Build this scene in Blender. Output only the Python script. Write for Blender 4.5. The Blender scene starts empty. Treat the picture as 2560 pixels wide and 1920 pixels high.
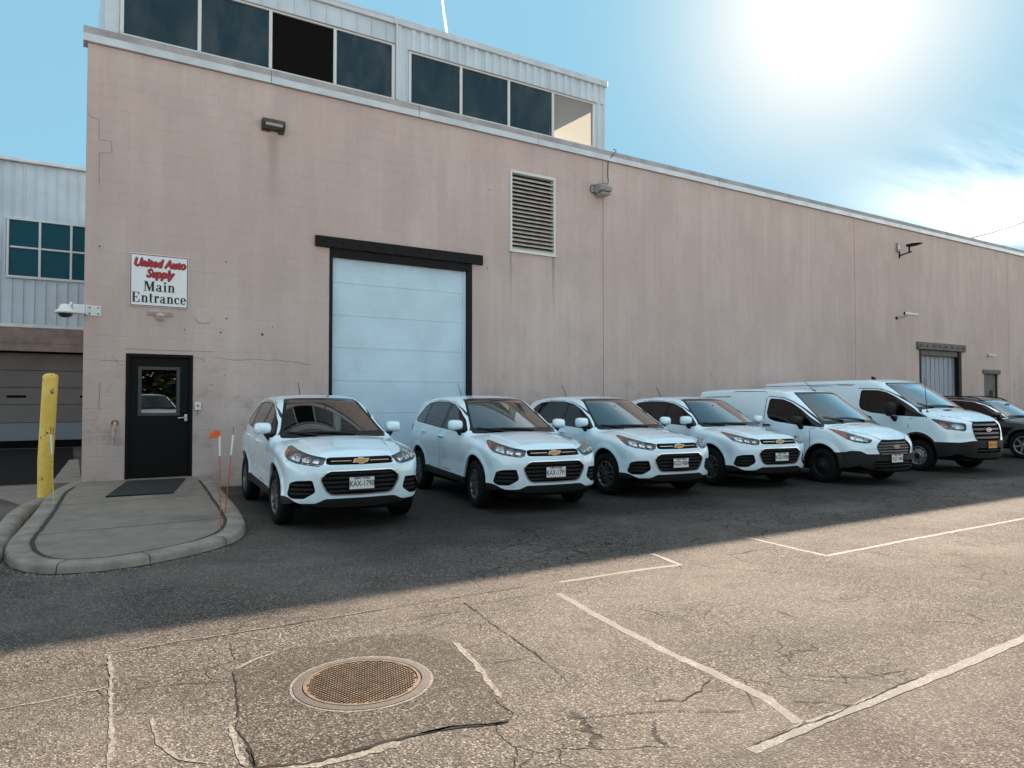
import bpy, bmesh, math, random
import numpy as np
from mathutils import Vector, Matrix

random.seed(7)
rng = np.random.default_rng(11)
R = math.radians
scene = bpy.context.scene
col = scene.collection

# ------------------------------------------------------------------ camera, sky, sun, exposure
EYE = 1.55
VIEW_AZ = math.atan2(2847.0, 1775.0)          # the wall direction (+X) lies this far right of the view axis
PITCH = math.atan(43.0 / 1775.0)
cam_data = bpy.data.cameras.new('camera')
cam = bpy.data.objects.new('camera', cam_data)
col.objects.link(cam)
cam_data.sensor_width = 36.0
cam_data.lens = 1775.0 / 2560.0 * 36.0
cam_data.clip_start = 0.05
cam_data.clip_end = 3000.0
cam.location = (0, 0, EYE)
_v = Vector((math.cos(VIEW_AZ) * math.cos(PITCH), math.sin(VIEW_AZ) * math.cos(PITCH), math.sin(PITCH)))
cam.rotation_euler = _v.to_track_quat('-Z', 'Y').to_euler()
scene.camera = cam

SUN_DIR = Vector((0.917, 0.608, 0.571)).normalized()      # towards the sun
SUN_EL = math.asin(SUN_DIR.z)
SUN_AZ = math.atan2(SUN_DIR.x, SUN_DIR.y)
world = bpy.data.worlds.new('World')
scene.world = world
world.use_nodes = True
wn, wl = world.node_tree.nodes, world.node_tree.links
wn.clear()
w_out = wn.new('ShaderNodeOutputWorld')
w_bg = wn.new('ShaderNodeBackground')
w_bg.inputs['Strength'].default_value = 0.10
w_sky = wn.new('ShaderNodeTexSky')
w_sky.sky_type = 'NISHITA'
w_sky.sun_disc = False
w_sky.sun_elevation = SUN_EL
w_sky.sun_rotation = SUN_AZ
w_sky.altitude = 50
w_sky.air_density = 1.0
w_sky.dust_density = 0.4
w_sky.ozone_density = 2.0
# thin high cloud and the white aureole round the sun, both laid out by sky direction
w_tc = wn.new('ShaderNodeTexCoord')
def wmath(op, a, b=None, c=None):
    n = wn.new('ShaderNodeMath'); n.operation = op
    for i, v in enumerate((a, b, c)):
        if v is None: continue
        if isinstance(v, (int, float)): n.inputs[i].default_value = v
        else: wl.new(v, n.inputs[i])
    return n.outputs[0]
w_sep = wn.new('ShaderNodeSeparateXYZ'); wl.new(w_tc.outputs['Generated'], w_sep.inputs[0])
w_dot = wn.new('ShaderNodeVectorMath'); w_dot.operation = 'DOT_PRODUCT'
wl.new(w_tc.outputs['Generated'], w_dot.inputs[0]); w_dot.inputs[1].default_value = SUN_DIR
ang = wmath('ARCCOSINE', wmath('MINIMUM', w_dot.outputs['Value'], 0.99999))
aur = wmath('EXPONENT', wmath('MULTIPLY', wmath('POWER', wmath('DIVIDE', ang, 0.155), 2.0), -1.0))
# cirrus: project the direction on a high plane
zc = wmath('MAXIMUM', w_sep.outputs['Z'], 0.02)
cu = wmath('DIVIDE', w_sep.outputs['X'], zc); cv = wmath('DIVIDE', w_sep.outputs['Y'], zc)
w_comb = wn.new('ShaderNodeCombineXYZ'); wl.new(cu, w_comb.inputs[0]); wl.new(cv, w_comb.inputs[1])
w_map = wn.new('ShaderNodeMapping'); wl.new(w_comb.outputs[0], w_map.inputs[0])
w_map.inputs['Rotation'].default_value = (0, 0, R(-28)); w_map.inputs['Scale'].default_value = (0.32, 1.1, 1)
w_noi = wn.new('ShaderNodeTexNoise'); wl.new(w_map.outputs[0], w_noi.inputs['Vector'])
w_noi.inputs['Scale'].default_value = 1.1; w_noi.inputs['Detail'].default_value = 7; w_noi.inputs['Roughness'].default_value = 0.58
w_noi.inputs['Distortion'].default_value = 0.5
w_cr = wn.new('ShaderNodeMapRange'); w_cr.interpolation_type = 'SMOOTHSTEP'
wl.new(w_noi.outputs['Fac'], w_cr.inputs['Value'])
w_cr.inputs['From Min'].default_value = 0.36; w_cr.inputs['From Max'].default_value = 0.60
# low cloud: seen eastwards, added behind the camera as fill light; some overhead
w_low = wn.new('ShaderNodeMapRange'); wl.new(w_sep.outputs['Z'], w_low.inputs['Value']); w_low.interpolation_type = 'SMOOTHSTEP'
w_low.inputs['From Min'].default_value = 0.36; w_low.inputs['From Max'].default_value = 0.17
# a clear gap lies to the north, over the left of the view
w_hor = wn.new('ShaderNodeCombineXYZ'); wl.new(w_sep.outputs['X'], w_hor.inputs[0]); wl.new(w_sep.outputs['Y'], w_hor.inputs[1])
w_nrm = wn.new('ShaderNodeVectorMath'); w_nrm.operation = 'NORMALIZE'; wl.new(w_hor.outputs[0], w_nrm.inputs[0])
w_gap = wn.new('ShaderNodeVectorMath'); w_gap.operation = 'DOT_PRODUCT'; wl.new(w_nrm.outputs[0], w_gap.inputs[0]); w_gap.inputs[1].default_value = Vector((0.25, 0.97, 0)).normalized()
w_gm = wn.new('ShaderNodeMapRange'); w_gm.interpolation_type = 'SMOOTHSTEP'; wl.new(w_gap.outputs['Value'], w_gm.inputs['Value'])
w_gm.inputs['From Min'].default_value = 0.80; w_gm.inputs['From Max'].default_value = 0.55
w_hi = wn.new('ShaderNodeMapRange'); wl.new(w_sep.outputs['Z'], w_hi.inputs['Value']); w_hi.interpolation_type = 'SMOOTHSTEP'
w_hi.inputs['From Min'].default_value = 0.55; w_hi.inputs['From Max'].default_value = 0.72; w_hi.inputs['To Max'].default_value = 0.5
cloud = wmath('MULTIPLY', w_cr.outputs[0], wmath('MAXIMUM', wmath('MULTIPLY', w_low.outputs[0], w_gm.outputs[0]), w_hi.outputs[0]))
w_mix1 = wn.new('ShaderNodeMixRGB'); w_mix1.blend_type = 'MIX'
w_tint = wn.new('ShaderNodeMixRGB'); w_tint.blend_type = 'MULTIPLY'; w_tint.inputs[0].default_value = 1.0
w_gam = wn.new('ShaderNodeGamma'); w_gam.inputs['Gamma'].default_value = 0.15; 
w_cap = wn.new('ShaderNodeMixRGB'); w_cap.blend_type = 'DARKEN'; w_cap.inputs[0].default_value = 1.0; w_cap.inputs[2].default_value = (2.6, 3.8, 5.6, 1)
wl.new(w_sky.outputs[0], w_cap.inputs[1]); wl.new(w_cap.outputs[0], w_gam.inputs[0])
wl.new(w_gam.outputs[0], w_tint.inputs[1]); w_tint.inputs[2].default_value = (0.74, 1.40, 1.74, 1)
wl.new(wmath('MULTIPLY', cloud, 0.85), w_mix1.inputs[0]); wl.new(w_tint.outputs[0], w_mix1.inputs[1]); w_mix1.inputs[2].default_value = (8.0, 7.6, 7.0, 1)
w_add = wn.new('ShaderNodeMixRGB'); w_add.blend_type = 'MIX'
wl.new(aur, w_add.inputs[0]); wl.new(w_mix1.outputs[0], w_add.inputs[1]); w_add.inputs[2].default_value = (3.35, 3.20, 2.95, 1)
wl.new(w_add.outputs[0], w_bg.inputs['Color'])
wl.new(w_bg.outputs[0], w_out.inputs[0])

sun_data = bpy.data.lights.new('sun', 'SUN')
sun_data.energy = 4.7
sun_data.angle = R(0.6)
sun_data.color = (1.0, 0.84, 0.68)
sun = bpy.data.objects.new('sun', sun_data)
sun.rotation_euler = (-SUN_DIR).to_track_quat('-Z', 'Y').to_euler()
sun.location = (40, 40, 60)
col.objects.link(sun)

vs = scene.view_settings
vs.view_transform = 'Standard'
vs.look = 'None'
vs.gamma = 1.0
vs.use_curve_mapping = False
vs.exposure = 1.88
scene.cycles.use_denoising = True
scene.cycles.max_bounces = 8
scene.cycles.transparent_max_bounces = 12
scene.cycles.caustics_reflective = False
scene.cycles.caustics_refractive = False

# ------------------------------------------------------------------ materials
M = {}
def new_mat(name):
    m = bpy.data.materials.new(name); m.use_nodes = True
    nt = m.node_tree
    b = nt.nodes['Principled BSDF']
    M[name] = m
    return m, nt, b
def N(nt, typ, **kw):
    n = nt.nodes.new(typ)
    for k, v in kw.items():
        if k in n.inputs: n.inputs[k].default_value = v
        else: setattr(n, k, v)
    return n
def mth(nt, op, a, b=None, clamp=False):
    n = nt.nodes.new('ShaderNodeMath'); n.operation = op; n.use_clamp = clamp
    for i, v in enumerate((a, b)):
        if v is None: continue
        if isinstance(v, (int, float)): n.inputs[i].default_value = v
        else: nt.links.new(v, n.inputs[i])
    return n.outputs[0]
def mapr(nt, v, a, b, c=0.0, d=1.0, smooth=True):
    n = nt.nodes.new('ShaderNodeMapRange')
    if smooth: n.interpolation_type = 'SMOOTHSTEP'
    nt.links.new(v, n.inputs['Value'])
    n.inputs['From Min'].default_value = a; n.inputs['From Max'].default_value = b
    n.inputs['To Min'].default_value = c; n.inputs['To Max'].default_value = d
    return n.outputs[0]
def mixc(nt, f, a, b, mode='MIX'):
    n = nt.nodes.new('ShaderNodeMixRGB'); n.blend_type = mode
    for i, v in enumerate((f, a, b)):
        if isinstance(v, (int, float)): n.inputs[i].default_value = v
        elif isinstance(v, tuple): n.inputs[i].default_value = v + ((1,) if len(v) == 3 else ())
        else: nt.links.new(v, n.inputs[i])
    return n.outputs[0]
def pos_scaled(nt, s, loc=(0, 0, 0), rot=(0, 0, 0), obj=False):
    if obj:
        g = nt.nodes.new('ShaderNodeTexCoord').outputs['Object']
    else:
        g = nt.nodes.new('ShaderNodeNewGeometry').outputs['Position']
    m = nt.nodes.new('ShaderNodeMapping')
    nt.links.new(g, m.inputs[0])
    m.inputs['Scale'].default_value = s; m.inputs['Location'].default_value = loc; m.inputs['Rotation'].default_value = rot
    return m.outputs[0]
def noise(nt, vec, scale=1.0, detail=4.0, rough=0.5, dist=0.0):
    n = N(nt, 'ShaderNodeTexNoise', Scale=scale, Detail=detail, Roughness=rough, Distortion=dist)
    if vec is not None: nt.links.new(vec, n.inputs['Vector'])
    return n.outputs['Fac']
def bump(nt, b, h, strength, dist):
    n = N(nt, 'ShaderNodeBump', Strength=strength, Distance=dist)
    nt.links.new(h, n.inputs['Height']); nt.links.new(n.outputs[0], b.inputs['Normal'])
def simple(name, c, rough=0.5, metal=0.0, coat=0.0, spec=0.5, var=0.0, vscale=3.0, bmp=0.0, bscale=60.0):
    m, nt, b = new_mat(name)
    b.inputs['Base Color'].default_value = tuple(c) + (1,)
    b.inputs['Roughness'].default_value = rough
    b.inputs['Metallic'].default_value = metal
    b.inputs['Coat Weight'].default_value = coat
    b.inputs['Coat Roughness'].default_value = 0.06
    b.inputs['Specular IOR Level'].default_value = spec
    if var > 0:
        f = noise(nt, pos_scaled(nt, (1, 1, 1)), vscale, 5, 0.6)
        f = mapr(nt, f, 0.3, 0.7)
        nt.links.new(mixc(nt, f, tuple(x * (1 - var) for x in c), tuple(min(1, x * (1 + var * 0.6)) for x in c)), b.inputs['Base Color'])
    if bmp > 0:
        bump(nt, b, noise(nt, pos_scaled(nt, (1, 1, 1)), bscale, 3, 0.6), bmp, 0.01)
    return m

# painted block wall: pinkish tan paint, streaked by rain
def mat_wall():
    m, nt, b = new_mat('painted_block')
    p1 = pos_scaled(nt, (1.6, 1.6, 0.16))
    p2 = pos_scaled(nt, (5.0, 5.0, 0.35), (3, 0, 1))
    p3 = pos_scaled(nt, (0.35, 0.35, 0.35), (7, 2, 0))
    s1 = mapr(nt, noise(nt, p1, 1.0, 5, 0.62, 0.4), 0.36, 0.66)
    s2 = mapr(nt, noise(nt, p2, 1.0, 4, 0.6, 0.3), 0.35, 0.70)
    s3 = mapr(nt, noise(nt, p3, 1.0, 4, 0.55), 0.35, 0.65)
    c = mixc(nt, s1, (0.550, 0.425, 0.385), (0.620, 0.488, 0.440))
    c = mixc(nt, mth(nt, 'MULTIPLY', s2, 0.40), c, (0.69, 0.580, 0.525))
    c = mixc(nt, mth(nt, 'MULTIPLY', s3, 0.5), c, (0.53, 0.390, 0.350))
    s4 = mapr(nt, noise(nt, pos_scaled(nt, (1.1, 1.1, 0.7), (2, 5, 8)), 1.0, 6, 0.66), 0.42, 0.68)
    c = mixc(nt, mth(nt, 'MULTIPLY', s4, 0.60), c, (0.490, 0.382, 0.358))
    # grime near the ground, blotchy
    g = nt.nodes.new('ShaderNodeNewGeometry'); sp = nt.nodes.new('ShaderNodeSeparateXYZ'); nt.links.new(g.outputs['Position'], sp.inputs[0])
    blot = mapr(nt, noise(nt, pos_scaled(nt, (2.3, 2.3, 3.0), (1, 0, 5)), 1.0, 6, 0.68), 0.50, 0.72)
    low = mapr(nt, sp.outputs['Z'], 3.2, 0.8)
    c = mixc(nt, mth(nt, 'MULTIPLY', mth(nt, 'MULTIPLY', blot, low), 0.75), c, (0.36, 0.265, 0.235))
    # two dark runs below the louver corners
    for x0, wd, zt in ((8.53, 0.045, 5.0), (9.72, 0.06, 5.0), (3.20, 0.20, 6.6)):
        dx = mth(nt, 'ABSOLUTE', mth(nt, 'SUBTRACT', sp.outputs['X'], x0))
        inx = mapr(nt, dx, wd, wd * 0.2)
        dz = mth(nt, 'SUBTRACT', zt, sp.outputs['Z'])
        inz = mth(nt, 'MULTIPLY', mapr(nt, dz, -0.02, 0.05), mapr(nt, dz, 1.7, 0.1))
        f = mth(nt, 'MULTIPLY', mth(nt, 'MULTIPLY', inx, inz), mapr(nt, s2, 0.0, 1.0, 0.9, 0.45))
        c = mixc(nt, mth(nt, 'MULTIPLY', f, 0.75 if wd < 0.1 else 0.35), c, (0.20, 0.13, 0.115))
    # fine paint grain
    fg = mapr(nt, noise(nt, pos_scaled(nt, (1, 1, 1)), 55.0, 4, 0.7), 0.3, 0.7)
    c = mixc(nt, mth(nt, 'MULTIPLY', fg, 0.16), c, (0.42, 0.305, 0.265))
    nt.links.new(c, b.inputs['Base Color'])
    b.inputs['Roughness'].default_value = 0.85
    b.inputs['Specular IOR Level'].default_value = 0.25
    bump(nt, b, noise(nt, pos_scaled(nt, (1, 1, 1)), 120.0, 4, 0.7), 0.35, 0.006)
mat_wall()

def mat_asphalt(name, dark, light, speck, patchy=0.5, alligator=False, hair=False):
    m, nt, b = new_mat(name)
    g = nt.nodes.new('ShaderNodeNewGeometry')
    pos = g.outputs['Position']
    sp = nt.nodes.new('ShaderNodeSeparateXYZ'); nt.links.new(pos, sp.inputs[0])
    vor = N(nt, 'ShaderNodeTexVoronoi', Scale=92.0); nt.links.new(pos, vor.inputs['Vector'])
    vor2 = N(nt, 'ShaderNodeTexVoronoi', Scale=46.0); nt.links.new(pos, vor2.inputs['Vector'])
    fine = noise(nt, pos, 68.0, 4, 0.8)
    agg = mapr(nt, fine, 0.30, 0.70)
    c = mixc(nt, agg, dark, light)
    rs = nt.nodes.new('ShaderNodeSeparateColor'); nt.links.new(vor.outputs['Color'], rs.inputs[0])
    stone = mapr(nt, rs.outputs[0], 0.70, 0.95)
    c = mixc(nt, mth(nt, 'MULTIPLY', stone, 0.75), c, speck)
    gapd = mapr(nt, vor.outputs['Distance'], 0.42, 0.80)
    c = mixc(nt, mth(nt, 'MULTIPLY', gapd, 0.9), c, tuple(x * 0.40 for x in dark))
    rs2 = nt.nodes.new('ShaderNodeSeparateColor'); nt.links.new(vor2.outputs['Color'], rs2.inputs[0])
    pit = mapr(nt, rs2.outputs[1], 0.80, 0.98)
    c = mixc(nt, mth(nt, 'MULTIPLY', pit, 0.6), c, tuple(x * 0.45 for x in dark))
    big = mapr(nt, noise(nt, pos_scaled(nt, (1, 1, 1), (2, 9, 0)), 0.55, 6, 0.6, 0.4), 0.35, 0.68)
    c = mixc(nt, mth(nt, 'MULTIPLY', big, patchy), c, tuple(x * 1.35 for x in light), 'MIX')
    med = mapr(nt, noise(nt, pos_scaled(nt, (1, 1, 1), (5, 1, 0)), 2.6, 6, 0.65), 0.52, 0.75)
    c = mixc(nt, mth(nt, 'MULTIPLY', med, 0.55), c, tuple(x * 0.75 for x in dark))
    tone = mapr(nt, noise(nt, pos_scaled(nt, (0.5, 1.3, 1), (11, 4, 0)), 0.8, 5, 0.6, 0.3), 0.40, 0.66)
    c = mixc(nt, mth(nt, 'MULTIPLY', tone, 0.30), c, tuple(x * 0.9 for x in dark))
    h = mth(nt, 'ADD', fine, mth(nt, 'MULTIPLY', vor.outputs['Distance'], -0.9))
    if hair:
        dn = N(nt, 'ShaderNodeTexNoise', Scale=2.2, Detail=5.0); nt.links.new(pos, dn.inputs['Vector'])
        dv = mixc(nt, 0.28, pos, dn.outputs['Color'], 'ADD')
        vc = N(nt, 'ShaderNodeTexVoronoi', Scale=1.15, feature='DISTANCE_TO_EDGE'); nt.links.new(dv, vc.inputs['Vector'])
        vd = N(nt, 'ShaderNodeTexVoronoi', Scale=3.4, feature='DISTANCE_TO_EDGE'); nt.links.new(dv, vd.inputs['Vector'])
        m1 = mapr(nt, noise(nt, pos_scaled(nt, (1, 1, 1), (3, 7, 0)), 0.8, 3, 0.55), 0.50, 0.60)
        m2 = mapr(nt, noise(nt, pos_scaled(nt, (1, 1, 1), (9, 2, 0)), 0.9, 3, 0.55), 0.54, 0.62)
        lines = mth(nt, 'MAXIMUM', mth(nt, 'MULTIPLY', mapr(nt, vc.outputs['Distance'], 0.010, 0.002), m1), mth(nt, 'MULTIPLY', mapr(nt, vd.outputs['Distance'], 0.020, 0.004), m2))
        c = mixc(nt, mth(nt, 'MULTIPLY', lines, 0.7), c, (0.020, 0.017, 0.015))
        h = mth(nt, 'SUBTRACT', h, mth(nt, 'MULTIPLY', lines, 1.5))
    if alligator:
        vc = N(nt, 'ShaderNodeTexVoronoi', Scale=2.1, feature='DISTANCE_TO_EDGE'); 
        dn = N(nt, 'ShaderNodeTexNoise', Scale=3.0, Detail=3.0); nt.links.new(pos, dn.inputs['Vector'])
        dv = mixc(nt, 0.10, pos, dn.outputs['Color'], 'ADD')
        nt.links.new(dv, vc.inputs['Vector'])
        vcb = N(nt, 'ShaderNodeTexVoronoi', Scale=6.5, feature='DISTANCE_TO_EDGE'); nt.links.new(dv, vcb.inputs['Vector'])
        la = mth(nt, 'MULTIPLY', mapr(nt, vc.outputs['Distance'], 0.020, 0.004), mapr(nt, noise(nt, pos_scaled(nt, (1, 1, 1), (6, 6, 0)), 1.1, 2, 0.5), 0.45, 0.58))
        lb = mapr(nt, vcb.outputs['Distance'], 0.045, 0.010)
        msk = mapr(nt, noise(nt, pos_scaled(nt, (1, 1, 1), (4, 2, 0)), 0.42, 3, 0.5), 0.47, 0.60)
        # the cracked zone lies in front of the parked cars
        zone = mth(nt, 'MULTIPLY', mapr(nt, sp.outputs['Y'], 4.9, 5.6), mapr(nt, sp.outputs['X'], 2.3, 3.6))
        msk2 = mapr(nt, noise(nt, pos_scaled(nt, (1, 1, 1), (8, 5, 0)), 0.6, 3, 0.5), 0.44, 0.56)
        lines = mth(nt, 'MAXIMUM', mth(nt, 'MULTIPLY', la, mth(nt, 'MAXIMUM', zone, mth(nt, 'MULTIPLY', msk, 0.0))), mth(nt, 'MULTIPLY', mth(nt, 'MULTIPLY', lb, zone), msk2))
        c = mixc(nt, mth(nt, 'MULTIPLY', lines, 0.7), c, (0.015, 0.013, 0.012))
        h = mth(nt, 'SUBTRACT', h, mth(nt, 'MULTIPLY', lines, 2.0))
        # bays darkened: oil stains, and shade round the cars put into the colour
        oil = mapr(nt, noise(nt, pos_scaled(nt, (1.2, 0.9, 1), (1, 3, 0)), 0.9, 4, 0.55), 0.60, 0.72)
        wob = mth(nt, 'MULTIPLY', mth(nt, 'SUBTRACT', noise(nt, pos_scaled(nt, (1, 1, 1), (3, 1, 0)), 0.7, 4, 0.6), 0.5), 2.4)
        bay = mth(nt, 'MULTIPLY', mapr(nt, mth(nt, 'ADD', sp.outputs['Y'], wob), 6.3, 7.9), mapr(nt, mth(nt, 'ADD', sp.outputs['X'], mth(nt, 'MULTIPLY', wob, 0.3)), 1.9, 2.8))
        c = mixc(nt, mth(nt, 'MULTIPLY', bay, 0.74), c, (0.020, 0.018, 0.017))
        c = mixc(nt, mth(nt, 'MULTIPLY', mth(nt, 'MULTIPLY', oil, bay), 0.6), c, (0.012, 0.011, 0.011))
    nt.links.new(c, b.inputs['Base Color'])
    b.inputs['Roughness'].default_value = 0.95
    b.inputs['Specular IOR Level'].default_value = 0.10
    bump(nt, b, h, 0.75, 0.006)
    return m
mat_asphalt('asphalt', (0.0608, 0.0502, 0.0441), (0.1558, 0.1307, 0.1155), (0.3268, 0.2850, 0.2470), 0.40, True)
mat_asphalt('asphalt_patch', (0.0458, 0.0387, 0.0326), (0.1322, 0.1119, 0.0952), (0.3086, 0.2645, 0.2204), 0.15)
mat_asphalt('asphalt_new', (0.010, 0.0095, 0.009), (0.020, 0.019, 0.018), (0.04, 0.038, 0.035), 0.1)
mat_asphalt('asphalt_aisle', (0.0623, 0.0532, 0.0456), (0.1687, 0.1436, 0.1231), (0.3648, 0.3192, 0.2698), 0.36, hair=True)

def mat_concrete(name, c0, c1, rough=0.9):
    m, nt, b = new_mat(name)
    f = mapr(nt, noise(nt, pos_scaled(nt, (1, 1, 1)), 3.5, 7, 0.65, 0.3), 0.3, 0.7)
    c = mixc(nt, f, c0, c1)
    f2 = mapr(nt, noise(nt, pos_scaled(nt, (1, 1, 1)), 90.0, 4, 0.7), 0.35, 0.68)
    c = mixc(nt, mth(nt, 'MULTIPLY', f2, 0.4), c, tuple(x * 0.6 for x in c0))
    f3 = mapr(nt, noise(nt, pos_scaled(nt, (1, 1, 1), (9, 3, 0)), 1.1, 5, 0.6), 0.55, 0.75)
    c = mixc(nt, mth(nt, 'MULTIPLY', f3, 0.7), c, tuple(x * 0.6 for x in c0))
    nt.links.new(c, b.inputs['Base Color'])
    b.inputs['Roughness'].default_value = rough
    b.inputs['Specular IOR Level'].default_value = 0.3
    bump(nt, b, noise(nt, pos_scaled(nt, (1, 1, 1)), 60.0, 6, 0.75), 0.8, 0.008)
mat_concrete('concrete', (0.210, 0.170, 0.142), (0.285, 0.232, 0.194))
mat_concrete('bounce_concrete', (0.40, 0.38, 0.35), (0.52, 0.50, 0.46))
mat_concrete('curb_concrete', (0.215, 0.178, 0.148), (0.37, 0.305, 0.255))

def mat_paint_line(name):
    m, nt, b = new_mat(name)
    pos = pos_scaled(nt, (1, 1, 1))
    f = mapr(nt, noise(nt, pos, 60.0, 6, 0.78), 0.46, 0.66)
    f2 = mapr(nt, noise(nt, pos, 5.0, 6, 0.75), 0.38, 0.66)
    fac = mth(nt, 'MULTIPLY', f, f2)
    c = mixc(nt, fac, (0.098, 0.085, 0.074), (0.36, 0.335, 0.295))
    nt.links.new(c, b.inputs['Base Color'])
    b.inputs['Roughness'].default_value = 0.85
    bump(nt, b, noise(nt, pos, 70.0, 5, 0.75), 0.8, 0.006)
mat_paint_line('faded_paint')

simple('crack_black', (0.026, 0.022, 0.019), 0.95, spec=0.1)
def mat_dust():
    m, nt, b = new_mat('crack_dust')
    pos = pos_scaled(nt, (1, 1, 1))
    f = mapr(nt, noise(nt, pos, 55.0, 6, 0.75), 0.40, 0.60)
    f2 = mapr(nt, noise(nt, pos, 7.0, 4, 0.6), 0.30, 0.50)
    c = mixc(nt, mth(nt, 'MULTIPLY', f, f2), (0.105, 0.089, 0.076), (0.265, 0.232, 0.195))
    nt.links.new(c, b.inputs['Base Color']); b.inputs['Roughness'].default_value = 0.95
    bump(nt, b, noise(nt, pos, 70.0, 5, 0.75), 0.8, 0.006)
mat_dust()
def mat_car_white():
    m, nt, b = new_mat('white_paint')
    b.inputs['Roughness'].default_value = 0.28; b.inputs['Coat Weight'].default_value = 1.0; b.inputs['Coat Roughness'].default_value = 0.05
    tc = nt.nodes.new('ShaderNodeTexCoord'); sp = nt.nodes.new('ShaderNodeSeparateXYZ'); nt.links.new(tc.outputs['Object'], sp.inputs[0])
    oi = nt.nodes.new('ShaderNodeObjectInfo')
    d1 = mapr(nt, noise(nt, pos_scaled(nt, (1.2, 1.2, 2.2)), 3.0, 6, 0.68), 0.42, 0.72)
    low = mapr(nt, sp.outputs['Z'], 0.95, 0.30)
    spray = mth(nt, 'ADD', mth(nt, 'MULTIPLY', low, 0.40), 0.06)
    c = mixc(nt, mth(nt, 'MULTIPLY', d1, spray), (0.72, 0.87, 0.95), (0.42, 0.38, 0.34))
    nt.links.new(c, b.inputs['Base Color'])
    nt.links.new(mth(nt, 'ADD', mth(nt, 'MULTIPLY', mth(nt, 'MULTIPLY', d1, low), 0.35), 0.24), b.inputs['Roughness'])
mat_car_white()
simple('black_paint', (0.010, 0.010, 0.012), 0.22, coat=1.0)
simple('black_plastic', (0.010, 0.010, 0.010), 0.6, spec=0.3, bmp=0.15, bscale=300)
simple('gloss_black', (0.004, 0.004, 0.005), 0.2, spec=0.3)
simple('seam_dark', (0.03, 0.033, 0.036), 0.8)
simple('rubber', (0.006, 0.006, 0.006), 0.85, spec=0.2, bmp=0.2, bscale=120)
simple('alloy', (0.42, 0.42, 0.43), 0.32, metal=0.9)
simple('alloy_dark', (0.16, 0.16, 0.165), 0.38, metal=0.8)
simple('steel_wheel', (0.30, 0.30, 0.305), 0.45, metal=0.7)
simple('chrome', (0.75, 0.75, 0.76), 0.12, metal=1.0)
simple('gold', (0.62, 0.43, 0.15), 0.3, metal=0.6)
simple('amber', (0.42, 0.10, 0.03), 0.25, spec=0.6)
simple('red_lens', (0.30, 0.012, 0.012), 0.2)
simple('lamp_silver', (0.72, 0.73, 0.75), 0.18, metal=0.85)
simple('lamp_dark', (0.03, 0.032, 0.036), 0.3, spec=0.5)
simple('plate_white', (0.72, 0.72, 0.70), 0.45)
simple('plate_yellow', (0.72, 0.33, 0.03), 0.45)
simple('plate_ink', (0.012, 0.016, 0.05), 0.5)
simple('emblem_blue', (0.05, 0.08, 0.16), 0.25)
simple('interior', (0.025, 0.025, 0.027), 0.8)
simple('interior_grey', (0.10, 0.10, 0.105), 0.85)
simple('paper', (0.7, 0.72, 0.7), 0.7)
simple('black_steel', (0.010, 0.008, 0.008), 0.6, spec=0.2, var=0.3, vscale=6)
simple('grey_steel', (0.10, 0.085, 0.078), 0.6, var=0.3, vscale=4)
simple('brown_fixture', (0.060, 0.045, 0.036), 0.55, var=0.4, vscale=12)
simple('rust', (0.16, 0.06, 0.025), 0.9, var=0.5, vscale=20)
simple('grey_fixture', (0.30, 0.29, 0.28), 0.5, var=0.25, vscale=15)
simple('lamp_lens', (0.35, 0.33, 0.31), 0.25)
simple('white_plastic', (0.72, 0.72, 0.71), 0.4)
simple('smoked_dome', (0.03, 0.025, 0.025), 0.08, spec=0.7)
simple('door_black', (0.006, 0.005, 0.005), 0.55, spec=0.15, bmp=0.1, bscale=40)
simple('steel_bright', (0.60, 0.60, 0.60), 0.3, metal=0.9)
simple('floor_mat', (0.014, 0.014, 0.014), 0.95, bmp=0.4, bscale=150)
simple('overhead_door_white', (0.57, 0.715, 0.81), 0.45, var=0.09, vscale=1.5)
simple('overhead_door_grey', (0.19, 0.165, 0.150), 0.6, var=0.12, vscale=1.5)
simple('sign_white', (0.80, 0.81, 0.81), 0.45, var=0.04, vscale=5)
simple('sign_red', (0.55, 0.010, 0.016), 0.45)
simple('sign_black', (0.010, 0.010, 0.011), 0.5)
simple('sign_border', (0.20, 0.03, 0.03), 0.5)
simple('coping_upper', (0.36, 0.32, 0.30), 0.55, metal=0.25, var=0.22, vscale=2.5)
simple('coping_lower', (0.62, 0.61, 0.61), 0.38, metal=0.45, var=0.12, vscale=2.0)
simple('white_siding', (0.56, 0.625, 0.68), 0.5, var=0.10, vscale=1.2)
simple('window_frame_white', (0.66, 0.66, 0.65), 0.45)
simple('louver_blade', (0.46, 0.40, 0.36), 0.5, var=0.2, vscale=6)
simple('void_black', (0.006, 0.005, 0.005), 0.9, spec=0.1)
simple('duct_dark', (0.035, 0.022, 0.018), 0.9, spec=0.1)
simple('wire', (0.03, 0.027, 0.025), 0.6)
simple('orange', (0.80, 0.13, 0.03), 0.5)
simple('fibreglass_red', (0.52, 0.075, 0.03), 0.6)
simple('fibreglass_white', (0.75, 0.74, 0.72), 0.5)
simple('pipe_paint', (0.40, 0.30, 0.27), 0.7, var=0.3, vscale=14)
simple('beige_cap', (0.52, 0.46, 0.38), 0.6)
simple('debris', (0.30, 0.26, 0.20), 0.9, var=0.4, vscale=40)
simple('dirt_dark', (0.035, 0.030, 0.024), 0.95)
simple('interior_light_wall', (0.55, 0.55, 0.53), 0.8)
simple('roofing', (0.12, 0.115, 0.11), 0.9)

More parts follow.
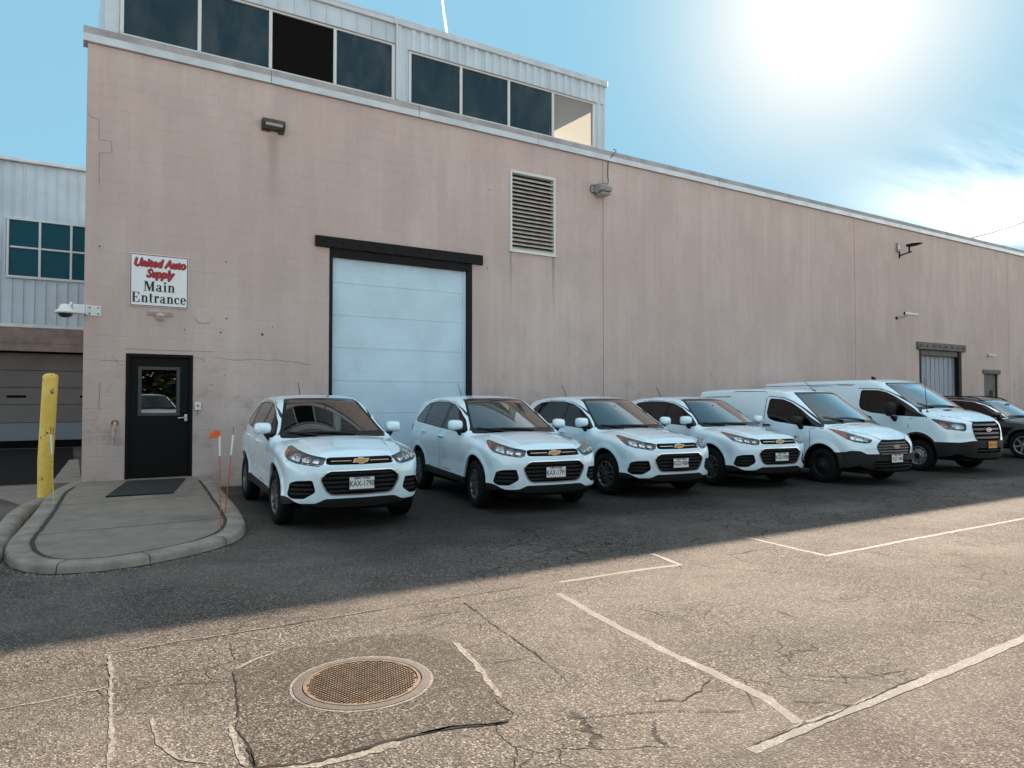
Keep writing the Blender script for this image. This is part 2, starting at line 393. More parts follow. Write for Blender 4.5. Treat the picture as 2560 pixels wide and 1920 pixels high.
def mat_yellow():
    m, nt, b = new_mat('bollard_yellow')
    c = mixc(nt, mapr(nt, noise(nt, pos_scaled(nt, (1, 1, 1)), 6, 5, 0.6), 0.35, 0.7), (0.74, 0.47, 0.07), (0.84, 0.56, 0.11))
    f = mapr(nt, noise(nt, pos_scaled(nt, (1, 1, 0.8), (2, 3, 1)), 9.0, 6, 0.65), 0.63, 0.67)
    c = mixc(nt, f, c, (0.055, 0.035, 0.025))
    nt.links.new(c, b.inputs['Base Color']); b.inputs['Roughness'].default_value = 0.5
mat_yellow()

def mat_manhole():
    m, nt, b = new_mat('cast_iron')
    f = mapr(nt, noise(nt, pos_scaled(nt, (1, 1, 1)), 18, 6, 0.7), 0.3, 0.7)
    c = mixc(nt, f, (0.085, 0.055, 0.036), (0.19, 0.125, 0.078))
    nt.links.new(c, b.inputs['Base Color']); b.inputs['Roughness'].default_value = 0.6; b.inputs['Metallic'].default_value = 0.35
    bump(nt, b, noise(nt, pos_scaled(nt, (1, 1, 1)), 200, 4, 0.6), 0.4, 0.003)
mat_manhole()
simple('iron_ring', (0.062, 0.047, 0.040), 0.8, metal=0.0, var=0.35, vscale=15, bmp=0.4, bscale=150)

def mat_glass(name, tint, refl_boost=1.0, rough=0.0, ior=1.5):
    m, nt, b = new_mat(name)
    out = nt.nodes['Material Output']
    nt.nodes.remove(b)
    tr = N(nt, 'ShaderNodeBsdfTransparent'); tr.inputs[0].default_value = tuple(tint) + (1,)
    gl = N(nt, 'ShaderNodeBsdfGlossy'); gl.inputs['Color'].default_value = (1, 1, 1, 1); gl.inputs['Roughness'].default_value = rough
    lw = N(nt, 'ShaderNodeLayerWeight', Blend=0.5)
    fs_ = mth(nt, 'ADD', mth(nt, 'MULTIPLY', mth(nt, 'POWER', lw.outputs['Facing'], 5.0), 0.96), 0.04)
    f = mth(nt, 'MULTIPLY', fs_, refl_boost, True)
    mx = N(nt, 'ShaderNodeMixShader')
    nt.links.new(f, mx.inputs[0]); nt.links.new(tr.outputs[0], mx.inputs[1]); nt.links.new(gl.outputs[0], mx.inputs[2])
    nt.links.new(mx.outputs[0], out.inputs[0])
mat_glass('windshield_glass', (0.15, 0.17, 0.17), 2.9)
mat_glass('side_glass', (0.07, 0.07, 0.07), 1.2)
mat_glass('privacy_glass', (0.02, 0.02, 0.02), 1.2)
mat_glass('lamp_glass', (0.93, 0.94, 0.95), 1.2)
mat_glass('pane_glass', (0.42, 0.46, 0.47), 1.5)
def dirty(name, amt):
    nt = M[name].node_tree; out = nt.nodes['Material Output']
    src = out.inputs[0].links[0].from_socket
    df = N(nt, 'ShaderNodeBsdfDiffuse'); df.inputs[0].default_value = (0.30, 0.29, 0.27, 1)
    f1 = mapr(nt, noise(nt, pos_scaled(nt, (1, 1, 0.5)), 1.6, 6, 0.65, 0.5), 0.40, 0.75)
    f2 = mapr(nt, noise(nt, pos_scaled(nt, (6, 6, 0.8), (1, 1, 4)), 1.0, 4, 0.6), 0.5, 0.8)
    f = mth(nt, 'MULTIPLY', mth(nt, 'ADD', f1, mth(nt, 'MULTIPLY', f2, 0.6)), amt)
    mx = N(nt, 'ShaderNodeMixShader'); nt.links.new(f, mx.inputs[0]); nt.links.new(src, mx.inputs[1]); nt.links.new(df.outputs[0], mx.inputs[2]); nt.links.new(mx.outputs[0], out.inputs[0])
dirty('pane_glass', 0.13)
mat_glass('clear_pane', (0.85, 0.86, 0.86), 1.4)
simple('teal_pane', (0.006, 0.075, 0.105), 0.15, spec=0.06)

def mat_translucent():
    m, nt, b = new_mat('frosted_pane')
    out = nt.nodes['Material Output']
    t = N(nt, 'ShaderNodeBsdfTranslucent'); t.inputs[0].default_value = (0.66, 0.63, 0.55, 1)
    d = N(nt, 'ShaderNodeBsdfDiffuse'); d.inputs[0].default_value = (0.46, 0.44, 0.43, 1)
    mx = N(nt, 'ShaderNodeMixShader'); mx.inputs[0].default_value = 0.45
    nt.links.new(t.outputs[0], mx.inputs[1]); nt.links.new(d.outputs[0], mx.inputs[2]); nt.links.new(mx.outputs[0], out.inputs[0])
mat_translucent()
def mat_strip():
    m, nt, b = new_mat('plastic_strip')
    b.inputs['Base Color'].default_value = (0.50, 0.56, 0.64, 1)
    b.inputs['Roughness'].default_value = 0.22
    b.inputs['Alpha'].default_value = 0.55
mat_strip()

# ------------------------------------------------------------------ helpers
def tag(o, label=None, cat=None, group=None, kind=None):
    if label: o['label'] = label
    if cat: o['category'] = cat
    if group: o['group'] = group
    if kind: o['kind'] = kind
    return o
def empty(name, loc=(0, 0, 0), rz=0.0, parent=None):
    o = bpy.data.objects.new(name, None)
    o.empty_display_size = 0.2
    o.location = loc; o.rotation_euler = (0, 0, rz)
    col.objects.link(o)
    if parent: o.parent = parent
    return o
def copy_tree(o, parent=None):
    c = o.copy(); col.objects.link(c); c.parent = parent
    for ch in list(o.children): copy_tree(ch, c)
    return c

class MB:
    def __init__(self): self.v, self.f, self.sm = [], [], []
    def add(self, vs, fs, smooth=False):
        o = len(self.v); self.v += [tuple(p) for p in vs]
        for f in fs: self.f.append([i + o for i in f]); self.sm.append(smooth)
        return self
    def box(self, a, b):
        (x0, y0, z0), (x1, y1, z1) = a, b
        v = [(x0, y0, z0), (x1, y0, z0), (x1, y1, z0), (x0, y1, z0), (x0, y0, z1), (x1, y0, z1), (x1, y1, z1), (x0, y1, z1)]
        return self.add(v, [(0, 3, 2, 1), (4, 5, 6, 7), (0, 1, 5, 4), (1, 2, 6, 5), (2, 3, 7, 6), (3, 0, 4, 7)])
    def cbox(self, a, b, c=0.006):
        lo = [min(a[i], b[i]) for i in range(3)]; hi = [max(a[i], b[i]) for i in range(3)]
        c = min([c] + [(hi[i] - lo[i]) * 0.45 for i in range(3)])
        idx = {}; vs = []
        for sx in (0, 1):
            for sy in (0, 1):
                for sz in (0, 1):
                    s = (sx, sy, sz)
                    for ax in range(3):
                        p = []
                        for k in range(3):
                            e = hi[k] if s[k] else lo[k]
                            if k != ax: e += (-c if s[k] else c)
                            p.append(e)
                        idx[(s, ax)] = len(vs); vs.append(tuple(p))
        fs = []
        cen = [(lo[i] + hi[i]) / 2 for i in range(3)]
        for ax in range(3):
            o1, o2 = [k for k in range(3) if k != ax]
            for sv in (0, 1):
                q = []
                for (u, w) in ((0, 0), (1, 0), (1, 1), (0, 1)):
                    s = [0, 0, 0]; s[ax] = sv; s[o1] = u; s[o2] = w
                    q.append(idx[(tuple(s), ax)])
                fs.append(q)
        for ax in range(3):              # edges parallel to ax
            o1, o2 = [k for k in range(3) if k != ax]
            for u in (0, 1):
                for w in (0, 1):
                    s0 = [0, 0, 0]; s0[o1] = u; s0[o2] = w; s1 = list(s0); s1[ax] = 1
                    s0, s1 = tuple(s0), tuple(s1)
                    fs.append([idx[(s0, o1)], idx[(s1, o1)], idx[(s1, o2)], idx[(s0, o2)]])
        for sx in (0, 1):
            for sy in (0, 1):
                for sz in (0, 1):
                    s = (sx, sy, sz); fs.append([idx[(s, 0)], idx[(s, 1)], idx[(s, 2)]])
        out = []
        for f in fs:                     # orient outwards
            P = [Vector(vs[i]) for i in f]
            n = (P[1] - P[0]).cross(P[2] - P[0]); m = sum(P, Vector()) / len(P) - Vector(cen)
            out.append(f if n.dot(m) >= 0 else f[::-1])
        return self.add(vs, out)
    def prism(self, poly, axis, a, b):
        """poly: 2D points (in the two other axes, in order), extruded along axis from a to b"""
        n = len(poly)
        def P(u, v, t):
            return {'x': (t, u, v), 'y': (u, t, v), 'z': (u, v, t)}[axis]
        vs = [P(u, v, a) for u, v in poly] + [P(u, v, b) for u, v in poly]
        fs = [list(range(n)), list(range(2 * n - 1, n - 1, -1))] + [[i, i + n, (i + 1) % n + n, (i + 1) % n] for i in range(n)]
        return self.add(vs, fs)
    def tube(self, path, r, n=8, caps=True):
        path = [Vector(p) for p in path]; rs = r if isinstance(r, (list, tuple)) else [r] * len(path)
        vs, fs = [], []
        prev = None
        for i, p in enumerate(path):
            t = (path[min(i + 1, len(path) - 1)] - path[max(i - 1, 0)]).normalized()
            u = t.orthogonal().normalized() if prev is None else (prev - t * prev.dot(t)).normalized()
            prev = u; w = t.cross(u)
            for k in range(n):
                a = 2 * math.pi * k / n
                vs.append(p + (u * math.cos(a) + w * math.sin(a)) * rs[i])
        for i in range(len(path) - 1):
            for k in range(n):
                fs.append([i * n + k, i * n + (k + 1) % n, (i + 1) * n + (k + 1) % n, (i + 1) * n + k])
        self.add(vs, fs, True)
        if caps:
            self.add(vs[:n], [list(range(n))[::-1]]); self.add(vs[-n:], [list(range(n))])
        return self
    def lathe(self, prof, n=24, axis='z', c=(0, 0, 0), a0=0.0, a1=2 * math.pi, smooth=True):
        """prof: (radius, height) pairs"""
        full = abs(a1 - a0) > 6.28
        m = n if full else n + 1
        vs, fs = [], []
        for (r, h) in prof:
            for k in range(m):
                a = a0 + (a1 - a0) * k / n
                u, v = r * math.cos(a), r * math.sin(a)
                p = {'z': (u, v, h), 'y': (u, h, v), 'x': (h, u, v)}[axis]
                vs.append((p[0] + c[0], p[1] + c[1], p[2] + c[2]))
        for i in range(len(prof) - 1):
            for k in range(n):
                k2 = (k + 1) % m
                fs.append([i * m + k, i * m + k2, (i + 1) * m + k2, (i + 1) * m + k])
        return self.add(vs, fs, smooth)
    def ribbon(self, pts, w, z):
        """flat ribbon on the ground"""
        pts = [Vector((p[0], p[1])) for p in pts]
        ws = w if isinstance(w, (list, tuple)) else [w] * len(pts)
        vs, fs = [], []
        for i, p in enumerate(pts):
            t = pts[min(i + 1, len(pts) - 1)] - pts[max(i - 1, 0)]
            t.normalize(); nrm = Vector((-t.y, t.x))
            zz = z(p) if callable(z) else z
            vs += [(p.x + nrm.x * ws[i] / 2, p.y + nrm.y * ws[i] / 2, zz), (p.x - nrm.x * ws[i] / 2, p.y - nrm.y * ws[i] / 2, zz)]
        for i in range(len(pts) - 1): fs.append([2 * i, 2 * i + 1, 2 * i + 3, 2 * i + 2])
        return self.add(vs, fs)
    def mesh(self, name):
        me = bpy.data.meshes.new(name)
        me.from_pydata(self.v, [], self.f)
        me.polygons.foreach_set('use_smooth', self.sm)
        me.update()
        return me
    def build(self, name, mat, parent=None, loc=None, rot=None, recalc=False):
        me = self.mesh(name)
        if recalc:
            bm = bmesh.new(); bm.from_mesh(me); bmesh.ops.recalc_face_normals(bm, faces=bm.faces); bm.to_mesh(me); bm.free()
        me.materials.append(M[mat] if isinstance(mat, str) else mat)
        o = bpy.data.objects.new(name, me); col.objects.link(o)
        if parent: o.parent = parent
        if loc: o.location = loc
        if rot: o.rotation_euler = rot
        return o

def text_mesh(body, size=0.1, shear=0.0, bold=0.0, extrude=0.0, space=1.0, sx=1.0):
    cu = bpy.data.curves.new('txt', 'FONT')
    cu.body = body; cu.size = size; cu.shear = shear; cu.offset = bold; cu.extrude = extrude
    cu.align_x = 'CENTER'; cu.align_y = 'CENTER'; cu.space_character = space; cu.resolution_u = 4
    o = bpy.data.objects.new('txt', cu); col.objects.link(o)
    bpy.context.view_layer.update()
    dg = bpy.context.evaluated_depsgraph_get()
    me = bpy.data.meshes.new_from_object(o.evaluated_get(dg))
    bpy.data.objects.remove(o); bpy.data.curves.remove(cu)
    if sx != 1.0:
        me.transform(Matrix.Diagonal((sx, 1, 1, 1)))
    me.materials.clear()
    return me
def text_obj(name, body, mat, parent, loc, rot, **kw):
    me = text_mesh(body, **kw); me.name = name
    me.materials.append(M[mat])
    o = bpy.data.objects.new(name, me); col.objects.link(o)
    o.parent = parent; o.location = loc; o.rotation_euler = rot
    return o
# ------------------------------------------------------------------ vehicle toolkit
def table(pts, sig=0.03, n=2400):
    xs = np.linspace(pts[0][0] - 0.6, pts[-1][0] + 0.6, n)
    zs = np.interp(xs, [p[0] for p in pts], [p[1] for p in pts])
    # carry the end slopes on
    s0 = (pts[1][1] - pts[0][1]) / (pts[1][0] - pts[0][0]); s1 = (pts[-1][1] - pts[-2][1]) / (pts[-1][0] - pts[-2][0])
    lo = xs < pts[0][0]; hi = xs > pts[-1][0]
    zs[lo] = pts[0][1] + (xs[lo] - pts[0][0]) * s0; zs[hi] = pts[-1][1] + (xs[hi] - pts[-1][0]) * s1
    h = xs[1] - xs[0]; k = int(4 * sig / h) + 1
    w = np.exp(-0.5 * (np.arange(-k, k + 1) * h / sig) ** 2); w /= w.sum()
    zs = np.convolve(np.pad(zs, k, mode='edge'), w, 'valid')
    return lambda x: np.interp(x, xs, zs)
def smax(a, b, k):
    h = np.maximum(k - np.abs(a - b), 0.0) / k
    return np.maximum(a, b) + h * h * k * 0.25
def sstep(t):
    t = np.clip(t, 0, 1); return t * t * (3 - 2 * t)
def sdpoly(poly, u, v):
    P = np.array(poly, float); n = len(P)
    d = np.full(u.shape, 1e9); s = np.ones(u.shape)
    for i in range(n):
        a, b = P[i], P[(i + n - 1) % n]
        ex, ey = b - a
        wx, wy = u - a[0], v - a[1]
        t = np.clip((wx * ex + wy * ey) / (ex * ex + ey * ey + 1e-12), 0, 1)
        d = np.minimum(d, (wx - ex * t) ** 2 + (wy - ey * t) ** 2)
        c1 = v >= a[1]; c2 = v < b[1]; c3 = ex * wy > ey * wx
        flip = (c1 & c2 & c3) | (~c1 & ~c2 & ~c3)
        s = np.where(flip, -s, s)
    return s * np.sqrt(d)
def rpoly(pts, r=0.04, n=4):
    """round the corners of a polygon"""
    out = []; m = len(pts)
    for i in range(m):
        p0, p, p1 = (np.array(pts[(i - 1) % m], float), np.array(pts[i], float), np.array(pts[(i + 1) % m], float))
        a, b = p0 - p, p1 - p
        la, lb = np.linalg.norm(a), np.linalg.norm(b)
        rr = min(r, la * 0.45, lb * 0.45)
        A, B = p + a / la * rr, p + b / lb * rr
        for k in range(n + 1):
            t = k / n
            out.append(tuple((1 - t) ** 2 * A + 2 * t * (1 - t) * p + t * t * B))
    return out

class Shell:
    """a vehicle skin: quads on an implicit surface, cut along smooth outlines into parts"""
    def __init__(self, dist, box, spine, res=0.03):
        self.d = dist
        (x0, x1, ym, z0, z1) = box
        nx, ny, nz = int((x1 - x0) / res), int(2 * ym / res), int((z1 - z0) / res)
        ny += ny % 2
        idx, pts, faces = {}, [], []
        def vid(i, j, k):
            key = (i, j, k)
            if key not in idx:
                idx[key] = len(pts); pts.append((x0 + (x1 - x0) * i / nx, -ym + 2 * ym * j / ny, z0 + (z1 - z0) * k / nz))
            return idx[key]
        for i in range(nx):
            for j in range(ny):
                faces.append((vid(i, j, nz), vid(i + 1, j, nz), vid(i + 1, j + 1, nz), vid(i, j + 1, nz)))
        for i in range(nx):
            for k in range(nz):
                faces.append((vid(i, 0, k), vid(i + 1, 0, k), vid(i + 1, 0, k + 1), vid(i, 0, k + 1)))
                faces.append((vid(i, ny, k), vid(i, ny, k + 1), vid(i + 1, ny, k + 1), vid(i + 1, ny, k)))
        for j in range(ny):
            for k in range(nz):
                faces.append((vid(0, j, k), vid(0, j, k + 1), vid(0, j + 1, k + 1), vid(0, j + 1, k)))
                faces.append((vid(nx, j, k), vid(nx, j + 1, k), vid(nx, j + 1, k + 1), vid(nx, j, k + 1)))
        P = np.array(pts)
        S = np.zeros_like(P)
        S[:, 0] = np.clip(P[:, 0], spine[0][0], spine[1][0])
        t = (S[:, 0] - spine[0][0]) / (spine[1][0] - spine[0][0])
        S[:, 2] = spine[0][1] + (spine[1][1] - spine[0][1]) * t
        lo, hi = np.zeros(len(P)), np.ones(len(P))
        for _ in range(34):
            mid = (lo + hi) / 2
            q = S + (P - S) * mid[:, None]
            ins = dist(q[:, 0], q[:, 1], q[:, 2]) < 0
            lo = np.where(ins, mid, lo); hi = np.where(ins, hi, mid)
        self.V = [tuple(p) for p in (S + (P - S) * ((lo + hi) / 2)[:, None])]
        self.body = faces
        self.parts = {}
    def arr(self): return np.array(self.V)
    def split(self, faces, fn):
        V = self.V
        ids = np.unique(np.fromiter((i for f in faces for i in f), dtype=np.int64)) if faces else np.zeros(0, np.int64)
        A = np.array([V[i] for i in ids.tolist()]).reshape(-1, 3)
        vv = np.zeros(len(V)); vv[ids] = fn(A[:, 0], A[:, 1], A[:, 2])
        vl = vv.tolist()
        inside, outside, cache = [], [], {}
        def cut(a, b):
            key = (a, b) if a < b else (b, a)
            if key in cache: return cache[key]
            va, vb = vl[key[0]], vl[key[1]]
            t = va / (va - vb)
            p, q = V[key[0]], V[key[1]]
            V.append(tuple(p[i] + (q[i] - p[i]) * t for i in range(3)))
            cache[key] = len(V) - 1
            return len(V) - 1
        for f in faces:
            s = [vl[i] for i in f]
            mx, mn = max(s), min(s)
            if mx <= 0: inside.append(f); continue
            if mn >= 0: outside.append(f); continue
            fi, fo = [], []
            n = len(f)
            for i in range(n):
                a, b = f[i], f[(i + 1) % n]
                va, vb = s[i], s[(i + 1) % n]
                if va <= 0: fi.append(a)
                if va >= 0: fo.append(a)
                if (va < 0 < vb) or (vb < 0 < va):
                    c = cut(a, b); fi.append(c); fo.append(c)
            if len(fi) >= 3: inside.append(tuple(fi))
            if len(fo) >= 3: outside.append(tuple(fo))
        return inside, outside
    def carve(self, name, fn):
        i, self.body = self.split(self.body, fn)
        if name: self.parts.setdefault(name, []).extend(i)
        return i
    def sub(self, name, new, fn):
        i, o = self.split(self.parts[name], fn)
        self.parts[new] = i; self.parts[name] = o
    def side(self, faces):
        L, Rr = [], []
        for f in faces:
            (L if sum(self.V[i][1] for i in f) > 0 else Rr).append(f)
        return Rr, L
    def grad(self, P):
        e = 1.5e-3; g = np.zeros_like(P)
        for k in range(3):
            a, b = P.copy(), P.copy(); a[:, k] += e; b[:, k] -= e
            g[:, k] = self.d(a[:, 0], a[:, 1], a[:, 2]) - self.d(b[:, 0], b[:, 1], b[:, 2])
        g /= (np.linalg.norm(g, axis=1)[:, None] + 1e-12)
        return g
    def skin(self, name, faces, mat, parent, off=0.0, rim=0.0, shift=None, rimmat=None):
        """mesh object from faces; off moves it along the normal, shift moves it bodily, rim adds walls inwards (or back to the skin when shifted)"""
        if not faces: return None
        ids = sorted({i for f in faces for i in f}); loc = {g: k for k, g in enumerate(ids)}
        P0 = np.array([self.V[i] for i in ids])
        for _ in range(2):
            dd = self.d(P0[:, 0], P0[:, 1], P0[:, 2]); G = self.grad(P0); P0 = P0 - G * dd[:, None] * 0.9
        G = self.grad(P0)
        P = P0 + G * off
        if shift is not None: P = P + np.array(shift)
        verts = P.tolist(); nors = G.tolist(); fs = [[loc[i] for i in f] for f in faces]
        mats = [0] * len(fs)
        if rim or shift is not None:
            cnt = {}
            for f in fs:
                for a, b in zip(f, f[1:] + f[:1]):
                    cnt[(a, b)] = 1
            for (a, b) in cnt:
                if (b, a) in cnt: continue
                if shift is not None: A0, B0, A1, B1 = P[a], P[b], P0[a], P0[b]
                else: A0, B0, A1, B1 = P[a], P[b], P[a] - G[a] * rim, P[b] - G[b] * rim
                n = np.cross(A1 - A0, B0 - A0); l = np.linalg.norm(n)
                if l < 1e-10: continue
                n = (n / l).tolist()
                o = len(verts)
                verts += [A0.tolist(), A1.tolist(), B1.tolist(), B0.tolist()]; nors += [n] * 4
                fs.append([o, o + 1, o + 2, o + 3]); mats.append(1)
        me = bpy.data.meshes.new(name)
        me.from_pydata(verts, [], fs)
        me.polygons.foreach_set('use_smooth', [True] * len(fs))
        me.materials.append(M[mat])
        if rimmat:
            me.materials.append(M[rimmat]); me.polygons.foreach_set('material_index', mats)
        me.update()
        if len(me.vertices) == len(nors): me.normals_split_custom_set_from_vertices(nors)
        o = bpy.data.objects.new(name, me); col.objects.link(o); o.parent = parent
        return o
    def _bis(self, fn, lo, hi, shape):
        lo, hi = np.full(shape, lo, float), np.full(shape, hi, float)
        for _ in range(22):
            m = (lo + hi) / 2
            ins = fn(m) < 0
            lo = np.where(ins, m, lo); hi = np.where(ins, hi, m)
        return lo if lo.shape != (1,) else float(lo[0])
    def surf_x(self, y, z, x_out=3.5, x_in=0.8):
        """x of the front skin at (y, z)"""
        y = np.atleast_1d(np.asarray(y, float)); z = np.broadcast_to(np.asarray(z, float), y.shape)
        return self._bis(lambda m: self.d(m, y, z), x_in, x_out, y.shape)
    def surf_z(self, x, y, z_in=0.7, z_out=2.6):
        x = np.atleast_1d(np.asarray(x, float)); y = np.broadcast_to(np.asarray(y, float), x.shape)
        return self._bis(lambda m: self.d(x, y, m), z_in, z_out, x.shape)
    def surf_y(self, x, z, y_out=1.4):
        x = np.atleast_1d(np.asarray(x, float)); z = np.broadcast_to(np.asarray(z, float), x.shape)
        return self._bis(lambda m: self.d(x, m, z), 0.0, y_out, x.shape)

def make_wheel(rt, rr, w, style, parent, name='wheel'):
    """wheel about the y axis, outer face at -y; built at the origin"""
    root = empty(name, parent=parent)
    h = w / 2
    t = MB()
    prof = [(rr - 0.004, -h * 0.80), (rr + 0.012, -h * 0.96), (rr + (rt - rr) * 0.45, -h * 1.02), (rt - 0.030, -h * 0.94), (rt - 0.010, -h * 0.80), (rt, -h * 0.55), (rt, h * 0.55), (rt - 0.010, h * 0.8), (rt - 0.03, h * 0.94), (rr, h * 0.85)]
    t.lathe(prof, 48, 'y')
    for g in (-0.38, 0.0, 0.38):           # tread grooves as darker rings are too fine: small proud ribs instead
        t.lathe([(rt, h * g - 0.006), (rt + 0.003, h * g - 0.004), (rt + 0.003, h * g + 0.004), (rt, h * g + 0.006)], 48, 'y')
    t.build('tyre', 'rubber', root)
    r = MB()
    # barrel and lip
    r.lathe([(rr - 0.005, -h * 0.84), (rr - 0.012, -h * 0.90), (rr - 0.022, -h * 0.86), (rr - 0.030, -h * 0.55), (rr - 0.035, h * 0.7)], 40, 'y')
    if style in ('steel', 'steel_dark'):
        r.lathe([(rr - 0.03, -h * 0.62), (rr * 0.82, -h * 0.45), (rr * 0.62, -h * 0.72), (rr * 0.50, -h * 0.78), (rr * 0.34, -h * 0.70), (rr * 0.30, -h * 0.95), (0.02, -h * 1.0), (0.0, -h * 1.0)], 32, 'y')
        r.build('rim', 'steel_wheel' if style == 'steel' else 'black_plastic', root)
        k = MB()
        for a in range(10):
            th = 2 * math.pi * a / 10
            k.lathe([(0.0, -h * 0.64), (0.020, -h * 0.63), (0.020, -h * 0.40)], 8, 'y', (rr * 0.72 * math.cos(th), 0, rr * 0.72 * math.sin(th)))
        k.build('vent_hole', 'void_black', root)
        b = MB().lathe([(rr * 0.31, -h * 0.80), (rr * 0.30, -h * 1.0), (rr * 0.15, -h * 1.08), (0, -h * 1.09)], 20, 'y'); b.build('hub_cap', 'black_plastic', root)
        return root
    nsp = {'alloy5': 5, 'alloy5b': 5, 'alloy6': 6}[style]
    r.lathe([(rr * 0.20, -h * 0.50), (rr * 0.21, -h * 0.74), (rr * 0.15, -h * 0.80), (0.0, -h * 0.80)], 20, 'y')
    for a in range(nsp):
        th = math.pi / 2 + 2 * math.pi * a / nsp
        pairs = ((-0.22, -0.10, 0.13), (0.22, 0.10, 0.13)) if style != 'alloy6' else ((0.0, 0.0, 0.20),)
        for off, off_in, wd in pairs:
            r0, r1 = rr * 0.14, rr - 0.020
            def pt(rad, lat, y):
                return (rad * math.cos(th) - lat * math.sin(th), y, rad * math.sin(th) + lat * math.cos(th))
            w0, w1 = rr * wd * 0.55, rr * wd * 0.50
            c0, c1 = rr * off_in, rr * off
            vsx = [pt(r0, c0 - w0, -h * 0.78), pt(r0, c0 + w0, -h * 0.78), pt(r1, c1 + w1, -h * 0.83), pt(r1, c1 - w1, -h * 0.83),
                   pt(r0, c0 - w0 * 1.3, -h * 0.40), pt(r0, c0 + w0 * 1.3, -h * 0.40), pt(r1, c1 + w1 * 1.4, -h * 0.45), pt(r1, c1 - w1 * 1.4, -h * 0.45)]
            r.add(vsx, [(0, 1, 2, 3), (0, 4, 5, 1), (1, 5, 6, 2), (2, 6, 7, 3), (3, 7, 4, 0)])
    r.build('rim', {'alloy5': 'alloy', 'alloy5b': 'alloy_dark', 'alloy6': 'alloy'}[style], root, recalc=True)
    d = MB().lathe([(rr - 0.04, h * 0.05), (0.03, h * 0.02), (0, h * 0.02)], 28, 'y'); d.build('brake_disc', 'interior', root)
    return root

def place_plate(car, x, z, txt, header, bg='plate_white', y=0.0, w=0.305, h=0.155, tilt=0.0):
    p = empty('license_plate', (x, y, z), parent=car)
    p.rotation_euler = (0, tilt, 0)
    MB().cbox((-0.006, -w / 2, -h / 2), (0.004, w / 2, h / 2), 0.004).build('plate_panel', bg, p)
    rot = (math.pi / 2, 0, math.pi / 2)
    if header:
        text_obj('state_name', header, 'plate_ink', p, (0.0052, 0, h * 0.36), rot, size=0.034, bold=0.0012, sx=1.1)
    text_obj('plate_number', txt, 'plate_ink', p, (0.0052, 0, -h * 0.06), rot, size=0.098, bold=0.0012, sx=0.72, space=1.0)
    f = MB()
    for s in (-1, 1): f.box((0.0041, -w / 2, s * h / 2 - 0.006), (0.0048, w / 2, s * h / 2 + 0.006))
    f.build('plate_frame', 'black_plastic', p)
    return p

def ellipse_disc(mb, a, b, x0, x1, n=28, c=(0, 0)):
    pts = [(c[0] + a * math.cos(2 * math.pi * k / n), c[1] + b * math.sin(2 * math.pi * k / n)) for k in range(n)]
    return mb.prism(pts, 'x', x0, x1)

def seat(parent, x, y, zf, mat='interior'):
    b = MB()
    sec = [(-0.25, 0.0), (0.28, 0.02), (0.30, 0.14), (-0.12, 0.12), (-0.36, 0.66), (-0.47, 0.64), (-0.33, 0.05)]
    b.prism([(x + u, zf + v) for u, v in sec], 'y', y - 0.24, y + 0.24)
    o = b.build('seat', mat, parent, recalc=True)
    hb = MB().cbox((x - 0.50, y - 0.13, zf + 0.68), (x - 0.40, y + 0.13, zf + 0.86), 0.03)
    hb.tube([(x - 0.43, y - 0.06, zf + 0.60), (x - 0.45, y - 0.06, zf + 0.72)], 0.008, 6); hb.tube([(x - 0.43, y + 0.06, zf + 0.60), (x - 0.45, y + 0.06, zf + 0.72)], 0.008, 6)
    hb.build('headrest', mat, o)
    return o

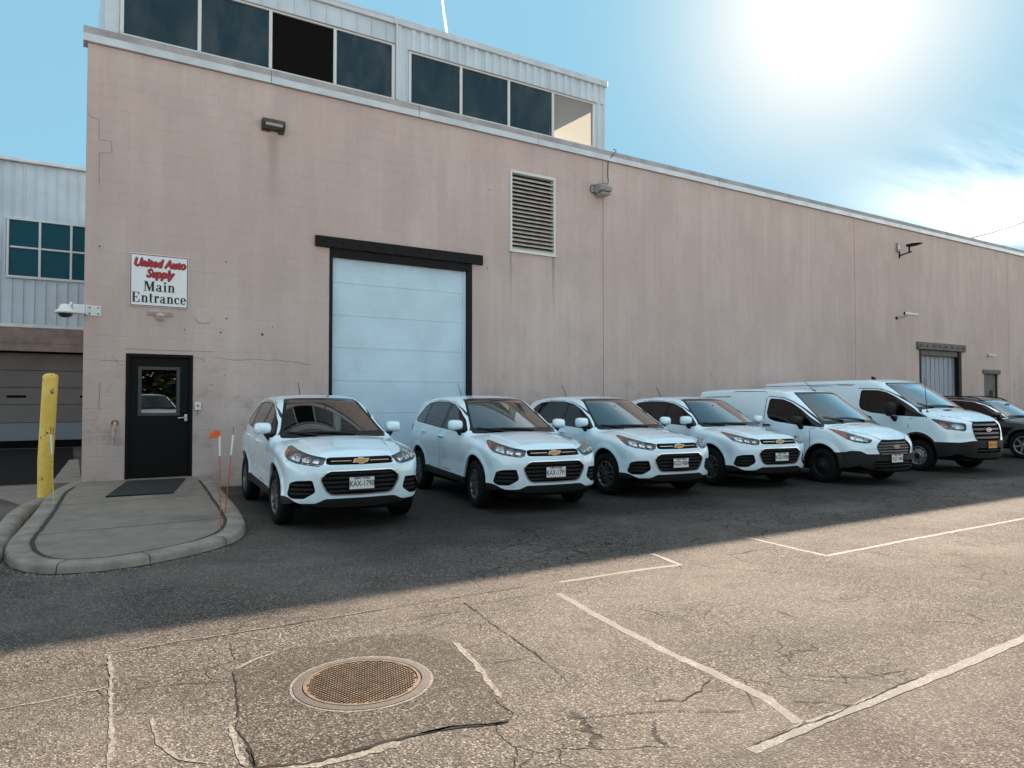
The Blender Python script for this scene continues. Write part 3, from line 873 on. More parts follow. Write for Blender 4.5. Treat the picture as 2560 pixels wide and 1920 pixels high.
def make_vehicle(name, S):
    """S: the shape sheet of one vehicle; x forwards, y to its left, z up, origin on the ground between the axles"""
    car = empty(name)
    xf, xr, zc, ra = S['xf'], S['xr'], S['arch_z'], S['arch_r']
    prof = table(S['top'], S.get('top_sig', 0.035)); plan = table(S['plan'], 0.05); sect = table(S['sect'], S.get('sect_sig', 0.022))
    fx = table(S['front'], 0.03); py = table(S['nose'], 0.03); rx = table(S['rear'], 0.04)
    cw, crown = S.get('cw', 0.18), S.get('crown', 0.10)
    def dist(x, y, z):
        ay = np.abs(y)
        wgt = sstep((x + 0.6) / 0.6)
        T = prof(x + cw * ay * ay * wgt) - crown * ay * ay
        if 'dome' in S:
            xa, xb, yi, hh = S['dome']
            T = T + hh * sstep((yi - 0.10 * (x - xa) - ay) / 0.05) * sstep((x - xa) / 0.12) * sstep((xb - x) / 0.20)
        W = plan(x) + sect(z)
        for ax in (xf, xr):
            rr = np.sqrt((x - ax) ** 2 + (z - zc) ** 2)
            W = W + S.get('flare', 0.014) * sstep((ra + 0.10 - rr) / 0.09)
        if 'side_mod' in S: W = W + S['side_mod'](x, z)
        F = fx(z) - py(ay)
        Rb = rx(z) + 0.9 * py(ay)
        d = smax(ay - W, z - T, S.get('k_top', 0.075))
        d = smax(d, smax(x - F, Rb - x, 0.02), S.get('k_front', 0.06))
        return smax(d, S['floor'] - z, 0.02)
    x1, x0 = S['top'][-1][0] + 0.2, S['rear_x'] - 0.3
    sh = Shell(dist, (x0, x1, 1.3, S['floor'] - 0.1, S['height'] + 0.3), S['spine'], S.get('res', 0.03))
    # wheel openings
    for ax in (xf, xr):
        sh.carve(None, lambda x, y, z, ax=ax: np.maximum(np.sqrt((x - ax) ** 2 + (z - zc) ** 2) - ra, 0.35 - np.abs(y)))
    paint = S['paint']
    # windshield
    wsm = S['ws_x']
    def wsf(poly):
        return lambda x, y, z: np.maximum(np.maximum(sdpoly(poly, np.abs(y), z), wsm - x), x + cw * y * y - S['cowl'])
    sh.carve('windshield_frit', wsf(S['ws'])); sh.sub('windshield_frit', 'windshield', wsf(S['ws_in']))
    # side glazing
    def sf(poly, ymin=0.3):
        return lambda x, y, z: np.maximum(sdpoly(poly, x, z), ymin - np.abs(y))
    dlo = rpoly(S['dlo'], S.get('dlo_r', 0.05))
    if 'dlo_chrome' in S:
        sh.carve('chrome_trim', lambda x, y, z: np.maximum(sdpoly(dlo, x, z) - S['dlo_chrome'], 0.3 - np.abs(y)))
        i, o = sh.split(sh.parts['chrome_trim'], sf(dlo)); sh.parts['window_frame'] = i; sh.parts['chrome_trim'] = o
    else:
        sh.carve('window_frame', sf(dlo))
    for k, g in enumerate(S['glass']):
        gp = rpoly(g[0], g[2] if len(g) > 2 else 0.03)
        f_in = lambda x, y, z, gp=gp: np.maximum(np.maximum(sdpoly(gp, x, z), sdpoly(dlo, x, z) + 0.016), 0.3 - np.abs(y))
        i, o = sh.split(sh.parts['window_frame'], f_in); sh.parts['window_frame'] = o; sh.parts['glass%d' % k] = i
    # lamps
    c, xh = S['hl_c'], S['hl_x']
    def hlf(poly, grow=0.0):
        return lambda x, y, z: np.maximum(sdpoly(poly, np.abs(y) - c * (x - xh), z) - grow, 0.6 - x)
    hl = rpoly(S['hl'], S.get('hl_r', 0.02))
    sh.carve('headlight', hlf(hl))
    # front openings
    for k, fo in enumerate(S['openings']):
        ff = lambda x, y, z, fo=fo: np.maximum(sdpoly(fo['poly'], np.abs(y) if fo.get('pair') or fo.get('sym', True) else y, z), 1.0 - x)
        if fo.get('rim'):
            ffr = lambda x, y, z, fo=fo: np.maximum(sdpoly(fo['poly'], np.abs(y), z) - fo['rim'], 1.0 - x)
            sh.carve('rim%d' % k, ffr); i, o = sh.split(sh.parts['rim%d' % k], ff); sh.parts['rim%d' % k] = o; sh.parts['op%d' % k] = i
        else:
            sh.carve('op%d' % k, ff)
    # unpainted lower trim
    for k, lt in enumerate(S['lower_trim']):
        sh.carve('trim', lt)
    # tail lamps
    tl = S['tail']
    sh.carve('tail_light', lambda x, y, z: np.maximum(np.maximum(sdpoly(tl, x, z), 0.45 - np.abs(y)), -1))
    # seams
    def seam(fn, hw=0.0032):
        sh.carve('panel_seam', lambda x, y, z: np.abs(fn(x, y, z)) - hw)
    doors = S['doors']
    if 'hood' in S:
        hp = S['hood']
        hf = lambda x, y, z: np.maximum(sdpoly(hp, x, np.abs(y)), 0.6 - z)
        sh.carve('panel_seam', lambda x, y, z: np.maximum(np.abs(sdpoly(hp, x, np.abs(y))) - S.get('seam_w', 0.0062), S.get('hood_zmin', 0.7) - z))
        sh.carve('hood', hf)
    for k, dp in enumerate(doors):
        dpo = rpoly(dp, 0.05)
        fn = lambda x, y, z, dpo=dpo: np.maximum(np.abs(sdpoly(dpo, x, z)) - S.get('seam_w', 0.0062), 0.45 - np.abs(y))
        sh.carve('panel_seam', fn)
        sh.carve('door%d' % k, sf(dpo, 0.45))
    if 'bumper' in S:
        bp = S['bumper']
        sh.carve('panel_seam', lambda x, y, z: np.maximum(np.abs(sdpoly(bp, x, z)) - 0.003, 0.5 - np.abs(y)))
        sh.carve('front_bumper', lambda x, y, z: sdpoly(bp, x, z))
    for ln in S.get('lines', []):
        pl = np.array(ln)
        sh.carve('panel_seam', lambda x, y, z, pl=pl: np.maximum(np.abs(sdpoly(pl, x, z)) - 0.007, 0.5 - np.abs(y)))
    sh.skin('body', sh.body, paint, car, rim=0.03)
    for nm in ('hood', 'front_bumper'):
        if nm in sh.parts: sh.skin(nm, sh.parts[nm], paint, car)
    sh.skin('panel_seam', sh.parts['panel_seam'], S.get('seam_mat', 'seam_dark'), car, off=-0.004)
    if 'trim' in sh.parts: sh.skin('lower_cladding', sh.parts['trim'], 'black_plastic', car, off=-0.002, rim=0.03)
    sh.skin('windshield_surround', sh.parts['windshield_frit'], 'gloss_black', car, off=-0.003)
    sh.skin('windshield', sh.parts['windshield'], 'windshield_glass', car, off=-0.004)
    if 'chrome_trim' in sh.parts:
        for fs in sh.side(sh.parts['chrome_trim']): sh.skin('window_trim', fs, 'chrome', car, off=0.002)
    for fs in sh.side(sh.parts['window_frame']): sh.skin('window_surround', fs, 'gloss_black', car, off=-0.003)
    for k, g in enumerate(S['glass']):
        for fs in sh.side(sh.parts['glass%d' % k]):
            sh.skin('side_window', fs, g[1], car, off=-0.006)
    for k, dp in enumerate(doors):
        for s, fs in zip((-1, 1), sh.side(sh.parts['door%d' % k])):
            dob = sh.skin('door', fs, paint, car)
            if dob is None: continue
            if k < len(S.get('handles', [])):
                hx, hz = S['handles'][k]
                hy = sh.surf_y(hx, hz)
                hm = MB().cbox((hx - 0.10, s * (hy + 0.008), hz - 0.016), (hx + 0.085, s * (hy + 0.040), hz + 0.018), 0.010)
                hm.cbox((hx - 0.115, s * (hy - 0.004), hz - 0.022), (hx - 0.085, s * (hy + 0.03), hz + 0.022), 0.008)
                hm.build('handle', S.get('handle_mat', paint), dob)
    for fs in sh.side(sh.parts['tail_light']): sh.skin('tail_light', fs, 'red_lens', car, off=0.012, rim=0.02)
    # headlights: dark bowl, lens, bowls of the lamps, amber marker
    for s, fs in zip((-1, 1), sh.side(sh.parts['headlight'])):
        h = sh.skin('headlight', fs, 'lamp_dark', car, shift=(-0.05, -s * 0.012, 0))
        lens = sh.skin('lens', fs, 'lamp_glass', h, off=0.0)
        # inner pieces: sub-cut of the same outline, part way back
        for (poly, mat, dep) in S['hl_in']:
            i, o = sh.split(fs, hlf(rpoly(poly, 0.015)))
            if i: sh.skin('marker_lamp' if mat == 'amber' else 'reflector', i, mat, h, shift=(-dep, -s * dep * 0.25, 0))
        for (ly, lz, lr) in S['hl_bulbs']:
            lx = sh.surf_x(ly, lz)
            MB().lathe([(lr, -0.020), (lr * 0.93, -0.018), (lr * 0.80, -0.035), (lr * 0.45, -0.05)], 20, 'x', (lx, s * ly, lz)).build('lamp_bowl', 'chrome', h)
            MB().lathe([(lr * 0.55, -0.048), (lr * 0.50, -0.034), (lr * 0.3, -0.024), (0, -0.02)], 16, 'x', (lx, s * ly, lz)).build('bulb_lens', 'lamp_silver', h)
    # openings
    for k, fo in enumerate(S['openings']):
        sets = sh.side(sh.parts['op%d' % k]) if fo.get('pair') else [sh.parts['op%d' % k]]
        rims = (sh.side(sh.parts['rim%d' % k]) if fo.get('pair') else [sh.parts['rim%d' % k]]) if fo.get('rim') else [None] * len(sets)
        for q, (fs, rf) in enumerate(zip(sets, rims)):
            if fo.get('cover'):
                g = sh.skin(fo['name'], fs, fo['mat'], car, off=-0.003)
            else:
                g = sh.skin(fo['name'], fs, 'void_black', car, shift=(-fo['depth'], 0, 0), rimmat='black_plastic')
            if rf: sh.skin('grille_surround', rf, fo['rim_mat'], g, off=0.006, rim=0.02)
            for z in fo.get('slats', []):
                P = np.array(fo['poly']);
                ys = np.linspace(-1, 1, 161)
                sd = sdpoly(fo['poly'], np.abs(ys), np.full(161, z))
                ok = ys[sd < -0.004]
                if fo.get('pair'): ok = ok[ok * (1 if q else -1) > 0]
                if len(ok) < 2: continue
                runs = [ok]
                sl = MB(); hh = fo.get('slat_h', 0.010)
                yy = np.linspace(ok[0], ok[-1], 15)
                vsx, fsx = [], []
                for y, xs in zip(yy, sh.surf_x(yy, z) - fo.get('slat_in', 0.012)):
                    vsx += [(xs - 0.03, y, z + hh * 1.3), (xs, y, z + hh), (xs, y, z - hh), (xs - 0.03, y, z - hh * 1.3)]
                for i in range(len(yy) - 1):
                    for j in range(3):
                        fsx.append((4 * i + j, 4 * i + j + 1, 4 * i + 5 + j, 4 * i + 4 + j))
                sl.add(vsx, fsx)
                sl.build('slat', fo.get('slat_mat', 'black_plastic'), g, recalc=False)
            if fo.get('bar'):
                z, y0, y1, hh = fo['bar']
                for s in (-1, 1):
                    sl = MB(); vsx, fsx = [], []
                    yy = np.linspace(s * y0, s * y1, 9)
                    for y, xs in zip(yy, sh.surf_x(yy, z) + 0.004):
                        vsx += [(xs - 0.02, y, z + hh), (xs, y, z + hh * 0.7), (xs, y, z - hh * 0.7), (xs - 0.02, y, z - hh)]
                    for i in range(len(yy) - 1):
                        for j in range(3): fsx.append((4 * i + j, 4 * i + j + 1, 4 * i + 5 + j, 4 * i + 4 + j))
                    sl.add(vsx, fsx); sl.build('chrome_bar', 'chrome', g)
    # wheel housings, floor, cabin
    for ax in (xf, xr):
        for s in (-1, 1):
            lin = MB().lathe([(ra + 0.005, s * (S['track'] / 2 + 0.05)), (ra + 0.012, s * 0.35)], 28, 'y', (ax, 0, zc), a0=R(-12), a1=R(192))
            lin.add([(ax + (ra + 0.012) * math.cos(t), s * 0.36, zc + (ra + 0.012) * math.sin(t)) for t in np.linspace(R(-12), R(192), 20)], [list(range(20))])
            lin.build('wheel_housing', 'void_black', car)
    fl = MB().box((S['rear_x'] + 0.12, -0.62, S['floor'] + 0.02), (S['nose_x'] - 0.18, 0.62, S['floor'] + 0.10))
    fl.build('floor_pan', 'void_black', car)
    zs = S['seat_z']
    cab = empty('cabin', parent=car)
    MB().box((S['dash_x'] - 3.2 if not S.get('bulkhead') else S['bulkhead'], -0.70, zs - 0.12), (S['dash_x'] + 0.2, 0.70, zs - 0.04)).build('cabin_floor', 'interior', cab)
    dz = S['dash_z']; dx = S['dash_x']
    MB().prism([(dx - 0.32, dz - 0.30), (dx - 0.30, dz - 0.04), (dx - 0.20, dz + 0.005), (dx + 0.06, dz - 0.02), (dx + 0.06, dz - 0.3)], 'y', -0.60, 0.60).build('dashboard', 'interior', cab, recalc=True)
    stw = MB(); yw = 0.36
    th = np.linspace(0, 2 * math.pi, 21)
    stw.tube([(dx - 0.42 + 0.07 * math.sin(t), yw + 0.18 * math.cos(t), dz - 0.02 + 0.17 * math.sin(t)) for t in th], 0.014, 6, False)
    stw.tube([(dx - 0.42, yw - 0.17, dz - 0.02), (dx - 0.40, yw, dz - 0.04), (dx - 0.42, yw + 0.17, dz - 0.02)], 0.02, 6)
    stw.build('steering_wheel', 'interior', cab)
    for y in (-0.37, 0.37): seat(cab, S['seat_x'], y, zs, S.get('seat_mat', 'interior'))
    if S.get('bulkhead'):
        MB().box((S['bulkhead'] - 0.02, -0.64, zs - 0.1), (S['bulkhead'], 0.64, S['height'] - 0.16)).build('bulkhead', 'interior_grey', cab)
    else:
        for y in (-0.40, 0.0, 0.40): seat(cab, S['seat_x'] - 0.85, y, zs + 0.02, S.get('seat_mat', 'interior'))
    rm = MB().cbox((S['mirror_x'], -0.11, S['mirror_z'] - 0.035), (S['mirror_x'] + 0.03, 0.11, S['mirror_z'] + 0.035), 0.015)
    rm.tube([(S['mirror_x'] + 0.01, 0, S['mirror_z'] + 0.02), (S['mirror_x'] + 0.012, 0, S['mirror_z'] + 0.055)], 0.010, 6)
    rm.build('rear_view_mirror', 'interior', cab)
    # door mirrors
    mx, my, mz, mw, mh = S['door_mirror']
    for s in (-1, 1):
        mm = MB()
        n = 14; rings = []
        prof_m = [(-0.055, 0.80), (-0.045, 0.97), (-0.01, 1.0), (0.04, 0.93), (0.075, 0.70), (0.095, 0.35), (0.10, 0.0)]
        vsx, fsx = [], []
        for (ox, sc) in prof_m:
            for k in range(n):
                t = 2 * math.pi * k / n
                cx, cz = math.cos(t), math.sin(t)
                e = S.get('mirror_pow', 0.65)
                yy = math.copysign(abs(cx) ** e, cx) * mw / 2 * sc
                zz = math.copysign(abs(cz) ** e, cz) * mh / 2 * sc
                if zz < 0: zz *= 0.85 + 0.25 * (yy / mw)
                vsx.append((mx + ox + abs(yy + mw / 2) * -0.10, s * (my + yy), mz + zz))
        m_ = len(prof_m)
        for i in range(m_ - 1):
            for k in range(n): fsx.append((i * n + k, i * n + (k + 1) % n, (i + 1) * n + (k + 1) % n, (i + 1) * n + k))
        mm.add(vsx, fsx, True)
        mo = mm.build('door_mirror', S.get('mirror_mat', paint), car, recalc=True)
        g = MB().add([vsx[k] for k in range(n)], [list(range(n))]); g.build('mirror_glass', 'chrome', mo)
        yb = sh.surf_y(mx - 0.02, mz - mh * 0.5 - 0.03)
        st = MB()
        st.add([(mx + 0.06, s * (yb - 0.02), mz - mh * 0.55 + 0.03), (mx + 0.03, s * (my - mw * 0.05), mz - mh * 0.42), (mx - 0.05, s * (my - mw * 0.05), mz - mh * 0.42), (mx - 0.10, s * (yb - 0.02), mz - mh * 0.55 + 0.03),
                (mx + 0.03, s * (yb - 0.01), mz - mh * 0.55 - 0.10), (mx - 0.05, s * (yb - 0.01), mz - mh * 0.55 - 0.10)],
               [(0, 1, 2, 3), (0, 4, 1), (1, 4, 5, 2), (2, 5, 3)])
        st.build('mirror_stalk', 'black_plastic', mo, recalc=True)
    # wipers
    for (a, b) in S['wipers']:
        pts = []
        for t in np.linspace(0, 1, 7):
            y = a[1] + (b[1] - a[1]) * t; x = a[0] + (b[0] - a[0]) * t
            pts.append((x, y, sh.surf_z(x, y) + 0.012))
        MB().tube(pts, [0.016, 0.012, 0.010, 0.010, 0.009, 0.008, 0.006], 6).build('wiper', 'black_plastic', car)
    # antenna
    if 'antenna' in S:
        ax_, ay_, dx_, dz_ = S['antenna']
        az_ = sh.surf_z(ax_, ay_)
        an = MB().tube([(ax_ + 0.0, ay_, az_ - 0.01), (ax_ + dx_, ay_, az_ + dz_)], [0.009, 0.004], 6)
        an.lathe([(0.030, az_ - 0.008), (0.024, az_ + 0.012), (0.0, az_ + 0.02)], 10, 'z', (ax_, ay_, 0))
        an.build('antenna', 'black_plastic', car)
    # wheels
    wh = None
    for ax in (xf, xr):
        for s in (-1, 1):
            if wh is None:
                wh = make_wheel(S['tyre_r'], S['rim_r'], S['tyre_w'], S['wheel'], car); o = wh
            else:
                o = copy_tree(wh, car)
            o.location = (ax, s * S['track'] / 2, S['tyre_r'])
            o.rotation_euler = (0, R(17 * (ax > 0) + 31 * (s > 0)), 0 if s < 0 else math.pi)
            if ax > 0 and 'steer' in S: o.rotation_euler[2] += S['steer']
    S['shell'] = sh
    return car
# ------------------------------------------------------------------ the small white SUV
def belt_line(x): return 0
def below(pts):
    t = table(pts, 0.012)
    return lambda x, y, z: z - t(x)
def suv_spec():
    S = dict(xf=1.2775, xr=-1.2775, arch_z=0.372, arch_r=0.405, paint='white_paint', floor=0.205, height=1.66, rear_x=-2.12, nose_x=2.17,
        top=[(-2.22, 0.80), (-2.14, 1.02), (-2.06, 1.27), (-1.95, 1.475), (-1.82, 1.565), (-1.4, 1.628), (-0.8, 1.658), (-0.30, 1.648), (0.02, 1.606), (0.16, 1.568), (0.98, 1.108), (1.06, 1.080), (1.4, 1.045), (1.75, 0.990), (1.97, 0.935), (2.10, 0.872), (2.22, 0.78)],
        top_sig=0.030, cw=0.19, crown=0.095,
        plan=[(-2.2, 0.74), (-2.0, 0.81), (-1.7, 0.855), (-1.28, 0.872), (-0.6, 0.868), (0.3, 0.868), (1.0, 0.874), (1.3, 0.880), (1.6, 0.872), (1.85, 0.84), (2.05, 0.77), (2.2, 0.66)],
        sect=[(0.10, -0.09), (0.22, -0.040), (0.36, -0.010), (0.48, -0.022), (0.62, -0.026), (0.80, -0.004), (0.90, 0.0), (0.98, -0.014), (1.08, -0.048), (1.30, -0.140), (1.60, -0.285), (1.8, -0.40)],
        front=[(0.10, 2.04), (0.25, 2.105), (0.36, 2.145), (0.44, 2.150), (0.55, 2.160), (0.68, 2.165), (0.76, 2.150), (0.84, 2.115), (0.90, 2.07), (0.97, 1.97), (1.1, 1.72)],
        nose=[(0, 0), (0.3, 0.014), (0.5, 0.048), (0.65, 0.110), (0.74, 0.175), (0.81, 0.26), (0.87, 0.38), (0.95, 0.58)],
        rear=[(0.1, -2.02), (0.3, -2.09), (0.6, -2.12), (0.9, -2.11), (1.1, -2.07), (1.3, -1.99), (1.55, -1.86), (1.7, -1.75)],
        dome=(1.02, 2.12, 0.56, 0.012), flare=0.016,
        spine=((-1.45, 0.85), (1.35, 0.68)),
        cowl=1.045, ws_x=-0.05, ws=rpoly([(-0.5, 1.06), (0.725, 1.06), (0.712, 1.12), (0.525, 1.575), (0.48, 1.598), (-0.5, 1.612)], 0.04),
        ws_in=rpoly([(-0.5, 1.150), (0.665, 1.140), (0.498, 1.545), (0.45, 1.562), (-0.5, 1.577)], 0.04),
        dlo=[(0.76, 1.062), (0.80, 1.09), (0.53, 1.265), (0.24, 1.410), (-0.05, 1.500), (-0.40, 1.545), (-0.95, 1.550), (-1.33, 1.520), (-1.50, 1.44), (-1.74, 1.225), (-1.60, 1.185), (-0.4, 1.115)],
        glass=[([(0.40, 0.9), (1.0, 0.9), (1.0, 1.7), (0.40, 1.7)], 'side_glass'), ([(-0.20, 0.9), (0.365, 0.9), (0.365, 1.7), (-0.20, 1.7)], 'side_glass'),
               ([(-1.17, 0.9), (-0.30, 0.9), (-0.30, 1.7), (-1.17, 1.7)], 'privacy_glass'), ([(-1.9, 0.9), (-1.215, 0.9), (-1.215, 1.7), (-1.9, 1.7)], 'privacy_glass')],
        hl_c=0.55, hl_x=2.0, hl_r=0.018,
        hl=[(0.375, 0.868), (0.405, 0.785), (0.46, 0.768), (0.72, 0.800), (0.90, 0.842), (0.985, 0.895), (1.06, 0.985), (1.02, 0.995), (0.85, 0.955), (0.62, 0.905)],
        hl_in=[([(0.965, 0.880), (1.00, 0.908), (1.045, 0.965), (1.00, 0.970), (0.965, 0.945), (0.945, 0.90), (0.945, 0.875)], 'amber', 0.012),
               ([(0.40, 0.790), (0.46, 0.775), (0.72, 0.807), (0.90, 0.848), (0.90, 0.856), (0.72, 0.818), (0.46, 0.787), (0.41, 0.805)], 'lamp_silver', 0.010),
               ([(0.46, 0.80), (0.55, 0.815), (0.55, 0.86), (0.46, 0.855)], 'lamp_silver', 0.03),
               ([(0.72, 0.825), (0.87, 0.858), (0.87, 0.935), (0.74, 0.905)], 'lamp_silver', 0.035),
               ([(0.58, 0.812), (0.69, 0.828), (0.70, 0.893), (0.60, 0.875)], 'lamp_silver', 0.035)],
        hl_bulbs=[(0.600, 0.850, 0.034), (0.705, 0.878, 0.040)],
        openings=[
            dict(name='upper_grille', poly=rpoly([(-0.4, 0.874), (0.35, 0.874), (0.40, 0.868), (0.42, 0.798), (0.37, 0.788), (-0.4, 0.780)], 0.012), depth=0.03, bar=(0.832, 0.115, 0.36, 0.006), slats=[0.808, 0.856], slat_h=0.006),
            dict(name='lower_grille', poly=rpoly([(-0.3, 0.712), (0.385, 0.712), (0.475, 0.640), (0.475, 0.600), (0.405, 0.470), (0.35, 0.438), (-0.3, 0.425)], 0.03), depth=0.05, rim=0.014, rim_mat='lamp_silver', slats=[0.682, 0.632, 0.578, 0.524, 0.472], slat_h=0.013, slat_in=0.020),
            dict(name='fog_lamp_recess', pair=True, poly=rpoly([(0.575, 0.612), (0.735, 0.607), (0.795, 0.580), (0.818, 0.43), (0.785, 0.392), (0.660, 0.392), (0.550, 0.462), (0.540, 0.492)], 0.02), depth=0.06, slats=[0.555, 0.50, 0.45], slat_h=0.012, slat_in=0.03)],
        lower_trim=[lambda x, y, z: np.maximum(z - (0.388 - 0.052 * sstep((np.abs(y) - 0.40) / 0.16) + 0.075 * sstep((np.abs(y) - 0.70) / 0.14)), 1.55 - x),
                    lambda x, y, z: np.maximum(z - 0.44 + 0.03 * (x + 0.0), np.abs(x) - 1.6), lambda x, y, z: np.maximum(z - 0.42, x + 1.3)],
        tail=[(-2.3, 0.93), (-2.3, 1.18), (-1.95, 1.20), (-1.82, 1.10), (-1.93, 0.95)],
        doors=[[(0.60, 0.47), (0.70, 0.85), (0.72, 1.02), (0.83, 1.085), (0.55, 1.280), (0.25, 1.428), (-0.05, 1.520), (-0.255, 1.553), (-0.255, 0.47)],
               [(-0.265, 0.47), (-0.265, 1.553), (-0.95, 1.570), (-1.20, 1.555), (-1.22, 1.15), (-1.02, 0.80), (-0.88, 0.60), (-0.85, 0.47)]],
        handles=[(-0.10, 0.985), (-1.00, 1.03)],
        hood=[(1.0, -0.5), (1.04, 0.66), (1.10, 0.71), (1.55, 0.735), (1.80, 0.69), (1.99, 0.52), (2.09, 0.36), (2.125, 0.15), (2.125, -0.5)], hood_zmin=0.80,
        bumper=[(1.60, 0.0), (1.60, 0.60), (1.70, 0.72), (1.76, 0.845), (2.00, 0.80), (2.13, 0.788), (2.5, 0.775), (2.5, 0.0)],
        track=1.54, seat_z=0.52, dash_x=0.95, dash_z=1.06, seat_x=-0.05, mirror_x=0.33, mirror_z=1.42,
        door_mirror=(0.66, 0.910, 1.180, 0.220, 0.170), mirror_pow=0.55, wipers=[((1.005, 0.25), (0.90, -0.42)), ((1.005, -0.28), (0.80, -0.62))],
        antenna=(-1.35, 0.0, -0.20, 0.24), tyre_r=0.346, rim_r=0.222, tyre_w=0.205, wheel='alloy5b')
    return S

def bowtie(car, x, z):
    e = empty('bowtie_emblem', (x, 0, z), parent=car)
    P = [(-0.095, 0.0), (-0.070, 0.026), (-0.034, 0.026), (-0.029, 0.036), (0.034, 0.036), (0.040, 0.026), (0.095, 0.026), (0.070, 0.0), (0.070, 0.0)]
    pts = [(-0.070, -0.021), (-0.031, -0.021), (-0.027, -0.034), (0.036, -0.034), (0.041, -0.021), (0.076, -0.021), (0.097, 0.021), (0.031, 0.021), (0.027, 0.034), (-0.036, 0.034), (-0.041, 0.021), (-0.076, 0.021), (-0.097, -0.021)]
    MB().prism([(y * 1.06, z_ * 1.12) for y, z_ in pts], 'x', -0.02, 0.004).build('emblem_rim', 'chrome', e, recalc=True)
    MB().prism([(y * 0.93, z_ * 0.90) for y, z_ in pts], 'x', 0.004, 0.008).build('emblem_face', 'gold', e, recalc=True)
    return e
def oval_badge(car, x, z, a=0.085, b=0.034, tilt=0.0):
    e = empty('oval_badge', (x, 0, z), parent=car); e.rotation_euler = (0, tilt, 0)
    ellipse_disc(MB(), a, b, -0.03, 0.004).build('badge_rim', 'chrome', e, recalc=True)
    ellipse_disc(MB(), a * 0.90, b * 0.84, 0.004, 0.006).build('badge_face', 'emblem_blue', e, recalc=True)
    text_obj('badge_script', 'Ford', 'chrome', e, (0.0068, 0, 0), (math.pi / 2, 0, math.pi / 2), size=b * 1.35, shear=0.35, bold=0.001, sx=1.25)
    return e

SUV = suv_spec()
suv0 = make_vehicle('parked_car', SUV)
sx = SUV['shell']
bowtie(suv0, sx.surf_x(0, 0.832) + 0.006, 0.832)
# sticker papers behind the windshield corner, rear side deflectors
for s in (-1, 1):
    xs_ = np.linspace(-1.80, -2.06, 9); yy_ = 0.575
    zs_ = sx.surf_z(xs_, np.full(9, yy_))
    d = MB(); vsx = []
    for x, z in zip(xs_, zs_): vsx += [(x, s * (yy_ - 0.012), z + 0.012), (x - 0.012, s * (yy_ + 0.012), z + 0.006), (x - 0.012, s * (yy_ + 0.012), z - 0.02), (x, s * (yy_ - 0.012), z - 0.02)]
    d.add(vsx, [(4 * i + j, 4 * i + (j + 1) % 4, 4 * i + 4 + (j + 1) % 4, 4 * i + 4 + j) for i in range(8) for j in range(4)])
    d.build('rear_deflector', 'gloss_black', suv0, recalc=True)
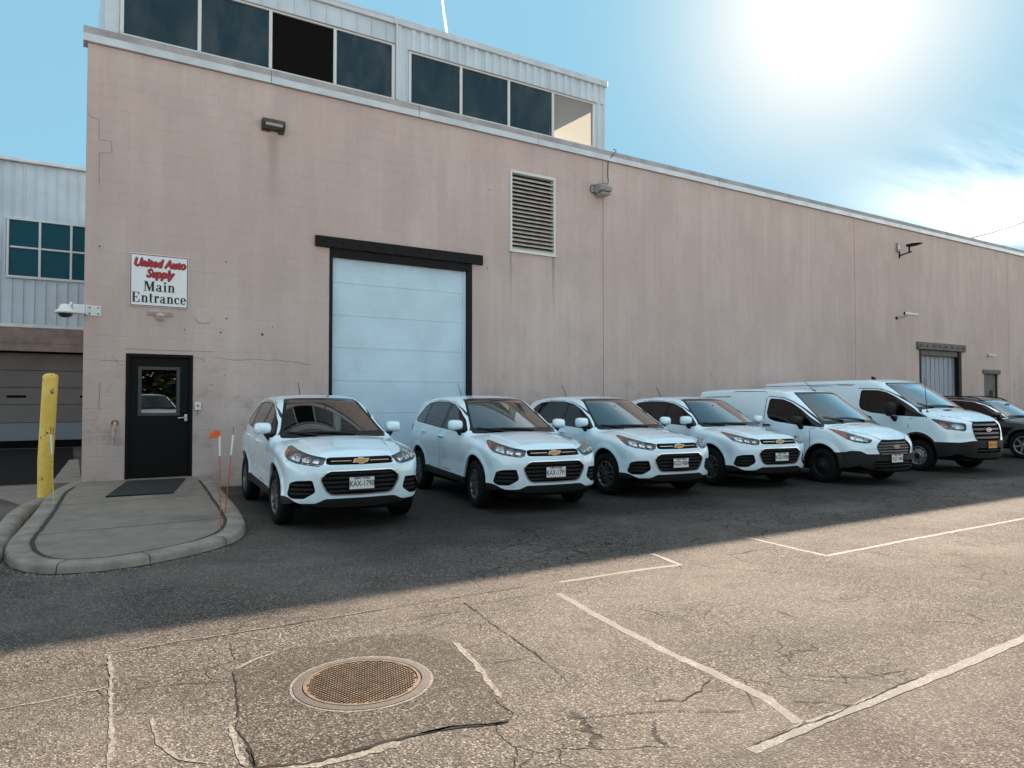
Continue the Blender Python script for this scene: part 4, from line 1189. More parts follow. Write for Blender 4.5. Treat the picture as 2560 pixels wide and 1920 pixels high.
# ------------------------------------------------------------------ the small panel van
def small_van_spec():
    return dict(xf=1.53, xr=-1.53, arch_z=0.355, arch_r=0.395, paint='white_paint', floor=0.20, height=1.84, rear_x=-2.36, nose_x=2.46, seam_w=0.0085,
        top=[(-2.46, 1.45), (-2.40, 1.66), (-2.28, 1.775), (-2.05, 1.812), (-1.4, 1.838), (-0.2, 1.842), (0.30, 1.828), (0.58, 1.785), (0.74, 1.725), (1.60, 1.150), (1.70, 1.118), (2.05, 1.045), (2.28, 0.965), (2.40, 0.885), (2.52, 0.78)],
        top_sig=0.035, cw=0.20, crown=0.075,
        plan=[(-2.45, 0.84), (-2.2, 0.885), (-1.5, 0.90), (0.4, 0.905), (1.2, 0.905), (1.6, 0.905), (1.9, 0.885), (2.15, 0.84), (2.35, 0.75), (2.5, 0.64)],
        sect=[(0.1, -0.08), (0.22, -0.035), (0.40, -0.008), (0.60, -0.016), (0.85, 0.0), (1.00, -0.004), (1.14, -0.024), (1.40, -0.078), (1.66, -0.140), (1.80, -0.185), (1.95, -0.25)],
        front=[(0.1, 2.32), (0.25, 2.42), (0.40, 2.455), (0.55, 2.46), (0.70, 2.455), (0.82, 2.425), (0.90, 2.37), (0.98, 2.26), (1.1, 2.02)],
        nose=[(0, 0), (0.3, 0.018), (0.5, 0.060), (0.65, 0.135), (0.75, 0.22), (0.83, 0.34), (0.90, 0.50), (0.98, 0.75)],
        rear=[(0.1, -2.30), (0.5, -2.36), (1.0, -2.35), (1.5, -2.31), (1.8, -2.22)],
        dome=(1.72, 2.38, 0.50, 0.016), flare=0.022, spine=((-1.9, 1.0), (1.6, 0.72)),
        cowl=1.655, ws_x=0.45, ws=rpoly([(-0.5, 1.10), (0.745, 1.10), (0.735, 1.165), (0.605, 1.705), (0.565, 1.735), (-0.5, 1.752)], 0.05),
        ws_in=rpoly([(-0.5, 1.185), (0.705, 1.175), (0.580, 1.675), (0.54, 1.700), (-0.5, 1.718)], 0.05),
        dlo=[(1.58, 1.045), (1.23, 1.245), (1.00, 1.395), (0.77, 1.515), (0.52, 1.590), (0.16, 1.612), (0.13, 1.30), (0.20, 1.19), (0.38, 1.140), (0.90, 1.085)], dlo_r=0.06,
        glass=[([(1.02, 0.9), (1.8, 0.9), (1.8, 1.8), (1.02, 1.8)], 'privacy_glass'), ([(0.0, 0.9), (0.985, 0.9), (0.985, 1.8), (0.0, 1.8)], 'side_glass')],
        hl_c=0.50, hl_x=2.25, hl_r=0.02,
        hl=[(0.455, 0.845), (0.50, 0.792), (0.60, 0.775), (0.80, 0.800), (0.93, 0.850), (1.03, 0.925), (1.18, 1.045), (1.12, 1.040), (0.90, 0.985), (0.65, 0.905)],
        hl_in=[([(0.95, 0.875), (1.03, 0.935), (1.15, 1.032), (1.06, 1.015), (0.96, 0.985), (0.90, 0.94), (0.90, 0.86)], 'amber', 0.010),
               ([(0.55, 0.80), (0.86, 0.838), (0.86, 0.93), (0.68, 0.885), (0.53, 0.845)], 'lamp_silver', 0.04)],
        hl_bulbs=[(0.60, 0.845, 0.034), (0.715, 0.875, 0.042)],
        openings=[dict(name='front_grille', poly=rpoly([(-0.3, 0.828), (0.33, 0.822), (0.435, 0.745), (0.455, 0.700), (0.40, 0.585), (0.34, 0.555), (-0.3, 0.548)], 0.035), depth=0.05, rim=0.012, rim_mat='black_plastic', slats=[0.785, 0.735, 0.685, 0.632, 0.585], slat_h=0.014, slat_in=0.012, slat_mat='alloy_dark'),
                  dict(name='lower_intake', poly=rpoly([(-0.3, 0.455), (0.50, 0.455), (0.55, 0.40), (0.50, 0.30), (-0.3, 0.30)], 0.03), depth=0.05, slats=[0.41, 0.36], slat_h=0.010, slat_in=0.02)],
        lower_trim=[lambda x, y, z: np.maximum(z - (0.585 + 0.055 * sstep((np.abs(y) - 0.62) / 0.12) - 0.04 * sstep((np.abs(y) - 0.80) / 0.08)), 1.72 - x),
                    lambda x, y, z: np.maximum(z - 0.40, np.abs(x) - 1.8), lambda x, y, z: np.maximum(z - 0.5, x + 1.9)],
        tail=[(-2.6, 0.95), (-2.6, 1.62), (-2.27, 1.62), (-2.24, 0.95)],
        doors=[[(1.28, 0.42), (1.28, 1.030), (1.60, 1.030), (1.25, 1.265), (1.01, 1.42), (0.78, 1.545), (0.52, 1.625), (0.075, 1.655), (0.075, 0.42)],
               [(0.06, 0.42), (0.06, 1.72), (0.0, 1.755), (-0.90, 1.765), (-0.99, 1.72), (-1.0, 0.85), (-1.03, 0.72), (-1.10, 0.60), (-1.10, 0.42)]],
        handles=[(0.20, 1.06), (-0.10, 1.06)], handle_mat='black_plastic',
        hood=[(1.60, -0.5), (1.64, 0.70), (1.72, 0.755), (2.00, 0.70), (2.22, 0.52), (2.38, 0.34), (2.415, 0.1), (2.415, -0.5)], hood_zmin=0.83,
        lines=[[(-2.2, 1.632), (0.05, 1.662), (0.05, 1.668), (-2.2, 1.638)]],
        track=1.56, seat_z=0.62, dash_x=1.45, dash_z=1.10, seat_x=0.45, mirror_x=0.88, mirror_z=1.55, bulkhead=-0.15,
        door_mirror=(1.08, 1.00, 1.17, 0.21, 0.17), mirror_mat='black_plastic', mirror_pow=0.55,
        wipers=[((1.56, 0.30), (1.46, -0.40)), ((1.56, -0.30), (1.35, -0.62))], antenna=(0.62, 0.0, -0.26, 0.20),
        tyre_r=0.325, rim_r=0.212, tyre_w=0.215, wheel='steel_dark', seat_mat='interior_grey')

# ------------------------------------------------------------------ the large panel van
def large_van_spec():
    return dict(xf=1.875, xr=-1.875, arch_z=0.385, arch_r=0.43, paint='white_paint', floor=0.24, height=2.10, rear_x=-3.06, nose_x=2.88, seam_w=0.0095, res=0.035,
        top=[(-3.15, 1.70), (-3.08, 1.92), (-2.95, 2.03), (-2.7, 2.065), (-1.8, 2.092), (0.2, 2.098), (0.65, 2.085), (0.92, 2.035), (1.08, 1.955), (1.90, 1.425), (2.02, 1.375), (2.40, 1.290), (2.62, 1.225), (2.76, 1.150), (2.86, 1.05), (2.95, 0.94)],
        top_sig=0.035, cw=0.17, crown=0.06,
        plan=[(-3.15, 0.93), (-2.9, 0.975), (-1.9, 0.99), (0.6, 0.995), (1.5, 0.995), (1.9, 0.995), (2.25, 0.975), (2.5, 0.925), (2.72, 0.83), (2.9, 0.72)],
        sect=[(0.1, -0.08), (0.25, -0.03), (0.45, -0.004), (0.70, 0.0), (0.95, -0.004), (1.15, -0.012), (1.32, -0.030), (1.60, -0.085), (1.90, -0.165), (2.05, -0.22), (2.2, -0.30)],
        front=[(0.1, 2.74), (0.28, 2.84), (0.45, 2.875), (0.66, 2.885), (0.72, 2.870), (0.90, 2.850), (1.05, 2.815), (1.14, 2.745), (1.22, 2.63), (1.35, 2.35)],
        nose=[(0, 0), (0.35, 0.018), (0.55, 0.060), (0.70, 0.130), (0.82, 0.235), (0.91, 0.38), (0.98, 0.56), (1.06, 0.8)],
        rear=[(0.1, -3.0), (0.5, -3.06), (1.2, -3.05), (1.8, -3.0), (2.05, -2.92)],
        dome=(2.02, 2.80, 0.56, 0.020), flare=0.012, spine=((-2.5, 1.1), (1.9, 0.85)),
        cowl=1.965, ws_x=0.70, ws=rpoly([(-0.5, 1.35), (0.83, 1.35), (0.820, 1.44), (0.700, 1.965), (0.66, 1.992), (-0.5, 2.012)], 0.05),
        ws_in=rpoly([(-0.5, 1.440), (0.79, 1.430), (0.680, 1.945), (0.64, 1.970), (-0.5, 1.988)], 0.05),
        dlo=[(2.10, 1.195), (1.85, 1.325), (1.57, 1.505), (1.32, 1.650), (1.09, 1.755), (0.84, 1.812), (0.42, 1.825), (0.38, 1.80), (0.38, 1.46), (0.44, 1.36), (0.70, 1.285), (1.30, 1.225)], dlo_r=0.06,
        glass=[([(1.45, 1.0), (2.3, 1.0), (2.3, 2.0), (1.45, 2.0)], 'privacy_glass'), ([(0.3, 1.0), (1.42, 1.0), (1.42, 2.0), (0.3, 2.0)], 'side_glass')],
        hl_c=0.52, hl_x=2.62, hl_r=0.03,
        hl=[(0.545, 1.065), (0.560, 0.930), (0.62, 0.900), (0.98, 0.945), (1.04, 1.00), (1.20, 1.165), (1.14, 1.165), (0.80, 1.10), (0.60, 1.080)],
        hl_in=[([(0.96, 0.955), (1.025, 1.000), (1.09, 1.075), (1.03, 1.095), (0.965, 1.070), (0.94, 1.0)], 'amber', 0.010),
               ([(0.60, 0.955), (0.78, 0.950), (0.86, 1.0), (0.86, 1.06), (0.76, 1.07), (0.62, 1.03)], 'lamp_silver', 0.035)],
        hl_bulbs=[(0.665, 1.005, 0.036), (0.775, 1.015, 0.046)],
        openings=[dict(name='front_grille', poly=rpoly([(-0.3, 1.095), (0.40, 1.090), (0.475, 1.02), (0.475, 0.900), (0.425, 0.735), (0.38, 0.705), (-0.3, 0.700)], 0.04), depth=0.06, rim=0.016, rim_mat='black_plastic', slats=[1.040, 0.945, 0.855, 0.765], slat_h=0.020, slat_in=0.010, slat_mat='alloy_dark'),
                  dict(name='lower_intake', poly=rpoly([(-0.3, 0.545), (0.40, 0.545), (0.42, 0.50), (0.40, 0.43), (-0.3, 0.43)], 0.03), depth=0.05, slats=[0.487], slat_h=0.012, slat_in=0.02)],
        lower_trim=[lambda x, y, z: np.maximum(z - (0.700 - 0.035 * sstep((np.abs(y) - 0.5) / 0.3)), 2.0 - x),
                    lambda x, y, z: np.maximum(np.minimum(z - 0.44, np.minimum(np.sqrt((x - 1.875) ** 2 + (z - 0.385) ** 2), np.sqrt((x + 1.875) ** 2 + (z - 0.385) ** 2)) - 0.485), -1 - x * 0)],
        tail=[(-3.3, 1.0), (-3.3, 1.75), (-2.97, 1.75), (-2.95, 1.0)],
        doors=[[(1.60, 0.46), (1.66, 0.90), (1.70, 1.175), (2.13, 1.180), (1.87, 1.345), (1.58, 1.53), (1.33, 1.678), (1.10, 1.785), (0.85, 1.845), (0.28, 1.865), (0.28, 0.46)],
               [(0.15, 0.46), (0.15, 1.935), (-1.15, 1.935), (-1.15, 0.46)]],
        handles=[(0.42, 1.17)], handle_mat='black_plastic',
        hood=[(1.96, -0.5), (1.98, 0.80), (2.05, 0.86), (2.35, 0.82), (2.55, 0.66), (2.72, 0.46), (2.80, 0.1), (2.80, -0.5)], hood_zmin=1.03,
        lines=[[(-2.8, 1.955), (0.2, 1.965), (0.2, 1.971), (-2.8, 1.961)],
               rpoly([(-0.95, 1.20), (-0.95, 1.88), (-0.02, 1.88), (-0.02, 1.20)], 0.08), rpoly([(-2.75, 1.20), (-2.75, 1.86), (-1.30, 1.88), (-1.30, 1.20)], 0.08)],
        track=1.74, seat_z=0.85, dash_x=1.72, dash_z=1.36, seat_x=0.75, mirror_x=1.20, mirror_z=1.80, bulkhead=0.02,
        door_mirror=(1.36, 1.13, 1.36, 0.22, 0.34), mirror_mat='black_plastic', mirror_pow=0.5,
        wipers=[((1.90, 0.30), (1.82, -0.50)), ((1.90, -0.42), (1.66, -0.66))], antenna=(2.0, -0.80, -0.06, 0.72),
        tyre_r=0.345, rim_r=0.212, tyre_w=0.235, wheel='steel', seat_mat='interior_grey')

# ------------------------------------------------------------------ the black car at the far end
def black_spec():
    return dict(xf=1.43, xr=-1.43, arch_z=0.375, arch_r=0.405, paint='black_paint', floor=0.22, height=1.70, rear_x=-2.42, nose_x=2.38, res=0.035,
        top=[(-2.5, 0.9), (-2.42, 1.10), (-2.30, 1.35), (-2.10, 1.53), (-1.8, 1.62), (-0.9, 1.69), (-0.2, 1.685), (0.20, 1.625), (0.42, 1.54), (1.12, 1.125), (1.25, 1.09), (1.7, 1.045), (2.05, 0.975), (2.25, 0.90), (2.42, 0.78)],
        top_sig=0.035, cw=0.20, crown=0.09,
        plan=[(-2.5, 0.80), (-2.2, 0.88), (-1.4, 0.935), (0.3, 0.935), (1.4, 0.935), (1.8, 0.91), (2.1, 0.85), (2.4, 0.72)],
        sect=[(0.1, -0.09), (0.22, -0.04), (0.40, -0.008), (0.60, -0.022), (0.85, 0.0), (1.00, -0.012), (1.10, -0.04), (1.35, -0.135), (1.62, -0.27), (1.8, -0.36)],
        front=[(0.1, 2.24), (0.25, 2.33), (0.45, 2.37), (0.65, 2.375), (0.80, 2.35), (0.92, 2.24), (1.05, 2.0)],
        nose=[(0, 0), (0.3, 0.016), (0.5, 0.055), (0.65, 0.12), (0.77, 0.20), (0.86, 0.32), (0.93, 0.48), (1.0, 0.7)],
        rear=[(0.1, -2.33), (0.5, -2.42), (0.9, -2.41), (1.3, -2.30), (1.6, -2.1)],
        dome=(1.3, 2.3, 0.52, 0.012), flare=0.012, spine=((-1.7, 0.9), (1.5, 0.70)),
        cowl=1.20, ws_x=0.15, ws=rpoly([(-0.5, 1.06), (0.755, 1.06), (0.745, 1.13), (0.560, 1.560), (0.52, 1.588), (-0.5, 1.605)], 0.04),
        ws_in=rpoly([(-0.5, 1.145), (0.715, 1.135), (0.540, 1.548), (0.50, 1.570), (-0.5, 1.588)], 0.04),
        dlo=[(1.00, 1.075), (0.66, 1.275), (0.37, 1.435), (0.02, 1.530), (-0.5, 1.575), (-1.4, 1.56), (-1.85, 1.50), (-1.98, 1.32), (-1.7, 1.20), (-0.4, 1.125)], dlo_chrome=0.018,
        glass=[([(-0.25, 0.9), (1.2, 0.9), (1.2, 1.8), (-0.25, 1.8)], 'side_glass'), ([(-1.3, 0.9), (-0.32, 0.9), (-0.32, 1.8), (-1.3, 1.8)], 'privacy_glass'), ([(-2.1, 0.9), (-1.36, 0.9), (-1.36, 1.8), (-2.1, 1.8)], 'privacy_glass')],
        hl_c=0.5, hl_x=2.1, hl=[(0.45, 0.86), (0.48, 0.79), (0.70, 0.79), (0.95, 0.84), (1.05, 0.92), (0.85, 0.90)],
        hl_in=[([(0.55, 0.80), (0.85, 0.83), (0.82, 0.87), (0.55, 0.85)], 'lamp_silver', 0.03)], hl_bulbs=[(0.65, 0.83, 0.03)],
        openings=[dict(name='front_grille', poly=rpoly([(-0.3, 0.85), (0.42, 0.85), (0.46, 0.75), (0.38, 0.48), (-0.3, 0.46)], 0.03), depth=0.05, rim=0.012, rim_mat='chrome', slats=[0.78, 0.71, 0.64, 0.57, 0.51], slat_h=0.012)],
        lower_trim=[lambda x, y, z: z - 0.33], tail=[(-2.6, 0.95), (-2.6, 1.15), (-2.2, 1.15), (-2.1, 1.02)],
        doors=[[(0.74, 0.42), (0.80, 1.05), (1.05, 1.07), (0.69, 1.30), (0.39, 1.465), (0.02, 1.565), (-0.28, 1.595), (-0.28, 0.42)],
               [(-0.29, 0.42), (-0.29, 1.625), (-1.0, 1.62), (-1.33, 1.60), (-1.33, 1.2), (-1.05, 0.8), (-0.95, 0.42)]],
        handles=[(-0.12, 0.99), (-1.12, 1.03)], handle_mat='chrome', seam_mat='void_black',
        hood=[(1.15, -0.5), (1.2, 0.72), (1.7, 0.74), (2.05, 0.62), (2.26, 0.3), (2.30, -0.5)], hood_zmin=0.85,
        track=1.62, seat_z=0.55, dash_x=1.12, dash_z=1.08, seat_x=0.1, mirror_x=0.55, mirror_z=1.44,
        door_mirror=(0.85, 1.00, 1.18, 0.22, 0.16), wipers=[((1.13, 0.25), (1.03, -0.42)), ((1.13, -0.28), (0.93, -0.62))],
        tyre_r=0.365, rim_r=0.245, tyre_w=0.235, wheel='alloy6')
if 'skip_vans' not in globals():
    VAN = small_van_spec(); van0 = make_vehicle('small_van', VAN)
    oval_badge(van0, VAN['shell'].surf_x(0, 0.705) + 0.004, 0.712)
    BIG = large_van_spec(); big0 = make_vehicle('large_van', BIG)
    oval_badge(big0, BIG['shell'].surf_x(0, 0.935) + 0.004, 0.935, 0.10, 0.042)
    vb = MB()
    for s in (-1, 1):
        zb = BIG['shell'].surf_z(2.20, s * 0.34)
        vb.add([(2.14, s * 0.50, zb + 0.012), (2.14, s * 0.20, zb + 0.022), (2.21, s * 0.24, zb + 0.012), (2.21, s * 0.46, zb + 0.004)], [(0, 1, 2, 3) if s > 0 else (0, 3, 2, 1)])
    vb.build('hood_vent', 'black_plastic', big0)
    fin = MB().prism([(0.05, 2.09), (0.20, 2.085), (0.08, 2.17), (0.03, 2.17)], 'y', -0.02, 0.02); fin.build('roof_fin', 'black_plastic', big0, recalc=True)
    BLK = black_spec(); blk0 = make_vehicle('black_car', BLK)
    for s in (-1, 1):
        pts = [(x, s * (0.60 - 0.03 * abs(x)), BLK['shell'].surf_z(x, s * (0.60 - 0.03 * abs(x))) + (0.035 if -1.7 < x < 0.1 else 0.0)) for x in np.linspace(-1.85, 0.25, 14)]
        MB().tube(pts, 0.016, 8).build('roof_rail', 'black_plastic', blk0)
# ------------------------------------------------------------------ ground
def jitter_line(pts, step=0.05, amp=0.012, seed=0, closed=False):
    r = random.Random(seed); out = []
    P = list(pts) + ([pts[0]] if closed else [])
    ph = [r.uniform(0, 6.28) for _ in range(6)]
    s = 0.0
    for a, b in zip(P[:-1], P[1:]):
        L = math.hypot(b[0] - a[0], b[1] - a[1]); n = max(1, int(L / step))
        for i in range(n):
            t = i / n
            nx, ny = -(b[1] - a[1]) / (L + 1e-9), (b[0] - a[0]) / (L + 1e-9)
            o = amp * (math.sin(s * 5.1 + ph[0]) * 0.6 + math.sin(s * 13.7 + ph[1]) * 0.35 + r.uniform(-0.5, 0.5))
            out.append((a[0] + (b[0] - a[0]) * t + nx * o, a[1] + (b[1] - a[1]) * t + ny * o)); s += L / n
    if not closed: out.append(P[-1])
    return out
def sheet(name, poly, z, mat, parent=None, kind='structure'):
    me = bpy.data.meshes.new(name)
    me.from_pydata([(p[0], p[1], z) for p in poly], [], [list(range(len(poly)))]); me.update()
    if me.polygons[0].normal.z < 0: me.flip_normals()
    me.materials.append(M[mat]); o = bpy.data.objects.new(name, me); col.objects.link(o)
    if parent: o.parent = parent
    elif kind: o['kind'] = kind
    return o
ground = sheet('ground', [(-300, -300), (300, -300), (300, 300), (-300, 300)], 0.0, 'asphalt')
aisle_poly = [(-14, -3), (2.78, -3), (2.80, 2.19), (16.0, 2.25), (16.0, 4.42), (6.46, 4.385), (6.50, 5.02), (0.23, 5.03), (0.22, 4.45), (-14, 4.42)]
aisle = sheet('road_aisle', jitter_line(aisle_poly, 0.06, 0.006, 3, True)[:], 0.0015, 'asphalt_aisle')
patch_raw = [(0.82, 4.34), (0.80, 4.10), (0.74, 3.82), (0.685, 3.55), (0.70, 3.36), (0.69, 3.15), (0.87, 3.08), (1.05, 3.06), (1.22, 3.07), (1.39, 3.06), (1.56, 3.04), (1.82, 2.95), (1.89, 3.02), (1.90, 3.21), (1.99, 3.51), (2.05, 3.86), (2.08, 4.10), (1.99, 4.38), (1.55, 4.56), (1.20, 4.54), (0.95, 4.45)]
patch = sheet('asphalt_patch', jitter_line(patch_raw, 0.04, 0.010, 5, True), 0.003, 'asphalt_patch')
sheet('driveway', [(-16, 15.95), (0.12, 16.0), (0.12, 28.0), (-16, 28.0)], 0.004, 'asphalt_new')
sheet('concrete_apron', [(-16, 13.0), (-0.9, 13.9), (-0.45, 12.4), (0.12, 14.6), (0.12, 15.98), (-16, 15.93)], 0.003, 'concrete')

sheet('bounce_lot', [(-80, -60), (80, -60), (80, -3.2), (-80, -3.2)], 0.006, 'bounce_concrete')  # unseen pale ground added behind the camera to bounce sunlight onto the wall

def cracks(name, lines, mat, z, label):
    mb = MB()
    for k, (pts, w) in enumerate(lines):
        q = jitter_line(pts, 0.035, 0.010, 40 + k)
        r = random.Random(k)
        raw = [r.uniform(0.2, 1.4) for _ in range(len(q) + 6)]
        ws = [(w if w > 0.02 else w * 0.75) * sum(raw[i:i + 5]) / 5 * r.uniform(0.6, 1.3) for i in range(len(q))]; ws[0] = ws[-1] = w * 0.1
        mb.ribbon(q, ws, z)
    o = mb.build(name, mat)
    tag(o, label, 'crack', kind='stuff')
    return o
s_ = 1.069
def sc(pts): return [(x * s_, y * s_) for x, y in pts]
cracks('pavement_crack', [
    (patch_raw[4:12], 0.024), (patch_raw[9:12], 0.034), (patch_raw[0:6], 0.010), (patch_raw[11:14], 0.010),
    ([(0.25, 5.02), (2.2, 5.02), (3.3, 5.01)], 0.012), (sc([(2.43, 4.56), (2.28, 3.42), (2.22, 3.02)]), 0.012),
    (sc([(2.35, 2.62), (2.50, 2.54), (2.52, 2.50), (2.66, 2.53), (2.71, 2.53), (2.74, 2.57), (2.86, 2.62)]), 0.014), (sc([(2.71, 2.53), (2.76, 2.50), (2.85, 2.50)]), 0.010),
    (sc([(3.25, 2.70), (3.37, 2.66), (3.76, 2.62)]), 0.008), (sc([(3.31, 2.41), (3.42, 2.31), (3.54, 2.20), (3.62, 2.08)]), 0.010), (sc([(2.96, 2.23), (3.10, 2.14), (3.19, 2.04)]), 0.010),
    ([(2.62, 2.165), (3.0, 2.175), (3.5, 2.18), (4.1, 2.2)], 0.012), ([(1.98, 2.85), (2.35, 2.72), (2.6, 2.6), (2.9, 2.42)], 0.010),
    ([(2.14, 3.66), (2.34, 3.62)], 0.014), (sc([(1.86, 4.10), (2.10, 4.20), (2.30, 4.02)]), 0.007), ([(0.30, 4.35), (0.55, 4.28), (0.80, 4.18)], 0.008),
    ([(2.55, 4.86), (2.75, 4.72), (2.95, 4.78), (3.25, 4.72)], 0.008), ([(0.95, 5.02), (1.05, 5.22), (1.2, 5.30), (1.45, 5.10)], 0.007),
    ([(3.6, 2.5), (3.8, 2.38), (4.1, 2.30)], 0.008), ([(2.0, 2.2), (2.2, 2.0), (2.45, 1.95), (2.7, 1.75)], 0.010)], 'crack_black', 0.0050, 'thin black cracks running across the sunlit asphalt')
cracks('crack_edging', [
    ([(0.70, 3.12), (0.92, 3.045), (1.10, 3.03), (1.30, 3.035)], 0.055), ([(0.665, 3.62), (0.66, 3.40), (0.655, 3.18)], 0.035), ([(0.83, 4.36), (0.95, 4.46), (1.10, 4.53)], 0.030),
    ([(1.93, 3.22), (2.02, 3.52), (2.08, 3.86), (2.11, 4.10)], 0.045), ([(-0.6, 4.42), (-0.02, 4.43), (0.21, 4.455)], 0.022), ([(0.225, 5.0), (0.22, 4.45), (0.19, 4.04), (0.165, 3.5), (0.15, 2.9)], 0.026),
    ([(0.24, 5.045), (0.62, 5.05), (1.0, 5.04), (1.35, 5.03), (2.0, 5.04)], 0.016), ([(2.33, 3.60), (2.42, 3.45), (2.44, 3.25)], 0.015), ([(0.97, 5.03), (1.02, 4.90), (1.10, 4.78)], 0.020), ([(1.22, 5.0), (1.21, 4.85), (1.16, 4.72)], 0.014),
    ([(0.36, 3.9), (0.37, 3.6), (0.42, 3.4), (0.52, 3.3)], 0.022)], 'crack_dust', 0.0040, 'pale dust lying along the edges of the cracks')
# painted bay lines, worn thin
def line(name, pts, w, label, seed):
    mb = MB(); q = jitter_line(pts, 0.06, 0.005, seed); r = random.Random(seed)
    mb.ribbon(q, [0.78 * w * r.uniform(0.8, 1.15) for _ in q], 0.0026)
    o = mb.build(name, 'faded_paint'); o['kind'] = 'structure'; return o
line('painted_line', [(6.56, 5.55), (6.46, 4.40), (8.1, 4.42), (10.7, 4.41), (16, 4.45)], 0.07, '', 1)
line('painted_line', [(5.04, 5.40), (4.93, 4.90), (4.28, 4.95), (3.58, 4.97)], 0.07, '', 2)
line('painted_line', [(3.36, 4.70), (3.23, 3.9), (3.15, 3.27), (3.14, 2.85), (3.10, 2.47), (3.00, 2.20)], 0.085, '', 3)
line('painted_line', [(2.58, 2.13), (3.0, 2.165), (3.6, 2.16), (4.4, 2.17), (5.4, 2.20), (9, 2.28)], 0.085, '', 4)

# manhole
mh = empty('manhole_cover', (1.395, 3.795, 0.0))
tag(mh, 'round rusty iron manhole cover with waffle grid in the sunlit asphalt', 'manhole')
MB().lathe([(0.372, 0.001), (0.370, 0.007), (0.325, 0.0085), (0.322, 0.001)], 64, 'z', smooth=False).build('frame_ring', 'iron_ring', mh)
MB().lathe([(0.387, 0.0042), (0.372, 0.0048)], 64, 'z').build('mortar_ring', 'crack_dust', mh)
lid = MB().lathe([(0.0, 0.0035), (0.300, 0.0035), (0.301, 0.0085), (0.317, 0.0088), (0.318, 0.001)], 64, 'z', smooth=False)
lid = lid.build('lid', 'cast_iron', mh)
st = MB(); pitch = 0.0205
for i in range(-15, 16):
    for j in range(-15, 16):
        x, y = i * pitch, j * pitch
        if x * x + y * y < 0.291 ** 2:
            a, b = 0.0062, 0.0048
            st.add([(x - a, y - a, 0.0035), (x + a, y - a, 0.0035), (x + a, y + a, 0.0035), (x - a, y + a, 0.0035), (x - b, y - b, 0.010), (x + b, y - b, 0.010), (x + b, y + b, 0.010), (x - b, y + b, 0.010)],
                   [(4, 5, 6, 7), (0, 1, 5, 4), (1, 2, 6, 5), (2, 3, 7, 6), (3, 0, 4, 7)])
so = st.build('lid_studs', 'cast_iron', lid); so['kind'] = 'stuff'; so.rotation_euler = (0, 0, R(24))

# entrance island: kerb and three slabs
def wz(y): return 0.085 + 0.125 * min(1, max(0, (y - 8.0) / 5.6))
inner = [(0.20, 13.72), (-0.04, 12.6), (-0.12, 11.5), (-0.19, 10.5), (-0.28, 9.5), (-0.325, 8.95), (-0.31, 8.50), (-0.24, 8.14), (-0.11, 7.86), (0.06, 7.72), (0.35, 7.67), (0.77, 7.82), (1.17, 8.10), (1.43, 8.42), (1.60, 8.92), (1.70, 9.65), (1.80, 11.1), (1.90, 12.6), (1.94, 13.72)]
def smooth_path(pts, n=5):
    out = []
    for i in range(len(pts) - 1):
        p0, p1, p2, p3 = (np.array(pts[max(i - 1, 0)]), np.array(pts[i]), np.array(pts[i + 1]), np.array(pts[min(i + 2, len(pts) - 1)]))
        for k in range(n):
            t = k / n
            out.append(tuple(0.5 * ((2 * p1) + (-p0 + p2) * t + (2 * p0 - 5 * p1 + 4 * p2 - p3) * t * t + (-p0 + 3 * p1 - 3 * p2 + p3) * t ** 3)))
    out.append(tuple(pts[-1])); return out
inner_s = smooth_path(inner)
def sweep(path, profile, zfun, name, mat, parent, seed=0, amp=0.004):
    """profile: (outward offset, height factor in metres relative to zfun) ; path runs with outside on its right"""
    r = random.Random(seed)
    P = [Vector(p) for p in path]; vs, fs = [], []; m = len(profile)
    for i, p in enumerate(P):
        t = (P[min(i + 1, len(P) - 1)] - P[max(i - 1, 0)]).normalized(); nn = Vector((t.y, -t.x))
        for (o, h) in profile:
            q = p + nn * o
            z = (zfun(p.y) + h) if h > -0.05 else (0.0 + (h + 1))
            vs.append((q.x + r.uniform(-amp, amp), q.y + r.uniform(-amp, amp), z + (r.uniform(-amp, amp) * 0.6 if h > -0.05 else 0)))
    for i in range(len(P) - 1):
        for j in range(m - 1): fs.append((i * m + j, i * m + j + 1, (i + 1) * m + j + 1, (i + 1) * m + j))
    mb = MB(); mb.add(vs, fs, True)
    return mb.build(name, mat, parent, recalc=True)
sw = empty('sidewalk'); sw['kind'] = 'structure'
# path order: from the wall on the left, round the front, back to the wall; outside is to the right of travel when reversed
rev = inner_s[::-1]
prof_k = [(-0.012, -0.02), (-0.004, 0.006), (0.02, 0.012), (0.10, 0.012), (0.165, 0.008), (0.188, -0.006), (0.198, -0.030), (0.206, -0.99)]
sweep(inner_s, prof_k, wz, 'kerb', 'curb_concrete', sw, 3, 0.003)
kb = MB(); kb.prism([(-0.235, 13.70), (0.19, 13.72), (0.19, 19.0), (0.02, 19.0)], 'z', 0.0, 0.225); kb.build('kerb', 'curb_concrete', sw, recalc=True)
